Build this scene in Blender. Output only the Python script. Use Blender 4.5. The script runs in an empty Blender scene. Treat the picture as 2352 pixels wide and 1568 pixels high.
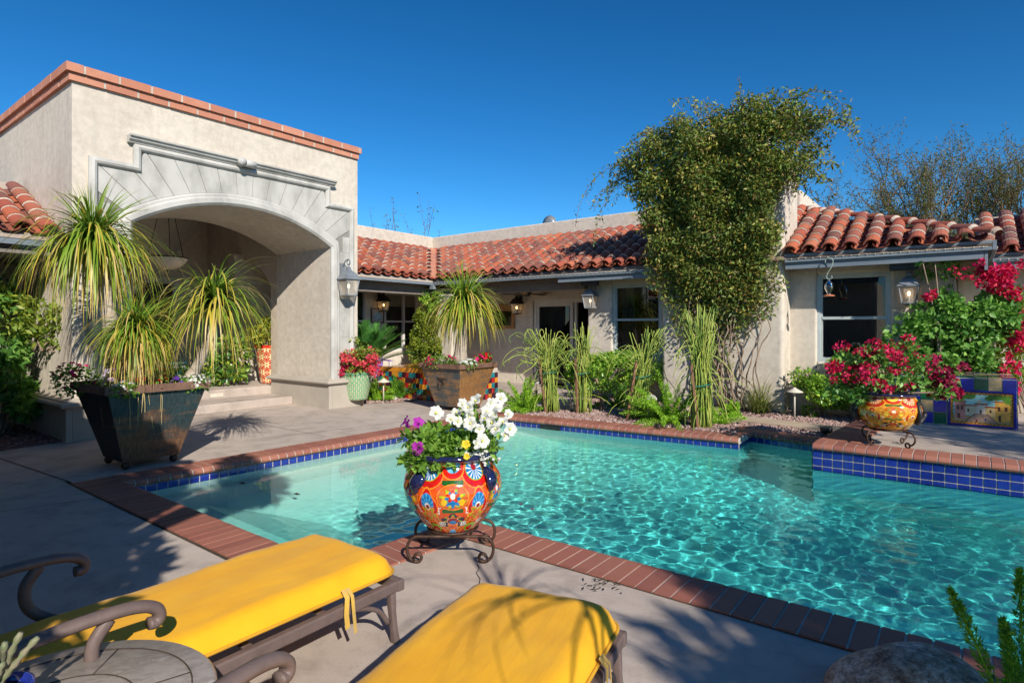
import bpy, math, random
import numpy as np
from mathutils import Vector, Matrix
from mathutils.geometry import tessellate_polygon
R = math.radians
rnd = random.Random(7)
rng = np.random.default_rng(7)
SC = bpy.context.scene
COL = SC.collection
PI = math.pi

# ------------------------------------------------------------------ frames
CAMH = 1.55
A = R(37.5)
U = (math.sin(A), math.cos(A))
V = (math.cos(A), -math.sin(A))
O = (-5.98, 8.0)
def W(x, y):                       # house frame -> world
    return (O[0] + x*V[0] + y*U[0], O[1] + x*V[1] + y*U[1])
def L(p):
    dx, dy = p[0]-O[0], p[1]-O[1]
    return (dx*V[0]+dy*V[1], dx*U[0]+dy*U[1])
def G(u, v, z=0.0):                # point of the plan seen in the photo's survey grid
    Y = 1352.4*(CAMH-z)/(v-751.0)
    return ((u-1176)/1352.4*Y, Y)
HROT = -A

# ------------------------------------------------------------------ colours / materials
def s2l(c):
    c = c/255.0
    return c/12.92 if c <= .04045 else ((c+.055)/1.055)**2.4
def C(r, g, b): return (s2l(r), s2l(g), s2l(b), 1)

class NT:
    def __init__(s, name):
        s.m = bpy.data.materials.new(name); s.m.use_nodes = True
        s.t = s.m.node_tree; s.t.nodes.clear()
        s.out = s.t.nodes.new('ShaderNodeOutputMaterial')
    def n(s, typ, **kw):
        nd = s.t.nodes.new('ShaderNode'+typ)
        for k, v in kw.items():
            if k in nd.inputs: s.set(nd, k, v)
            else: setattr(nd, k, v)
        return nd
    def set(s, nd, k, v):
        if isinstance(v, tuple) and len(v) == 2 and hasattr(v[0], 'outputs'):
            s.t.links.new(v[0].outputs[v[1]], nd.inputs[k])
        elif hasattr(v, 'outputs'): s.t.links.new(v.outputs[0], nd.inputs[k])
        else: nd.inputs[k].default_value = v
    def ramp(s, fac, cols, pos=None, interp='LINEAR'):
        r = s.t.nodes.new('ShaderNodeValToRGB'); r.color_ramp.interpolation = interp
        e = r.color_ramp.elements
        n = len(cols)
        pos = pos or [i/(n-1) if n > 1 else 0 for i in range(n)]
        while len(e) < n: e.new(.5)
        for i in range(n): e[i].position = pos[i]
        for i in range(n): e[i].color = cols[i]
        s.set(r, 'Fac', fac); return r
    def coord(s, kind='Object', scale=(1,1,1)):
        tc = s.n('TexCoord'); mp = s.n('Mapping'); s.t.links.new(tc.outputs[kind], mp.inputs[0])
        mp.inputs['Scale'].default_value = scale; return mp
    def noise(s, vec, scale, detail=5, rough=.6):
        return s.n('TexNoise', Vector=vec, Scale=scale, Detail=detail, Roughness=rough)
    def mix(s, a, b, fac, typ='MIX'):
        m = s.t.nodes.new('ShaderNodeMix'); m.data_type = 'RGBA'; m.blend_type = typ
        for k, v in ((0, fac), (6, a), (7, b)):
            if hasattr(v, 'outputs'): s.t.links.new(v.outputs[0], m.inputs[k])
            elif isinstance(v, tuple) and len(v) == 2: s.t.links.new(v[0].outputs[v[1]], m.inputs[k])
            else: m.inputs[k].default_value = v
        class P: pass
        p = P(); p.outputs = [m.outputs[2]]; return p
    def done(s, sh):
        s.t.links.new(sh.outputs[0], s.out.inputs[0]); return s.m

def pm(name, cols, scale=4, rough=.7, bump=0, bscale=60, stretch=(1,1,1), metal=0, spec=.5,
       island=None, iamt=.7, detail=6, coat=0, pos=None, bdist=.01):
    """plain procedural surface: noise-mottled colour, optional per-piece colour, fine bump"""
    t = NT(name)
    vec = t.coord('Object', stretch)
    nz = t.noise(vec, scale, detail)
    col = t.ramp(nz, cols, pos or ([.3+.4*i/(len(cols)-1) for i in range(len(cols))] if len(cols) > 1 else [0]))
    if island:
        gi = t.n('NewGeometry')
        ir = t.ramp((gi, 'Random Per Island'), island)
        col = t.mix(col, ir, iamt)
    b = t.n('BsdfPrincipled', **{'Base Color': col, 'Roughness': rough, 'Metallic': metal, 'Specular IOR Level': spec})
    if coat: b.inputs['Coat Weight'].default_value = coat; b.inputs['Coat Roughness'].default_value = .05
    if bump:
        n2 = t.noise(vec, bscale, 6, .65)
        bp = t.n('Bump', Height=n2, Strength=bump, Distance=bdist)
        t.t.links.new(bp.outputs[0], b.inputs['Normal'])
    return t.done(b)

def leafmat(name, cols, trans=.3, rough=.45, tcol=None):
    t = NT(name)
    gi = t.n('NewGeometry')
    ir = t.ramp((gi, 'Random Per Island'), cols)
    b = t.n('BsdfPrincipled', **{'Base Color': ir, 'Roughness': rough, 'Specular IOR Level': .35})
    hs = t.n('HueSaturation', Color=ir, Value=1.6, Saturation=1.1)
    tr = t.n('BsdfTranslucent', Color=hs)
    mx = t.n('MixShader'); mx.inputs[0].default_value = trans
    t.t.links.new(b.outputs[0], mx.inputs[1]); t.t.links.new(tr.outputs[0], mx.inputs[2])
    return t.done(mx)

def blademat(name, g0, g1, tips, trans=.3):
    """strap leaf: colour runs along the blade (UV.x) and from blade to blade (UV.y)"""
    t = NT(name)
    tc = t.n('TexCoord'); sp = t.n('SeparateXYZ'); t.t.links.new(tc.outputs['UV'], sp.inputs[0])
    a = t.ramp((sp, 'X'), [g0, g1, tips[0]], [0, .5, 1])
    b_ = t.ramp((sp, 'X'), [g0, g1, tips[1]], [0, .35, .8])
    c_ = t.ramp((sp, 'X'), [g1, tips[1], tips[2]], [.0, .35, .75])
    st1 = t.ramp((sp, 'Y'), [(0,0,0,1), (1,1,1,1)], [.35, .6])
    st2 = t.ramp((sp, 'Y'), [(0,0,0,1), (1,1,1,1)], [.75, .9])
    col = t.mix(a, b_, st1); col = t.mix(col, c_, st2)
    b = t.n('BsdfPrincipled', **{'Base Color': col, 'Roughness': .4, 'Specular IOR Level': .35})
    tr = t.n('BsdfTranslucent', Color=col)
    mx = t.n('MixShader'); mx.inputs[0].default_value = trans
    t.t.links.new(b.outputs[0], mx.inputs[1]); t.t.links.new(tr.outputs[0], mx.inputs[2])
    return t.done(mx)

def attrmat(name, rough=.15, coat=.6, bump=0):
    t = NT(name)
    at = t.n('Attribute', attribute_name='Col')
    nz = t.noise(t.coord('Object'), 25, 4)
    k = t.ramp(nz, [(.82,.82,.82,1), (1.08,1.08,1.08,1)], [.3, .7])
    col = t.mix((at, 'Color'), k, 1.0, 'MULTIPLY')
    b = t.n('BsdfPrincipled', **{'Base Color': col, 'Roughness': rough})
    b.inputs['Coat Weight'].default_value = coat; b.inputs['Coat Roughness'].default_value = .04
    if bump:
        bp = t.n('Bump', Height=t.noise(t.coord('Object'), 60, 3), Strength=bump, Distance=.004)
        t.t.links.new(bp.outputs[0], b.inputs['Normal'])
    return t.done(b)

def emat(name, col, strength):
    t = NT(name); return t.done(t.n('Emission', Color=col, Strength=strength))

# ------------------------------------------------------------------ mesh builder
class MB:
    def __init__(s):
        s.v = []; s.f = []; s.mi = []; s.sm = []; s.uv = []; s.cur = 0; s.hasuv = False; s.vc = None
    def add(s, vs, fs, smooth=False, uvs=None):
        o = len(s.v); s.v.extend(vs)
        for f in fs:
            s.f.append(tuple(o+i for i in f)); s.mi.append(s.cur); s.sm.append(smooth)
        if uvs is not None: s.hasuv = True; s.uv.extend(uvs)
        elif s.hasuv: s.uv.extend([(0,0)]*len(vs))
        return o
    def box(s, x0, x1, y0, y1, z0, z1):
        s.add([(x0,y0,z0),(x1,y0,z0),(x1,y1,z0),(x0,y1,z0),(x0,y0,z1),(x1,y0,z1),(x1,y1,z1),(x0,y1,z1)],
              [(0,3,2,1),(4,5,6,7),(0,1,5,4),(1,2,6,5),(2,3,7,6),(3,0,4,7)])
    def obox(s, c, ax, ay, az):     # oriented box: centre and three half-axis vectors
        c = Vector(c); ax, ay, az = Vector(ax), Vector(ay), Vector(az)
        vs = [tuple(c+ax*i+ay*j+az*k) for k in (-1,1) for i, j in ((-1,-1),(1,-1),(1,1),(-1,1))]
        s.add(vs, [(0,3,2,1),(4,5,6,7),(0,1,5,4),(1,2,6,5),(2,3,7,6),(3,0,4,7)])
    def bar(s, p, q, w, h, up=(0,0,1)):
        p, q = Vector(p), Vector(q); d = (q-p)
        side = d.cross(Vector(up)); side = side.normalized() if side.length > 1e-6 else Vector((1,0,0))
        u2 = side.cross(d).normalized()
        s.obox((p+q)/2, d/2, side*w/2, u2*h/2)
    def tube(s, pts, r, n=8, cap=True, smooth=True, flat=None):
        pts = [Vector(p) for p in pts]; k = len(pts)
        rs = r if isinstance(r, (list, tuple)) else [r]*k
        vs = []; side = None
        for i in range(k):
            d = pts[min(i+1,k-1)]-pts[max(i-1,0)]
            d = d.normalized() if d.length > 1e-9 else Vector((0,0,1))
            if side is None:
                ref = Vector((0,0,1)) if abs(d.z) < .9 else Vector((1,0,0))
                side = d.cross(ref).normalized()
            else:
                side = (side - d*side.dot(d)); side = side.normalized() if side.length > 1e-6 else d.orthogonal().normalized()
            u2 = d.cross(side)
            for j in range(n):
                a = 2*PI*(j+.5)/n
                sx, sy = (1, 1) if flat is None else flat
                vs.append(tuple(pts[i]+side*(math.cos(a)*rs[i]*sx)+u2*(math.sin(a)*rs[i]*sy)))
        fs = [(i*n+j, i*n+(j+1)%n, (i+1)*n+(j+1)%n, (i+1)*n+j) for i in range(k-1) for j in range(n)]
        if cap: fs += [tuple(range(n-1,-1,-1)), tuple(range((k-1)*n, k*n))]
        s.add(vs, fs, smooth)
    def lathe(s, prof, n=32, c=(0,0,0), smooth=True, capb=False, capt=False, sq=0):
        vs = []
        for r, z in prof:
            for j in range(n):
                a = 2*PI*(j+.5)/n
                vs.append((c[0]+r*math.cos(a), c[1]+r*math.sin(a), c[2]+z))
        k = len(prof)
        fs = [(i*n+j, i*n+(j+1)%n, (i+1)*n+(j+1)%n, (i+1)*n+j) for i in range(k-1) for j in range(n)]
        if capb: fs.append(tuple(range(n-1,-1,-1)))
        if capt: fs.append(tuple(range((k-1)*n, k*n)))
        s.add(vs, fs, smooth)
    def prism(s, poly, z0, z1):
        n = len(poly)
        s.add([(x,y,z0) for x,y in poly]+[(x,y,z1) for x,y in poly],
              [tuple(range(n-1,-1,-1)), tuple(range(n,2*n))]+[(i,(i+1)%n,n+(i+1)%n,n+i) for i in range(n)])
    def sphere(s, c, r, nu=12, nv=8, sc=(1,1,1)):
        prof = [(max(1e-4, math.sin(PI*i/nv)), -math.cos(PI*i/nv)) for i in range(nv+1)]
        vs = []
        for q, z in prof:
            for j in range(nu):
                a = 2*PI*j/nu
                vs.append((c[0]+r*sc[0]*q*math.cos(a), c[1]+r*sc[1]*q*math.sin(a), c[2]+r*sc[2]*z))
        s.add(vs, [(i*nu+j, i*nu+(j+1)%nu, (i+1)*nu+(j+1)%nu, (i+1)*nu+j) for i in range(nv) for j in range(nu)], True)
    def strip(s, pts, w, face=None, rv=0.5, fold=0):
        """flat ribbon along pts, width w(t); uv = (t, rv)"""
        k = len(pts); vs = []; uvs = []
        for i in range(k):
            p = Vector(pts[i]); d = Vector(pts[min(i+1,k-1)])-Vector(pts[max(i-1,0)])
            ref = Vector(face) if face is not None else Vector((0,0,1))
            sd = d.cross(ref); sd = sd.normalized() if sd.length > 1e-6 else Vector((1,0,0))
            t = i/(k-1); ww = w(t)/2
            vs += [tuple(p-sd*ww), tuple(p+sd*ww)]; uvs += [(t, rv), (t, rv)]
        if not s.hasuv: s.uv = [(0,0)]*len(s.v); s.hasuv = True
        s.add(vs, [(2*i,2*i+1,2*i+3,2*i+2) for i in range(k-1)], True, uvs)
    def build(s, name, mats, parent=None, loc=(0,0,0), rotz=0, bevel=0, bseg=2, sub=0, autosm=False):
        me = bpy.data.meshes.new(name)
        me.from_pydata(s.v, [], s.f)
        ml = mats if isinstance(mats, (list, tuple)) else [mats]
        for m in ml: me.materials.append(m)
        if len(ml) > 1: me.polygons.foreach_set('material_index', s.mi)
        me.polygons.foreach_set('use_smooth', s.sm)
        if s.hasuv:
            ul = me.uv_layers.new(name='UVMap')
            li = np.zeros(len(me.loops), dtype=np.int32); me.loops.foreach_get('vertex_index', li)
            ul.data.foreach_set('uv', np.array(s.uv, dtype=np.float32)[li].ravel())
        if s.vc is not None:
            ca = me.color_attributes.new('Col', 'FLOAT_COLOR', 'POINT')
            ca.data.foreach_set('color', np.array(s.vc, dtype=np.float32).ravel())
        me.update()
        return link(name, me, parent, loc, rotz, bevel, bseg, sub)

def link(name, me, parent=None, loc=(0,0,0), rotz=0, bevel=0, bseg=2, sub=0):
    o = bpy.data.objects.new(name, me); COL.objects.link(o)
    o.location = loc; o.rotation_euler = (0,0,rotz)
    if parent: o.parent = parent
    if bevel:
        b = o.modifiers.new('Bevel', 'BEVEL'); b.width = bevel; b.segments = bseg; b.limit_method = 'ANGLE'; b.angle_limit = R(40)
    if sub:
        b = o.modifiers.new('Sub', 'SUBSURF'); b.levels = sub; b.render_levels = sub
    return o

def tag(o, label=None, cat=None, group=None, kind=None):
    if label: o['label'] = label
    if cat: o['category'] = cat
    if group: o['group'] = group
    if kind: o['kind'] = kind
    return o
def thing(name, label, cat, loc=(0,0,0), rotz=0, group=None):
    o = bpy.data.objects.new(name, None); COL.objects.link(o); o.empty_display_size = .2
    o.location = loc; o.rotation_euler = (0,0,rotz)
    return tag(o, label, cat, group)
def kids(o): return [c for c in bpy.data.objects if c.parent == o]
def dup(o, loc=None, rotz=None, label=None, parent=None, scale=None):
    c = o.copy(); COL.objects.link(c)
    if parent: c.parent = parent
    if loc is not None: c.location = loc
    if rotz is not None: c.rotation_euler = (0,0,rotz)
    if scale: c.scale = (scale,)*3
    if label: c['label'] = label
    for ch in kids(o): dup(ch, parent=c)
    return c
def structure(o): o['kind'] = 'structure'; return o

# ------------------------------------------------------------------ foliage helpers
def rdir(n):
    d = rng.normal(size=(n,3)); return d/np.linalg.norm(d, axis=1, keepdims=True)
def leaves_mesh(name, P, size, mats, aspect=.5, up=.3, out=None, jit=.3, fold=.25, droop=0.0, mi=None):
    """P (n,3) leaf positions -> one mesh of folded four-point leaves"""
    n = len(P); P = np.asarray(P, float)
    D = rdir(n)
    if out is not None: D = D*.8 + np.asarray(out)*.7
    D[:,2] -= droop
    D /= np.linalg.norm(D, axis=1, keepdims=True)+1e-9
    Nn = rdir(n)*.9; Nn[:,2] += up*2
    S = np.cross(D, Nn); S /= np.linalg.norm(S, axis=1, keepdims=True)+1e-9
    N2 = np.cross(S, D)
    sz = size*(1+jit*rng.uniform(-1,1,size=(n,1)))
    b = P; tip = P+D*sz
    l = P+D*sz*.45-S*sz*aspect*.5+N2*sz*fold*.4
    r = P+D*sz*.45+S*sz*aspect*.5+N2*sz*fold*.4
    co = np.stack([b,l,tip,r], 1).reshape(-1,3)
    idx = np.arange(n)*4
    F = np.stack([idx,idx+1,idx+2, idx,idx+2,idx+3], 1).reshape(-1,3)
    me = bpy.data.meshes.new(name)
    me.vertices.add(4*n); me.vertices.foreach_set('co', co.ravel().astype(np.float32))
    me.loops.add(6*n); me.loops.foreach_set('vertex_index', F.ravel().astype(np.int32))
    me.polygons.add(2*n); me.polygons.foreach_set('loop_start', np.arange(0,6*n,3).astype(np.int32))
    ml = mats if isinstance(mats,(list,tuple)) else [mats]
    for m in ml: me.materials.append(m)
    if mi is not None: me.polygons.foreach_set('material_index', np.repeat(mi,2).astype(np.int32))
    me.update(calc_edges=True)
    return me
def ell(n, c, r, hollow=.55):
    d = rdir(n); k = rng.uniform(hollow**3, 1, size=(n,1))**(1/3.)
    return np.array(c)+d*k*np.array(r), d
def clumps(n, c, r, nc=14, cr=.35, hollow=.6):
    """points in several overlapping clumps spread over an ellipsoid: uneven outline with gaps"""
    cen, d0 = ell(nc, c, np.array(r)*(1-cr*.6), hollow)
    k = rng.integers(0, nc, n); q, d = ell(n, (0,0,0), (1,1,1), .3)
    s = rng.uniform(.7, 1.25, size=(nc,1))[k]
    return cen[k]+q*np.array(r)*cr*s, d
def bend(p, d, length, n=8, grav=.5, wob=.0, gpow=1.0):
    """drooping polyline from p along d"""
    p = Vector(p); d = Vector(d).normalized(); pts = [p.copy()]; st = length/n
    for i in range(n):
        d = (d + Vector((rnd.uniform(-wob,wob), rnd.uniform(-wob,wob), -grav*st*(1+gpow*i/n)+rnd.uniform(-wob,wob)))).normalized()
        p = p + d*st; pts.append(p.copy())
    return pts
# ------------------------------------------------------------------ material library
M = {}
def stucco(name, a, b, c):
    t = NT(name)
    v = t.coord('Object', (1,1,1)); vs = t.coord('Object', (2.2,2.2,.22))
    n1 = t.noise(v, 1.1, 6, .6); n2 = t.noise(vs, 3.0, 6, .65); n3 = t.noise(v, 9, 5, .6)
    col = t.ramp(n1, [a, b], [.35, .65])
    st = t.ramp(n2, [(0,0,0,1), (1,1,1,1)], [.5, .78])
    sf = t.n('Math', operation='MULTIPLY'); t.set(sf, 0, (st, 'Color')); sf.inputs[1].default_value = .5
    col = t.mix(col, c, sf)
    m3 = t.ramp(n3, [(.84,.84,.84,1), (1.06,1.06,1.06,1)], [.3,.7])
    col = t.mix(col, m3, 1.0, 'MULTIPLY')
    vc = t.n('TexVoronoi', feature='DISTANCE_TO_EDGE', Scale=.9); t.set(vc, 'Vector', t.n('VectorMath', operation='ADD')); ad_ = vc.inputs['Vector'].links[0].from_node; t.set(ad_, 0, v); t.set(ad_, 1, (n3, 'Color'))
    ck = t.ramp((vc, 'Distance'), [(.62,.60,.58,1), (1,1,1,1)], [.0,.006]); col = t.mix(col, ck, .8, 'MULTIPLY')
    b_ = t.n('BsdfPrincipled', **{'Base Color': col, 'Roughness': .9, 'Specular IOR Level': .2})
    bn = t.noise(v, 55, 6, .7); b2 = t.noise(v, 6, 3, .5)
    ad = t.n('Math', operation='MULTIPLY_ADD'); t.set(ad, 0, (b2, 'Fac')); ad.inputs[1].default_value = 2.0; t.set(ad, 2, (bn, 'Fac'))
    bp = t.n('Bump', Height=ad, Strength=.35, Distance=.008)
    t.t.links.new(bp.outputs[0], b_.inputs['Normal'])
    return t.done(b_)
M['stucco'] = stucco('stucco', (.58,.51,.425,1), (.645,.58,.49,1), (.46,.42,.37,1))
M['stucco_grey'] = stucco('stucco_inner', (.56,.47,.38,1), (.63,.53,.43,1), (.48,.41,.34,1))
M['brick_cap'] = pm('brick_cap', [(.40,.15,.09,1), (.56,.25,.16,1)], 6, .85, .4, 70, island=[(.46,.175,.10,1), (.58,.27,.175,1), (.40,.155,.10,1)], iamt=.6)
M['mortar'] = pm('mortar', [(.42,.37,.31,1), (.55,.49,.42,1)], 12, .95, .4, 60)
M['stone'] = pm('cast_stone', [(.27,.265,.245,1), (.43,.42,.39,1), (.52,.51,.475,1)], 2.6, .85, .35, 90, stretch=(1,1,.6), pos=[.36,.5,.62], island=[(.32,.31,.285,1), (.56,.545,.51,1), (.46,.445,.41,1)], iamt=.35)
M['stone_base'] = pm('stone_base', [(.33,.29,.24,1), (.46,.41,.345,1)], 2.2, .9, .4, 70, island=[(.38,.335,.275,1), (.46,.41,.35,1)], iamt=.4)
def deckmat():
    t = NT('patio_concrete')
    v = t.coord('Object'); n1 = t.noise(v, .55, 6, .6); n2 = t.noise(v, 3.5, 7, .65)
    col = t.ramp(n1, [(.40,.335,.29,1), (.49,.415,.36,1)], [.35,.65])
    m2 = t.ramp(n2, [(.70,.69,.68,1), (1.0,1.0,1.0,1), (1.12,1.1,1.08,1)], [.28,.5,.72])
    col = t.mix(col, m2, 1.0, 'MULTIPLY')
    vo = t.n('TexVoronoi', Vector=v, Scale=42.0); vo.inputs['Randomness'].default_value = 1
    sp = t.ramp((vo, 'Distance'), [(.25,.25,.25,1), (1,1,1,1)], [.05,.13])
    n5 = t.noise(v, 2.3, 3); gate = t.ramp(n5, [(1,1,1,1), (0,0,0,1)], [.46,.6])
    sp2 = t.mix((1,1,1,1), sp, gate)
    col = t.mix(col, sp2, 1.0, 'MULTIPLY')
    n6 = t.noise(v, 1.3, 5, .7); rust = t.ramp(n6, [(0,0,0,1), (.45,.45,.45,1)], [.66,.8])
    col = t.mix(col, (.22,.13,.075,1), rust)
    b = t.n('BsdfPrincipled', **{'Base Color': col, 'Roughness': .85, 'Specular IOR Level': .25})
    n7 = t.noise(v, 70, 6, .7)
    bp = t.n('Bump', Height=n7, Strength=.3, Distance=.006)
    t.t.links.new(bp.outputs[0], b.inputs['Normal'])
    return t.done(b)
M['deck'] = deckmat()
M['dirt'] = pm('dry_earth', [(.20,.13,.10,1), (.33,.24,.19,1)], 1.5, .95, .5, 30)
M['gravel_base'] = pm('gravel_base', [(.13,.075,.062,1), (.24,.15,.125,1)], 30, .95, .8, 45)
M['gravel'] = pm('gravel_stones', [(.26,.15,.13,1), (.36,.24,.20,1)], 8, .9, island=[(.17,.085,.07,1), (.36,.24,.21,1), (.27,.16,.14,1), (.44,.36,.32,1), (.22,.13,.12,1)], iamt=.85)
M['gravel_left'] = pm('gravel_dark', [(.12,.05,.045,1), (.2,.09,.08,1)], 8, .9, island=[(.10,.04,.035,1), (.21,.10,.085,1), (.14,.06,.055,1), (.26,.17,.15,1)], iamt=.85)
M['slab'] = pm('tan_slab', [(.36,.28,.2,1), (.47,.37,.27,1)], 3, .9, .3, 50)
M['coping'] = pm('coping_brick', [(.25,.088,.06,1), (.33,.125,.085,1)], 9, .7, .3, 80, island=[(.23,.08,.06,1), (.36,.145,.095,1), (.29,.10,.07,1), (.28,.115,.095,1)], iamt=.75)
M['grout'] = pm('grout', [(.42,.38,.33,1), (.55,.5,.44,1)], 14, .9)
M['bluetile'] = pm('cobalt_tile', [(.010,.018,.20,1), (.02,.04,.34,1)], 14, .12, island=[(.006,.010,.10,1), (.015,.032,.26,1), (.009,.016,.16,1)], iamt=.7, coat=.5)
M['plaster'] = pm('pool_plaster', [(.78,.90,.86,1), (.84,.94,.91,1)], 2.5, .8)
M['tile'] = pm('clay_tile', [(.30,.075,.04,1), (.44,.125,.06,1)], 7, .8, .35, 40, island=[(.38,.095,.045,1), (.42,.11,.05,1), (.12,.055,.05,1), (.36,.085,.045,1), (.30,.065,.04,1), (.16,.075,.065,1), (.44,.14,.07,1), (.27,.08,.055,1)], iamt=.85)
M['tilemortar'] = pm('tile_mortar', [(.30,.24,.19,1), (.58,.50,.42,1)], 25, .95, .6, 60, island=[(.20,.12,.09,1),(.42,.35,.29,1),(.54,.47,.40,1)], iamt=.6)
M['bluewood'] = pm('painted_fascia', [(.13,.165,.20,1), (.20,.24,.275,1)], 3, .7, .25, 40, stretch=(.5,.5,4))
M['beam'] = pm('weathered_beam', [(.16,.135,.12,1), (.24,.21,.185,1)], 4, .8, .25, 40, stretch=(1,1,6))
M['frame'] = pm('window_frame', [(.42,.47,.47,1), (.50,.55,.55,1)], 5, .5)
M['white'] = pm('white_trim', [(.55,.53,.49,1), (.64,.62,.58,1)], 5, .5)
def glass():
    t = NT('window_glass')
    g = t.n('BsdfGlossy', Color=(.9,.92,.95,1), Roughness=.01); tr = t.n('BsdfTransparent', Color=(.55,.57,.58,1)); fr = t.n('Fresnel', IOR=1.6); mx = t.n('MixShader')
    t.t.links.new(fr.outputs[0], mx.inputs[0]); t.t.links.new(tr.outputs[0], mx.inputs[1]); t.t.links.new(g.outputs[0], mx.inputs[2])
    return t.done(mx)
M['pane'] = glass()
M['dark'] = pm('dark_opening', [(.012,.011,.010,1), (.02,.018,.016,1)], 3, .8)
M['curtain'] = pm('red_curtain', [(.10,.02,.02,1), (.16,.035,.03,1)], 3, .9)
M['sheer'] = pm('white_curtain', [(.40,.40,.38,1), (.5,.5,.48,1)], 3, .9)
M['shade'] = pm('roller_shade', [(.16,.15,.11,1), (.2,.19,.14,1)], 3, .9)
def rusty(name, base, rust, rpos, dark, zg=0.0):
    t = NT(name)
    v = t.coord('Object', (1,1,1.0)); vh = t.coord('Object', (.8,.8,5)); vv = t.coord('Object', (9,9,.9))
    n1 = t.noise(v, 2.2, 7, .65); n2 = t.noise(vh, 2.0, 6, .7); n3 = t.noise(vv, 5, 5, .6)
    ad = t.n('Math', operation='ADD'); t.set(ad, 0, (n1,'Fac')); t.set(ad, 1, (n2,'Fac'))
    hv = t.n('Math', operation='MULTIPLY'); t.set(hv, 0, ad); hv.inputs[1].default_value = .5
    spz = t.n('SeparateXYZ'); t.t.links.new(v.outputs[0], spz.inputs[0])
    zz = t.n('Math', operation='MULTIPLY_ADD'); t.set(zz, 0, (spz,'Z')); zz.inputs[1].default_value = -zg; zz.inputs[2].default_value = zg*.45
    hz = t.n('Math', operation='ADD'); t.set(hz, 0, hv); t.set(hz, 1, zz)
    f = t.ramp(hz, [(0,0,0,1), (1,1,1,1)], rpos)
    c = t.mix(base[0], base[1], (n1, 'Fac')); rr = t.mix(rust[0], rust[1], (n2, 'Fac'))
    col = t.mix(c, rr, f)
    m3 = t.ramp(n3, [(.55,.55,.55,1), (1.15,1.15,1.15,1)], [.35,.65])
    col = t.mix(col, m3, .8, 'MULTIPLY')
    b = t.n('BsdfPrincipled', **{'Base Color': col, 'Roughness': .55, 'Metallic': .35})
    bp = t.n('Bump', Height=t.noise(v, 40, 6), Strength=.25, Distance=.005)
    t.t.links.new(bp.outputs[0], b.inputs['Normal'])
    return t.done(b)
M['rust_teal'] = rusty('patina_steel_teal', ((.028,.040,.05,1), (.055,.10,.105,1)), ((.17,.075,.035,1), (.28,.15,.085,1)), [.43,.54], 0, .20)
M['rust_dark'] = rusty('patina_steel_dark', ((.010,.013,.017,1), (.018,.024,.03,1)), ((.05,.028,.02,1), (.08,.045,.03,1)), [.60,.72], 0)
M['rust_grey'] = rusty('patina_steel_grey', ((.07,.085,.095,1), (.14,.15,.15,1)), ((.34,.17,.065,1), (.40,.24,.11,1)), [.47,.58], 0)
M['rust_orange'] = rusty('patina_steel_orange', ((.10,.11,.11,1), (.16,.15,.13,1)), ((.36,.15,.05,1), (.46,.25,.10,1)), [.36,.47], 0)
M['rust_rim'] = pm('rusty_rim', [(.12,.06,.04,1), (.22,.12,.08,1)], 8, .7, .3, 50)
M['iron'] = pm('wrought_iron', [(.035,.02,.014,1), (.10,.05,.03,1)], 14, .55, .3, 60, metal=.4)
M['blackiron'] = pm('black_iron', [(.012,.012,.013,1), (.02,.02,.022,1)], 10, .5)
M['straw'] = pm('dry_leaf', [(.40,.28,.10,1),(.62,.47,.22,1)], 5, .8, island=[(.45,.30,.10,1),(.66,.52,.26,1),(.60,.42,.10,1)], iamt=.7)
M['bronze'] = pm('cast_aluminium', [(.115,.082,.074,1), (.165,.118,.106,1)], 12, .5, .15, 90, spec=.4)
M['yellow'] = None
def fabric():
    t = NT('yellow_canvas')
    v = t.coord('Object'); n1 = t.noise(v, 2.5, 5)
    col = t.ramp(n1, [(.72,.335,.007,1), (.79,.40,.011,1)], [.35,.65])
    b = t.n('BsdfPrincipled', **{'Base Color': col, 'Roughness': .75, 'Specular IOR Level': .25, 'Sheen Weight': .1})
    wv = t.coord('Object', (3,.9,1)); n2 = t.noise(wv, 4.5, 4, .55); n3 = t.noise(v, 420, 2)
    ad = t.n('Math', operation='MULTIPLY_ADD'); t.set(ad, 0, (n3,'Fac')); ad.inputs[1].default_value = .03; t.set(ad, 2, (n2,'Fac'))
    bp = t.n('Bump', Height=ad, Strength=.3, Distance=.02)
    t.t.links.new(bp.outputs[0], b.inputs['Normal']); return t.done(b)
M['yellow'] = fabric()
M['strap'] = pm('tie_strap', [(.42,.30,.13,1), (.62,.38,.06,1)], 9, .8)
M['piping'] = pm('yellow_piping', [(.50,.25,.010,1), (.58,.30,.015,1)], 9, .8)
def marble():
    t = NT('mottled_stone')
    v = t.coord('Object', (1.0,2.0,1)); mp = v; n0 = t.noise(mp, 5.0, 10, .75)
    col = t.ramp(n0, [(.20,.165,.14,1), (.42,.36,.31,1), (.30,.25,.215,1), (.62,.57,.52,1)], [.30,.45,.55,.68])
    b = t.n('BsdfPrincipled', **{'Base Color': col, 'Roughness': .35})
    bp = t.n('Bump', Height=n0, Strength=.3, Distance=.01); t.t.links.new(bp.outputs[0], b.inputs['Normal'])
    return t.done(b)
M['marble'] = marble()
M['rock'] = None
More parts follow.
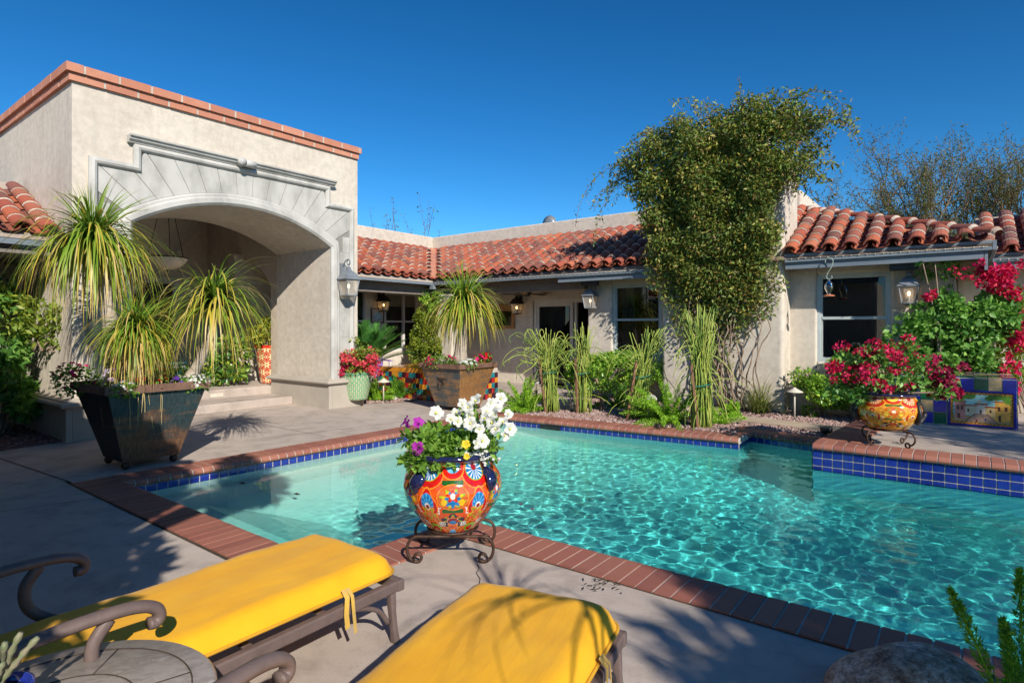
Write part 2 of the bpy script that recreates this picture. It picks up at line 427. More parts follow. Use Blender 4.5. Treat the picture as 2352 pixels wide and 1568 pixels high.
def rockm():
    t = NT('speckled_granite')
    v = t.coord('Object'); vs = t.coord('Object', (1,1,2.6)); n0 = t.noise(vs, 5, 9, .75); n1 = t.noise(v, 38, 5, .8)
    col = t.ramp(n0, [(.62,.54,.47,1), (.42,.30,.22,1), (.20,.09,.05,1)], [.40,.53,.64])
    m = t.ramp(n1, [(.3,.28,.26,1), (1.15,1.12,1.08,1)], [.36,.58])
    col = t.mix(col, m, 1, 'MULTIPLY')
    b = t.n('BsdfPrincipled', **{'Base Color': col, 'Roughness': .85})
    bp = t.n('Bump', Height=n1, Strength=.6, Distance=.012); t.t.links.new(bp.outputs[0], b.inputs['Normal'])
    return t.done(b)
M['rock'] = rockm()
M['glaze'] = attrmat('talavera_glaze')
M['muralglaze'] = attrmat('mural_glaze', .25, .4)
M['darkblue'] = pm('cobalt_glaze', [(.008,.009,.035,1), (.015,.018,.08,1)], 12, .08, coat=.8)
M['lantern'] = pm('pewter_metal', [(.20,.22,.245,1), (.27,.295,.32,1)], 10, .45, metal=.3)
M['darklantern'] = pm('dark_bronze_metal', [(.03,.022,.016,1), (.05,.036,.026,1)], 10, .5, metal=.3)
def seeded():
    t = NT('seeded_glass')
    g = t.n('BsdfPrincipled', **{'Base Color': (.75,.72,.66,1), 'Roughness': .15})
    tr = t.n('BsdfTransparent', Color=(.85,.82,.76,1)); mx = t.n('MixShader'); mx.inputs[0].default_value = .35
    t.t.links.new(tr.outputs[0], mx.inputs[1]); t.t.links.new(g.outputs[0], mx.inputs[2])
    return t.done(mx)
M['seeded'] = seeded()
M['bulb'] = emat('lit_bulb', (1,.55,.18,1), 14)
M['softbulb'] = emat('warm_bulb', (1,.62,.3,1), 6)
M['alabaster'] = pm('alabaster', [(.55,.42,.33,1), (.66,.55,.46,1)], 4, .4)
M['bark'] = pm('bark', [(.20,.14,.10,1), (.34,.26,.19,1)], 10, .95, .7, 30, stretch=(1,1,.3))
M['palebark'] = pm('pale_bark', [(.32,.26,.20,1), (.47,.40,.32,1)], 9, .95, .6, 40, stretch=(1,1,2.5))
M['twig'] = pm('twig', [(.14,.09,.06,1), (.25,.17,.12,1)], 10, .95)
M['stake'] = pm('wooden_stake', [(.17,.08,.045,1), (.25,.13,.07,1)], 8, .85, .3, 40)
M['greytie'] = pm('green_tie', [(.0,.10,.07,1), (.01,.16,.11,1)], 5, .6)
M['soil'] = pm('potting_soil', [(.03,.02,.014,1), (.07,.05,.035,1)], 20, .95, .6, 40)
M['pathlight'] = pm('path_light_metal', [(.52,.47,.38,1), (.62,.57,.48,1)], 8, .55)
M['fanwood'] = pm('fan_blade', [(.30,.16,.05,1), (.42,.24,.08,1)], 6, .5)
M['purple'] = pm('purple_paint', [(.24,.13,.38,1), (.30,.17,.45,1)], 5, .6)
M['bluecush'] = pm('blue_cushion', [(.01,.06,.35,1), (.015,.09,.42,1)], 5, .8)
M['teal'] = pm('teal_glaze', [(.0,.09,.10,1), (.005,.15,.16,1)], 5, .15, coat=.6)
M['picframe'] = pm('picture_frame', [(.05,.03,.025,1), (.08,.05,.04,1)], 8, .5)
M['woodframe'] = pm('carved_wood', [(.30,.14,.045,1), (.46,.24,.09,1)], 9, .6, .4, 50)
M['redwood'] = pm('rust_red_frame', [(.20,.065,.04,1), (.30,.10,.06,1)], 8, .8)
M['hookmetal'] = pm('verdigris_wire', [(.25,.33,.28,1), (.34,.42,.36,1)], 8, .5)
def clearglass():
    t = NT('clear_glass')
    g = t.n('BsdfGlossy', Color=(1,1,1,1), Roughness=.03); tr = t.n('BsdfTransparent', Color=(.9,.82,.74,1))
    fr = t.n('LayerWeight', Blend=.45); mx = t.n('MixShader')
    t.t.links.new(fr.outputs['Fresnel'], mx.inputs[0]); t.t.links.new(tr.outputs[0], mx.inputs[1]); t.t.links.new(g.outputs[0], mx.inputs[2])
    return t.done(mx)
M['clearglass'] = clearglass()
M['redbase'] = pm('amber_glass', [(.40,.12,.05,1), (.5,.18,.08,1)], 8, .15)
# foliage
M['vine'] = leafmat('vine_leaf', [(0.054,0.098,0.021,1), (0.111,0.186,0.036,1), (0.184,0.261,0.052,1), (0.123,0.206,0.044,1), (0.271,0.305,0.060,1), (0.418,0.326,0.070,1), (0.073,0.131,0.029,1), (.24,.13,.05,1)], .25)
M['mesquite'] = leafmat('mesquite_leaf', [(0.065,0.098,0.026,1), (0.117,0.143,0.039,1), (0.182,0.176,0.052,1), (0.091,0.130,0.039,1), (0.169,0.130,0.052,1)], .3)
M['hedge'] = leafmat('hedge_leaf', [(0.048,0.133,0.019,1), (0.120,0.288,0.034,1), (0.264,0.456,0.048,1), (0.408,0.552,0.072,1), (0.085,0.216,0.029,1)], .25, .3)
M['bough'] = leafmat('bougainvillea_leaf', [(0.048,0.143,0.029,1), (0.106,0.249,0.053,1), (0.177,0.356,0.071,1), (0.285,0.475,0.106,1)], .3, .4)
M['limeleaf'] = leafmat('lime_leaf', [(0.101,0.187,0.026,1), (0.202,0.288,0.041,1), (0.317,0.360,0.058,1), (0.144,0.230,0.029,1)], .3)
M['schef'] = leafmat('umbrella_plant_leaf', [(0.039,0.117,0.027,1), (0.088,0.215,0.043,1), (0.195,0.332,0.058,1), (0.507,0.527,0.058,1)], .25, .3)
M['varieg'] = leafmat('variegated_leaf', [(0.060,0.156,0.024,1), (0.144,0.240,0.030,1), (0.408,0.396,0.036,1), (0.504,0.456,0.060,1), (0.072,0.144,0.024,1)], .25, .3)
M['magenta'] = leafmat('magenta_bract', [(.52,.010,.075,1), (.64,.02,.13,1), (.42,.006,.04,1), (.60,.03,.06,1)], .25, .6)
M['coral'] = leafmat('coral_bract', [(.70,.05,.10,1), (.75,.14,.14,1), (.60,.02,.10,1), (.72,.20,.17,1)], .35, .6)
M['wine'] = leafmat('wine_bract', [(.24,.006,.045,1), (.32,.01,.07,1), (.44,.012,.07,1)], .2, .6)
M['petleaf'] = leafmat('petunia_leaf', [(0.075,0.164,0.024,1), (0.135,0.269,0.038,1), (0.209,0.374,0.053,1), (0.269,0.419,0.075,1)], .3, .45)
M['fern'] = leafmat('fern_leaf', [(0.120,0.288,0.024,1), (0.240,0.456,0.034,1), (0.408,0.624,0.048,1), (0.168,0.360,0.027,1)], .3, .5)
M['ferndark'] = leafmat('dark_fern_leaf', [(0.055,0.164,0.022,1), (0.137,0.328,0.033,1), (0.273,0.491,0.049,1)], .35, .5)
M['sago'] = leafmat('sago_leaf', [(0.027,0.112,0.027,1), (0.068,0.203,0.041,1), (0.112,0.292,0.054,1)], .2, .3)
M['creeper'] = leafmat('creeper_leaf', [(0.097,0.152,0.016,1), (0.193,0.262,0.028,1), (0.331,0.373,0.041,1), (0.138,0.207,0.022,1), (0.055,0.097,0.014,1)], .25, .4)
M['pony'] = blademat('ponytail_blade', (.025,.085,.016,1), (.17,.30,.03,1), [(.32,.42,.045,1), (.60,.46,.06,1), (.62,.46,.20,1)])
M['pony2'] = blademat('ponytail_blade_dense', (.03,.10,.013,1), (.14,.28,.026,1), [(.30,.40,.045,1), (.52,.40,.05,1), (.60,.42,.15,1)])
M['grass'] = blademat('grass_blade', (.06,.11,.02,1), (.17,.24,.045,1), [(.26,.30,.07,1), (.30,.30,.07,1), (.38,.34,.12,1)])
M['euph'] = pm('euphorbia_stem', [(.14,.22,.03,1), (.32,.38,.06,1)], 3, .6, island=[(.04,.10,.012,1), (.20,.31,.035,1), (.46,.48,.11,1), (.30,.36,.05,1), (.07,.15,.02,1)], iamt=.75)
M['petal_white'] = leafmat('white_petal', [(.62,.62,.58,1), (.74,.74,.70,1)], .3, .6)
M['petal_purple'] = leafmat('purple_petal', [(.36,.02,.34,1), (.46,.04,.42,1)], .3, .6)
M['petal_violet'] = leafmat('violet_petal', [(.10,.03,.32,1), (.16,.05,.42,1)], .3, .6)
M['petal_red'] = leafmat('red_petal', [(.55,.006,.012,1), (.68,.012,.02,1)], .3, .6)
M['petal_pink'] = leafmat('pink_petal', [(.62,.012,.12,1), (.72,.02,.18,1)], .3, .6)
M['petal_mauve'] = leafmat('mauve_petal', [(.55,.42,.6,1), (.75,.68,.78,1), (.25,.05,.3,1)], .3, .6)
M['petal_yellow'] = leafmat('yellow_petal', [(.78,.55,.02,1), (.82,.62,.04,1)], .3, .6)
M['yellowcentre'] = pm('flower_throat', [(.55,.55,.10,1)]*2, 5, .7)
M['purplecentre'] = pm('purple_throat', [(.10,.0,.10,1)]*2, 5, .7)
for nm, c in (('t_red', (.42,.02,.02,1)), ('t_orange', (.66,.26,.03,1)), ('t_teal', (.02,.22,.24,1)), ('t_plum', (.06,.012,.03,1)),
              ('t_blue', (.012,.025,.36,1)), ('t_green', (.0,.12,.05,1)), ('t_cream', (.66,.44,.20,1))):
    M[nm] = pm(nm+'_glaze', [tuple(x*.85 for x in c[:3])+(1,), tuple(x*1.1 for x in c[:3])+(1,)], 9, .18, coat=.4)
# ------------------------------------------------------------------ light, sky, camera
SUN_EL = R(32); SUN_H = Vector((.38, -.925, 0)).normalized()
w = bpy.data.worlds.new('World'); SC.world = w; w.use_nodes = True
nt = w.node_tree; nt.nodes.clear()
sky = nt.nodes.new('ShaderNodeTexSky'); sky.sky_type = 'NISHITA'; sky.sun_disc = False
sky.sun_elevation = SUN_EL; sky.sun_rotation = math.atan2(SUN_H.x, SUN_H.y)
sky.air_density = 1.0; sky.dust_density = 0.0; sky.ozone_density = 5.5; sky.altitude = 800
hsv = nt.nodes.new('ShaderNodeHueSaturation'); hsv.inputs['Saturation'].default_value = 1.22; hsv.inputs['Hue'].default_value = .489
gam = nt.nodes.new('ShaderNodeGamma'); gam.inputs[1].default_value = 1.28
bg = nt.nodes.new('ShaderNodeBackground'); bg.inputs[1].default_value = .056
wo = nt.nodes.new('ShaderNodeOutputWorld')
nt.links.new(sky.outputs[0], hsv.inputs['Color']); nt.links.new(hsv.outputs[0], gam.inputs[0]); nt.links.new(gam.outputs[0], bg.inputs[0]); nt.links.new(bg.outputs[0], wo.inputs[0])
sd = bpy.data.lights.new('sun', 'SUN'); sd.energy = 4.2; sd.angle = R(.53); sd.color = (1, .93, .82)
so = bpy.data.objects.new('sun', sd); COL.objects.link(so)
sv = Vector((SUN_H.x*math.cos(SUN_EL), SUN_H.y*math.cos(SUN_EL), math.sin(SUN_EL)))
so.rotation_euler = sv.to_track_quat('Z', 'Y').to_euler(); so.location = (6, -14, 12)
cd = bpy.data.cameras.new('camera'); cam = bpy.data.objects.new('camera', cd); COL.objects.link(cam)
cam.location = (0,0,CAMH); cam.rotation_euler = (R(90),0,0)
cd.sensor_width = 36; cd.lens = 36*1610/2800; cd.shift_y = -.0141; cd.clip_start = .05; cd.clip_end = 2000
SC.camera = cam
SC.view_settings.view_transform = 'Standard'; SC.view_settings.look = 'None'; SC.view_settings.exposure = 0.55; SC.view_settings.gamma = 1
SC.cycles.use_denoising = True
SC.cycles.max_bounces = 8; SC.cycles.transparent_max_bounces = 24; SC.cycles.sample_clamp_indirect = 25
SC.cycles.caustics_refractive = True; SC.cycles.caustics_reflective = False

# ------------------------------------------------------------------ pool plan (house frame), anticlockwise
PA,PE,PF = (2.96,-.42), (6.32,-.40), (6.42,.83)
P1,P2 = (14.,.87), (14.,5.02)
I1,I2,T2,T1,PB = (8.19,5.02), (8.25,6.07), (7.12,6.32), (7.15,5.66), (3.12,5.29)
POOL = [PA,PE,PF,P1,P2,I1,I2,T2,T1,PB]
WL = -.135                               # water level
def outset(poly, d):
    out = []; n = len(poly)
    for i in range(n):
        p0, p, p1 = Vector(poly[i-1]), Vector(poly[i]), Vector(poly[(i+1)%n])
        a = (p-p0).normalized(); b = (p1-p).normalized()
        na = Vector((a.y,-a.x)); nb = Vector((b.y,-b.x))
        m = (na+nb); m = m/max(m.length_squared/2, .3)
        out.append(tuple(p+m*d))
    return out
def sheet(name, outer, holes, z, mat, kind='structure'):
    polys = [[Vector((x,y,0)) for x,y in outer]]+[[Vector((x,y,0)) for x,y in h] for h in holes]
    tr = tessellate_polygon(polys)
    vs = [v for p in polys for v in p]
    mb = MB(); fs = []
    for t in tr:
        a,b,c = (vs[i] for i in t)
        if (b-a).cross(c-a).z < 0: t = (t[0],t[2],t[1])
        fs.append(tuple(t))
    mb.add([(v.x,v.y,z) for v in vs], fs)
    o = mb.build(name, mat); o['kind'] = kind; return o
hw = lambda poly: [W(*p) for p in poly]
hole = hw(outset(POOL, .14))
isl = [(8.12,4.96),(14.2,4.96),(14.2,9.6),(8.42,9.6),(8.22,6.2)]
sheet('ground', [(-400,-300),(400,-300),(400,600),(-400,600)], [hw(outset(POOL,.30))], -.03, M['dirt'])
sheet('patio', hw([(-1.9,-9),(16,-9),(16,9.6),(9.5,12.5),(-4.6,12.5),(-4.6,3.9),(-1.3,3.9),(-1.3,.9),(-.2,.6),(-.2,-.3)]), [hole], 0, M['deck'])
# control joints in the patio
mb = MB()
def joint(a, b, w_=.012):
    a, b = Vector((*a,.004)), Vector((*b,.004)); d = (b-a).normalized(); s = Vector((d.y,-d.x,0))*w_/2
    mb.add([tuple(a-s),tuple(a+s),tuple(b+s),tuple(b-s)], [(0,1,2,3)])
joint(G(-200,985), G(160,1107), .016); joint(G(-80,1187), G(240,1142), .007)
joint(W(2.47,-.74), W(6.0,-.742), .035)
joint(W(6.66,.5), W(13,.53), .012)
joint(G(560,1012), G(930,968), .008); joint(W(2.45,2.3), W(-1.0,2.3), .007); joint(W(6.9,-.78), W(7.6,-3.2), .007)
cr = [G(1096,1296), G(1101,1306), G(1094,1316), G(1103,1330), G(1100,1345), G(1108,1372)]
for k in range(5): joint(cr[k], cr[k+1], .005)

structure(mb.build('patio_joints', M['soil']))

# ------------------------------------------------------------------ pool shell
mb = MB()
def depth(x, y):
    d = -1.15 - .10*max(0, x-4.5)
    e = min(y+.42, x-2.96)               # distance from the two near walls: bench and step
    if e < .55: d = -.55
    elif e < .95: d = max(d, -.85)
    return max(d, -1.75)
xs = [2.96,3.5,3.505,3.9,3.905,4.5]+[4.5+.5*i for i in range(1,20)]
ys = [-.42,.12,.125,.52,.525]+[.525+.4*i for i in range(1,16)]
vs = [(x, y, depth(x+1e-4, y+1e-4)) for y in ys for x in xs]
nx = len(xs)
mb.add(vs, [(j*nx+i, j*nx+i+1, (j+1)*nx+i+1, (j+1)*nx+i) for j in range(len(ys)-1) for i in range(nx-1)])
for i in range(len(POOL)):
    a, b = POOL[i], POOL[(i+1)%len(POOL)]
    if a is I1 or a is P2: continue
    mb.add([(a[0],a[1],-2),(b[0],b[1],-2),(b[0],b[1],-.06),(a[0],a[1],-.06)], [(0,3,2,1)])
mb.add([(8.19,5.02,-2),(14,5.02,-2),(14,5.02,-.17),(8.19,5.02,-.17)], [(0,1,2,3)])
mb.add([(8.19,5.02,-2),(8.25,6.07,-2),(8.25,6.07,-.17),(8.19,5.02,-.17)], [(0,3,2,1)])
pool = thing('swimming_pool', 'turquoise swimming pool with brick edge and cobalt waterline tiles', 'swimming pool', (*W(3,0),0), HROT)
def pl(mb): 
    mb.v = [(x-3, y, z) for x,y,z in mb.v]; return mb
basin = pl(mb).build('basin', M['plaster'], pool)

def coping(mb, a, b, z=0.0, s0=0.0, s1=0.0, wid=.33, bw=.098):
    a, b = Vector(a), Vector(b); d = (b-a).normalized(); n = Vector((d.y,-d.x))
    a = a - d*s0; b = b + d*s1; Lr = (b-a).length; k = max(1, round(Lr/(bw+.012))); st = Lr/k
    prof = [(-.015,-.062),(-.038,-.050),(-.046,-.030),(-.038,-.008),(-.015,.010),(0.01,.014),(wid,.014),(wid,-.062)]
    def ext(u0, u1, sh, dz):
        P = []
        for s in (u0, u1):
            for q, zz in prof:
                qq = q+sh if q < .05 else q-sh
                p = a+d*s+n*qq; P.append((p.x, p.y, z+zz+(dz if zz > -.05 else 0)))
        m = len(prof)
        mb.add(P, [(i,i+m,(i+1)%m+m,(i+1)%m) for i in range(m)]+[tuple(range(m)), tuple(range(2*m-1,m-1,-1))])
    mb.cur = 1; ext(0, Lr, .006, -.005)
    mb.cur = 0
    for i in range(k):
        j = rnd.uniform(-.0015,.0015); ext(i*st+.006, (i+1)*st-.006, 0, j)
mb = MB()
w_ = .33
coping(mb, PA, PE, s0=w_, s1=w_); coping(mb, PE, PF); coping(mb, PF, P1, s0=-w_)
coping(mb, I2, T2, s1=w_); coping(mb, T2, T1, s1=-w_-.02); coping(mb, T1, PB, s1=w_)
coping(mb, PB, PA)
pl(mb).build('coping', [M['coping'], M['grout']], pool)
mb = MB()
coping(mb, P2, I1, z=.16); coping(mb, I1, (8.36,7.4), z=.16, s0=-.33, wid=.42)
cop2 = pl(mb).build('raised_coping', [M['coping'], M['grout']], pool)
mb = MB()
def tiles(a, b, z0, z1, rows):
    a, b = Vector(a), Vector(b); d = (b-a).normalized(); n = Vector((-d.y,d.x)); Lr = (b-a).length
    h = (z1-z0)/rows; k = max(1, round(Lr/.105)); st = Lr/k
    def q(s0,s1,za,zb,o):
        P = [a+d*s0+n*o, a+d*s1+n*o]
        mb.add([(P[0].x,P[0].y,za),(P[1].x,P[1].y,za),(P[1].x,P[1].y,zb),(P[0].x,P[0].y,zb)], [(0,1,2,3)])
    mb.cur = 1; q(0, Lr, z0, z1, .003)
    mb.cur = 0
    for r in range(rows):
        for i in range(k): q(i*st+.005, (i+1)*st-.005, z0+r*h+.005, z0+(r+1)*h-.005, .008)
for a, b in ((PA,PE),(PE,PF),(PF,P1),(I2,T2),(T2,T1),(T1,PB),(PB,PA)): tiles(a, b, -.162, -.062, 1)
tiles(P2, I1, -.18, .10, 3); tiles(I1, I2, -.18, .10, 3)
pl(mb).build('waterline_tiles', [M['bluetile'], M['grout']], pool)
mb = MB()
q0 = Vector(T1)+(Vector(PB)-Vector(T1))*.72; 
mb.box(q0.x-.3, q0.x+.15, q0.y-.03, q0.y-.008, -.15, -.075)
pl(mb).build('skimmer_slot', M['blackiron'], pool)

# ------------------------------------------------------------------ water with real ripples
def water():
    x0,x1,y0,y1 = 2.97,13.95,-.41,6.28
    st = .021; nx = int((x1-x0)/st); ny = int((y1-y0)/st)
    X, Y = np.meshgrid(np.linspace(x0,x1,nx), np.linspace(y0,y1,ny))
    Z = np.zeros_like(X); rg = np.random.default_rng(3)
    for i in range(60):
        lam = rg.uniform(.075, .30); th = rg.normal(.9, 1.0); kx, ky = math.cos(th)*2*PI/lam, math.sin(th)*2*PI/lam
        Z += .0014*lam*np.sin(kx*X+ky*Y+rg.uniform(0,6.28))*rg.uniform(.5,1.2)
    env = np.clip(.10+(X-4.6)/3.4, .10, 1.0)
    pat = .72+.28*np.sin(X*1.1+1.3*np.sin(Y*.9+.5))*np.sin(Y*1.3+.8*np.sin(X*.7))
    Z = Z*env*pat + WL
    co = np.stack([X,Y,Z], -1).reshape(-1,3)
    i = np.arange(nx*ny).reshape(ny,nx)
    F = np.stack([i[:-1,:-1],i[:-1,1:],i[1:,1:],i[1:,:-1]], -1).reshape(-1,4)
    me = bpy.data.meshes.new('water'); me.vertices.add(len(co)); me.vertices.foreach_set('co', co.ravel())
    me.loops.add(F.size); me.loops.foreach_set('vertex_index', F.ravel().astype(np.int32))
    me.polygons.add(len(F)); me.polygons.foreach_set('loop_start', np.arange(0,F.size,4).astype(np.int32))
    me.polygons.foreach_set('use_smooth', np.ones(len(F), dtype=bool)); me.update(calc_edges=True)
    t = NT('pool_water')
    tc = t.n('TexCoord'); sp = t.n('SeparateXYZ'); t.t.links.new(tc.outputs['Object'], sp.inputs[0])
    mr = t.n('MapRange'); t.set(mr, 'Value', (sp,'X')); mr.inputs['From Min'].default_value = 3.2; mr.inputs['From Max'].default_value = 8.0
    tint = t.ramp(mr, [(.82,.96,.92,1), (.48,.89,.86,1), (.29,.82,.83,1)], [0,.45,1])
    gl = t.n('BsdfGlass', Color=tint, Roughness=0.0, IOR=1.33)
    me.materials.append(t.done(gl))
    o = link('water', me, None, (*O,0), HROT); structure(o); return o
wat = water()
wat.cycles.is_caustics_caster = True
basin.cycles.is_caustics_receiver = True
sd.cycles.is_caustics_light = True

# raised island deck
mb = MB(); mb.prism([(8.30,5.1),(14.2,5.1),(14.2,9.9),(8.46,9.9),(8.34,6.3)], -.4, .155)
mb.v = [(*W(x,y),z) for x,y,z in mb.v]
structure(mb.build('raised_patio', M['deck']))

# ------------------------------------------------------------------ gravel beds, slabs
BED = [(3.45,5.7),(7.0,6.05),(6.85,6.68),(8.1,6.45),(8.28,7.5),(8.35,9.0),(2.9,9.05),(2.95,8.0),(4.1,7.6),(3.9,6.7),(3.4,6.3)]
sheet('planting_bed', hw(BED), [], .004, M['gravel_base'])
LBED = [(-2.7,-2.3),(.9,-2.3),(.05,-.72),(-.05,-.08),(-2.7,-.08)]
sheet('planting_bed', hw(LBED), [], .005, M['gravel_base'])
MBED = [(-1.3,4.85),(-.15,4.75),(.35,5.4),(.55,5.95),(-1.3,5.95)]
sheet('planting_bed', hw(MBED), [], .006, M['gravel_base'])
def inside(p, poly):
    c = False; n = len(poly)
    for i in range(n):
        (x1,y1),(x2,y2) = poly[i], poly[i-1]
        if (y1 > p[1]) != (y2 > p[1]) and p[0] < (x2-x1)*(p[1]-y1)/(y2-y1)+x1: c = not c
    return c
def gravel(name, poly, n, s, mat):
    mb = MB(); xs = [p[0] for p in poly]; ys = [p[1] for p in poly]; k = 0
    while k < n:
        p = (rnd.uniform(min(xs),max(xs)), rnd.uniform(min(ys),max(ys)))
        if not inside(p, poly): continue
        k += 1; x,y = W(*p); r = s*rnd.uniform(.5,1.3); a = rnd.uniform(0,6.28)
        q = [(x+r*math.cos(a+2*PI*i/5)*rnd.uniform(.7,1.2), y+r*math.sin(a+2*PI*i/5)*rnd.uniform(.7,1.2), .004) for i in range(5)]
        tz = r*rnd.uniform(.5,1.1); ox, oy = rnd.uniform(-.4,.4)*r, rnd.uniform(-.4,.4)*r
        q2 = [(x+ox+(u[0]-x)*.5, y+oy+(u[1]-y)*.5, .004+tz*rnd.uniform(.8,1.1)) for u in q]
        mb.add(q+q2, [(i,(i+1)%5,5+(i+1)%5,5+i) for i in range(5)]+[(5,6,7,8,9)])
    o = mb.build(name, mat); o['kind'] = 'stuff'
    return o
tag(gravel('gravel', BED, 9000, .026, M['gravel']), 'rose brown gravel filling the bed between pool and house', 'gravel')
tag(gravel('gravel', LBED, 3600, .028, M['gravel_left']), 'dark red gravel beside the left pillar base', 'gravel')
tag(gravel('gravel', MBED, 700, .028, M['gravel']), 'gravel patch under the sago palm by the tiled bench', 'gravel')
for (x0,x1,y0,y1,lb) in ((6.55,8.2,7.05,7.5,'long tan concrete stepping slab near the pool notch'), (3.9,5.6,7.0,7.3,'tan concrete stepping slab among the tied euphorbia stems')):
    mb = MB(); cx, cy = (x0+x1)/2, (y0+y1)/2
    mb.box(x0-cx, x1-cx, y0-cy, y1-cy, 0, .045)
    o = mb.build('stepping_slab', M['slab'], None, (*W(cx,cy),.004), HROT+R(-8), bevel=.012); tag(o, lb, 'paving slab')
# ------------------------------------------------------------------ building helpers (house frame)
def arch_wall(mb, a0, a1, z0, ztop, o0, o1, zs, rise, t0, t1, axis='y', n=24):
    """wall along one axis from a0 to a1 with an arched opening o0..o1; thickness t0..t1 on the other axis"""
    br = [a0, o0] + [o0+(o1-o0)*i/n for i in range(1,n)] + [o1, a1]
    mid = (o0+o1)/2; hw_ = (o1-o0)/2; Rr = (hw_**2+rise**2)/(2*rise)
    def zb(y): return zs - (Rr-rise) + math.sqrt(max(0, Rr*Rr-(y-mid)**2))
    P = (lambda a,t,z: (t,a,z)) if axis == 'y' else (lambda a,t,z: (a,t,z))
    flip = axis != 'y'
    def quad(a,b,c,d):
        mb.add([a,b,c,d], [(0,3,2,1) if flip else (0,1,2,3)])
    for i in range(len(br)-1):
        ya, yb = br[i], br[i+1]
        op = ya >= o0-1e-6 and yb <= o1+1e-6
        za, zc = (zb(ya), zb(yb)) if op else (z0, z0)
        quad(P(ya,t1,za),P(yb,t1,zc),P(yb,t1,ztop),P(ya,t1,ztop))
        quad(P(yb,t0,zc),P(ya,t0,za),P(ya,t0,ztop),P(yb,t0,ztop))
        quad(P(ya,t0,ztop),P(ya,t1,ztop),P(yb,t1,ztop),P(yb,t0,ztop))
        if op: quad(P(ya,t0,za),P(yb,t0,zc),P(yb,t1,zc),P(ya,t1,za))
    quad(P(a0,t0,z0),P(a0,t1,z0),P(a0,t1,ztop),P(a0,t0,ztop)); quad(P(a1,t1,z0),P(a1,t0,z0),P(a1,t0,ztop),P(a1,t1,ztop))
    quad(P(o0,t1,z0),P(o0,t0,z0),P(o0,t0,zb(o0)),P(o0,t1,zb(o0))); quad(P(o1,t0,z0),P(o1,t1,z0),P(o1,t1,zb(o1)),P(o1,t0,zb(o1)))
    return zb

def brick_run(mb, a, b, w, z0, z1, out, L_=.40, gap=.028, sh=0):
    """a course of real bricks from a to b (2d), w deep, mortar core behind"""
    a, b = Vector(a), Vector(b); d = (b-a).normalized(); n = Vector((d.y,-d.x)); Lr = (b-a).length
    def bx(s0,s1,o0,o1,za,zb):
        P = [a+d*s0+n*o0, a+d*s1+n*o0, a+d*s1+n*o1, a+d*s0+n*o1]
        mb.add([(p.x,p.y,za) for p in P]+[(p.x,p.y,zb) for p in P], [(0,3,2,1),(4,5,6,7),(0,1,5,4),(1,2,6,5),(2,3,7,6),(3,0,4,7)])
    mb.cur = 1; bx(.002, Lr-.002, out-w+.003, out-.004, z0+.003, z1-.004)
    mb.cur = 0; s = -sh
    while s < Lr:
        e = min(s+L_, Lr); s_ = max(s, 0)
        j = rnd.uniform(-.003,.003)
        if e-s_ > .03: bx(s_ + (gap/2 if s_ > 0 else 0), e - (gap/2 if e < Lr else 0), out-w, out+j, z0, z1+rnd.uniform(-.002,.002))
        s += L_

# =================================================================== entry portico
por = thing('entry_portico', 'tall cream stucco portico with a wide arched opening and brick parapet cap', 'portico', (*O,0), HROT)
PT = 4.89
mb = MB(); zarch = arch_wall(mb, 0, 4.75, 0, PT, .72, 4.10, 3.06, .49, -1.83, 0)
mb.build('front_wall', M['stucco'], por)
mb = MB()
arch_wall(mb, -7.0, -1.833, 0, PT, -5.6, -2.5, 2.35, .55, 0, .5, axis='x')         # left flank
mb.build('left_wall', M['stucco'], por)
mb = MB()
arch_wall(mb, -7.0, -1.833, 0, PT, -4.9, -2.2, 2.45, .62, 4.18, 4.75, axis='x')        # right flank, arch towards the veranda
mb.build('right_wall', M['stucco_grey'], por)
mb = MB(); mb.box(-5.35, -5.05, .503, 4.177, .0, PT-.3)
mb.build('back_wall', M['stucco_grey'], por)
mb = MB(); mb.box(-5.04,-1.84,.503,4.177,4.14,4.3)
mb.build('ceiling', M['stucco_grey'], por)
mb = MB()
T_ = [(-5.045,4.16,4.139),(-5.045,2.35,1.95),(-1.85,.52,4.139)]
mb.add(T_+[(x-.02,y-.05,z+.02) for x,y,z in T_], [(0,1,2),(5,4,3)])
mb.build('vault_facet', M['stucco'], por)
mb = MB(); mb.box(-5.049,-5.0,2.55,3.35,.33,2.55)
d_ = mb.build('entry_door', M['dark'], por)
mb = MB(); mb.box(-5.03,-4.985,3.36,3.52,.33,2.7); mb.box(-5.03,-4.985,2.38,2.54,.33,2.7); mb.box(-5.03,-4.985,2.541,3.359,2.56,2.7)
mb.build('door_surround', M['stone'], d_)
# parapet cap: two brick courses
mb = MB()
brick_run(mb, (0,-.045), (0,4.75), .34, PT, PT+.105, .045, .42); brick_run(mb, (0,-.085), (0,4.79), .36, PT+.109, PT+.222, .085, .42, sh=.21)
brick_run(mb, (-7,0), (-.297,0), .34, PT, PT+.105, .045, .42, sh=.1); brick_run(mb, (-7,0), (-.277,0), .36, PT+.109, PT+.222, .085, .42, sh=.3)
mb.build('brick_parapet_cap', [M['brick_cap'], M['mortar']], por)
mb = MB(); mb.box(-7,-.35,.36,4.7,4.6,4.7); mb.build('flat_roof', M['mortar'], por)
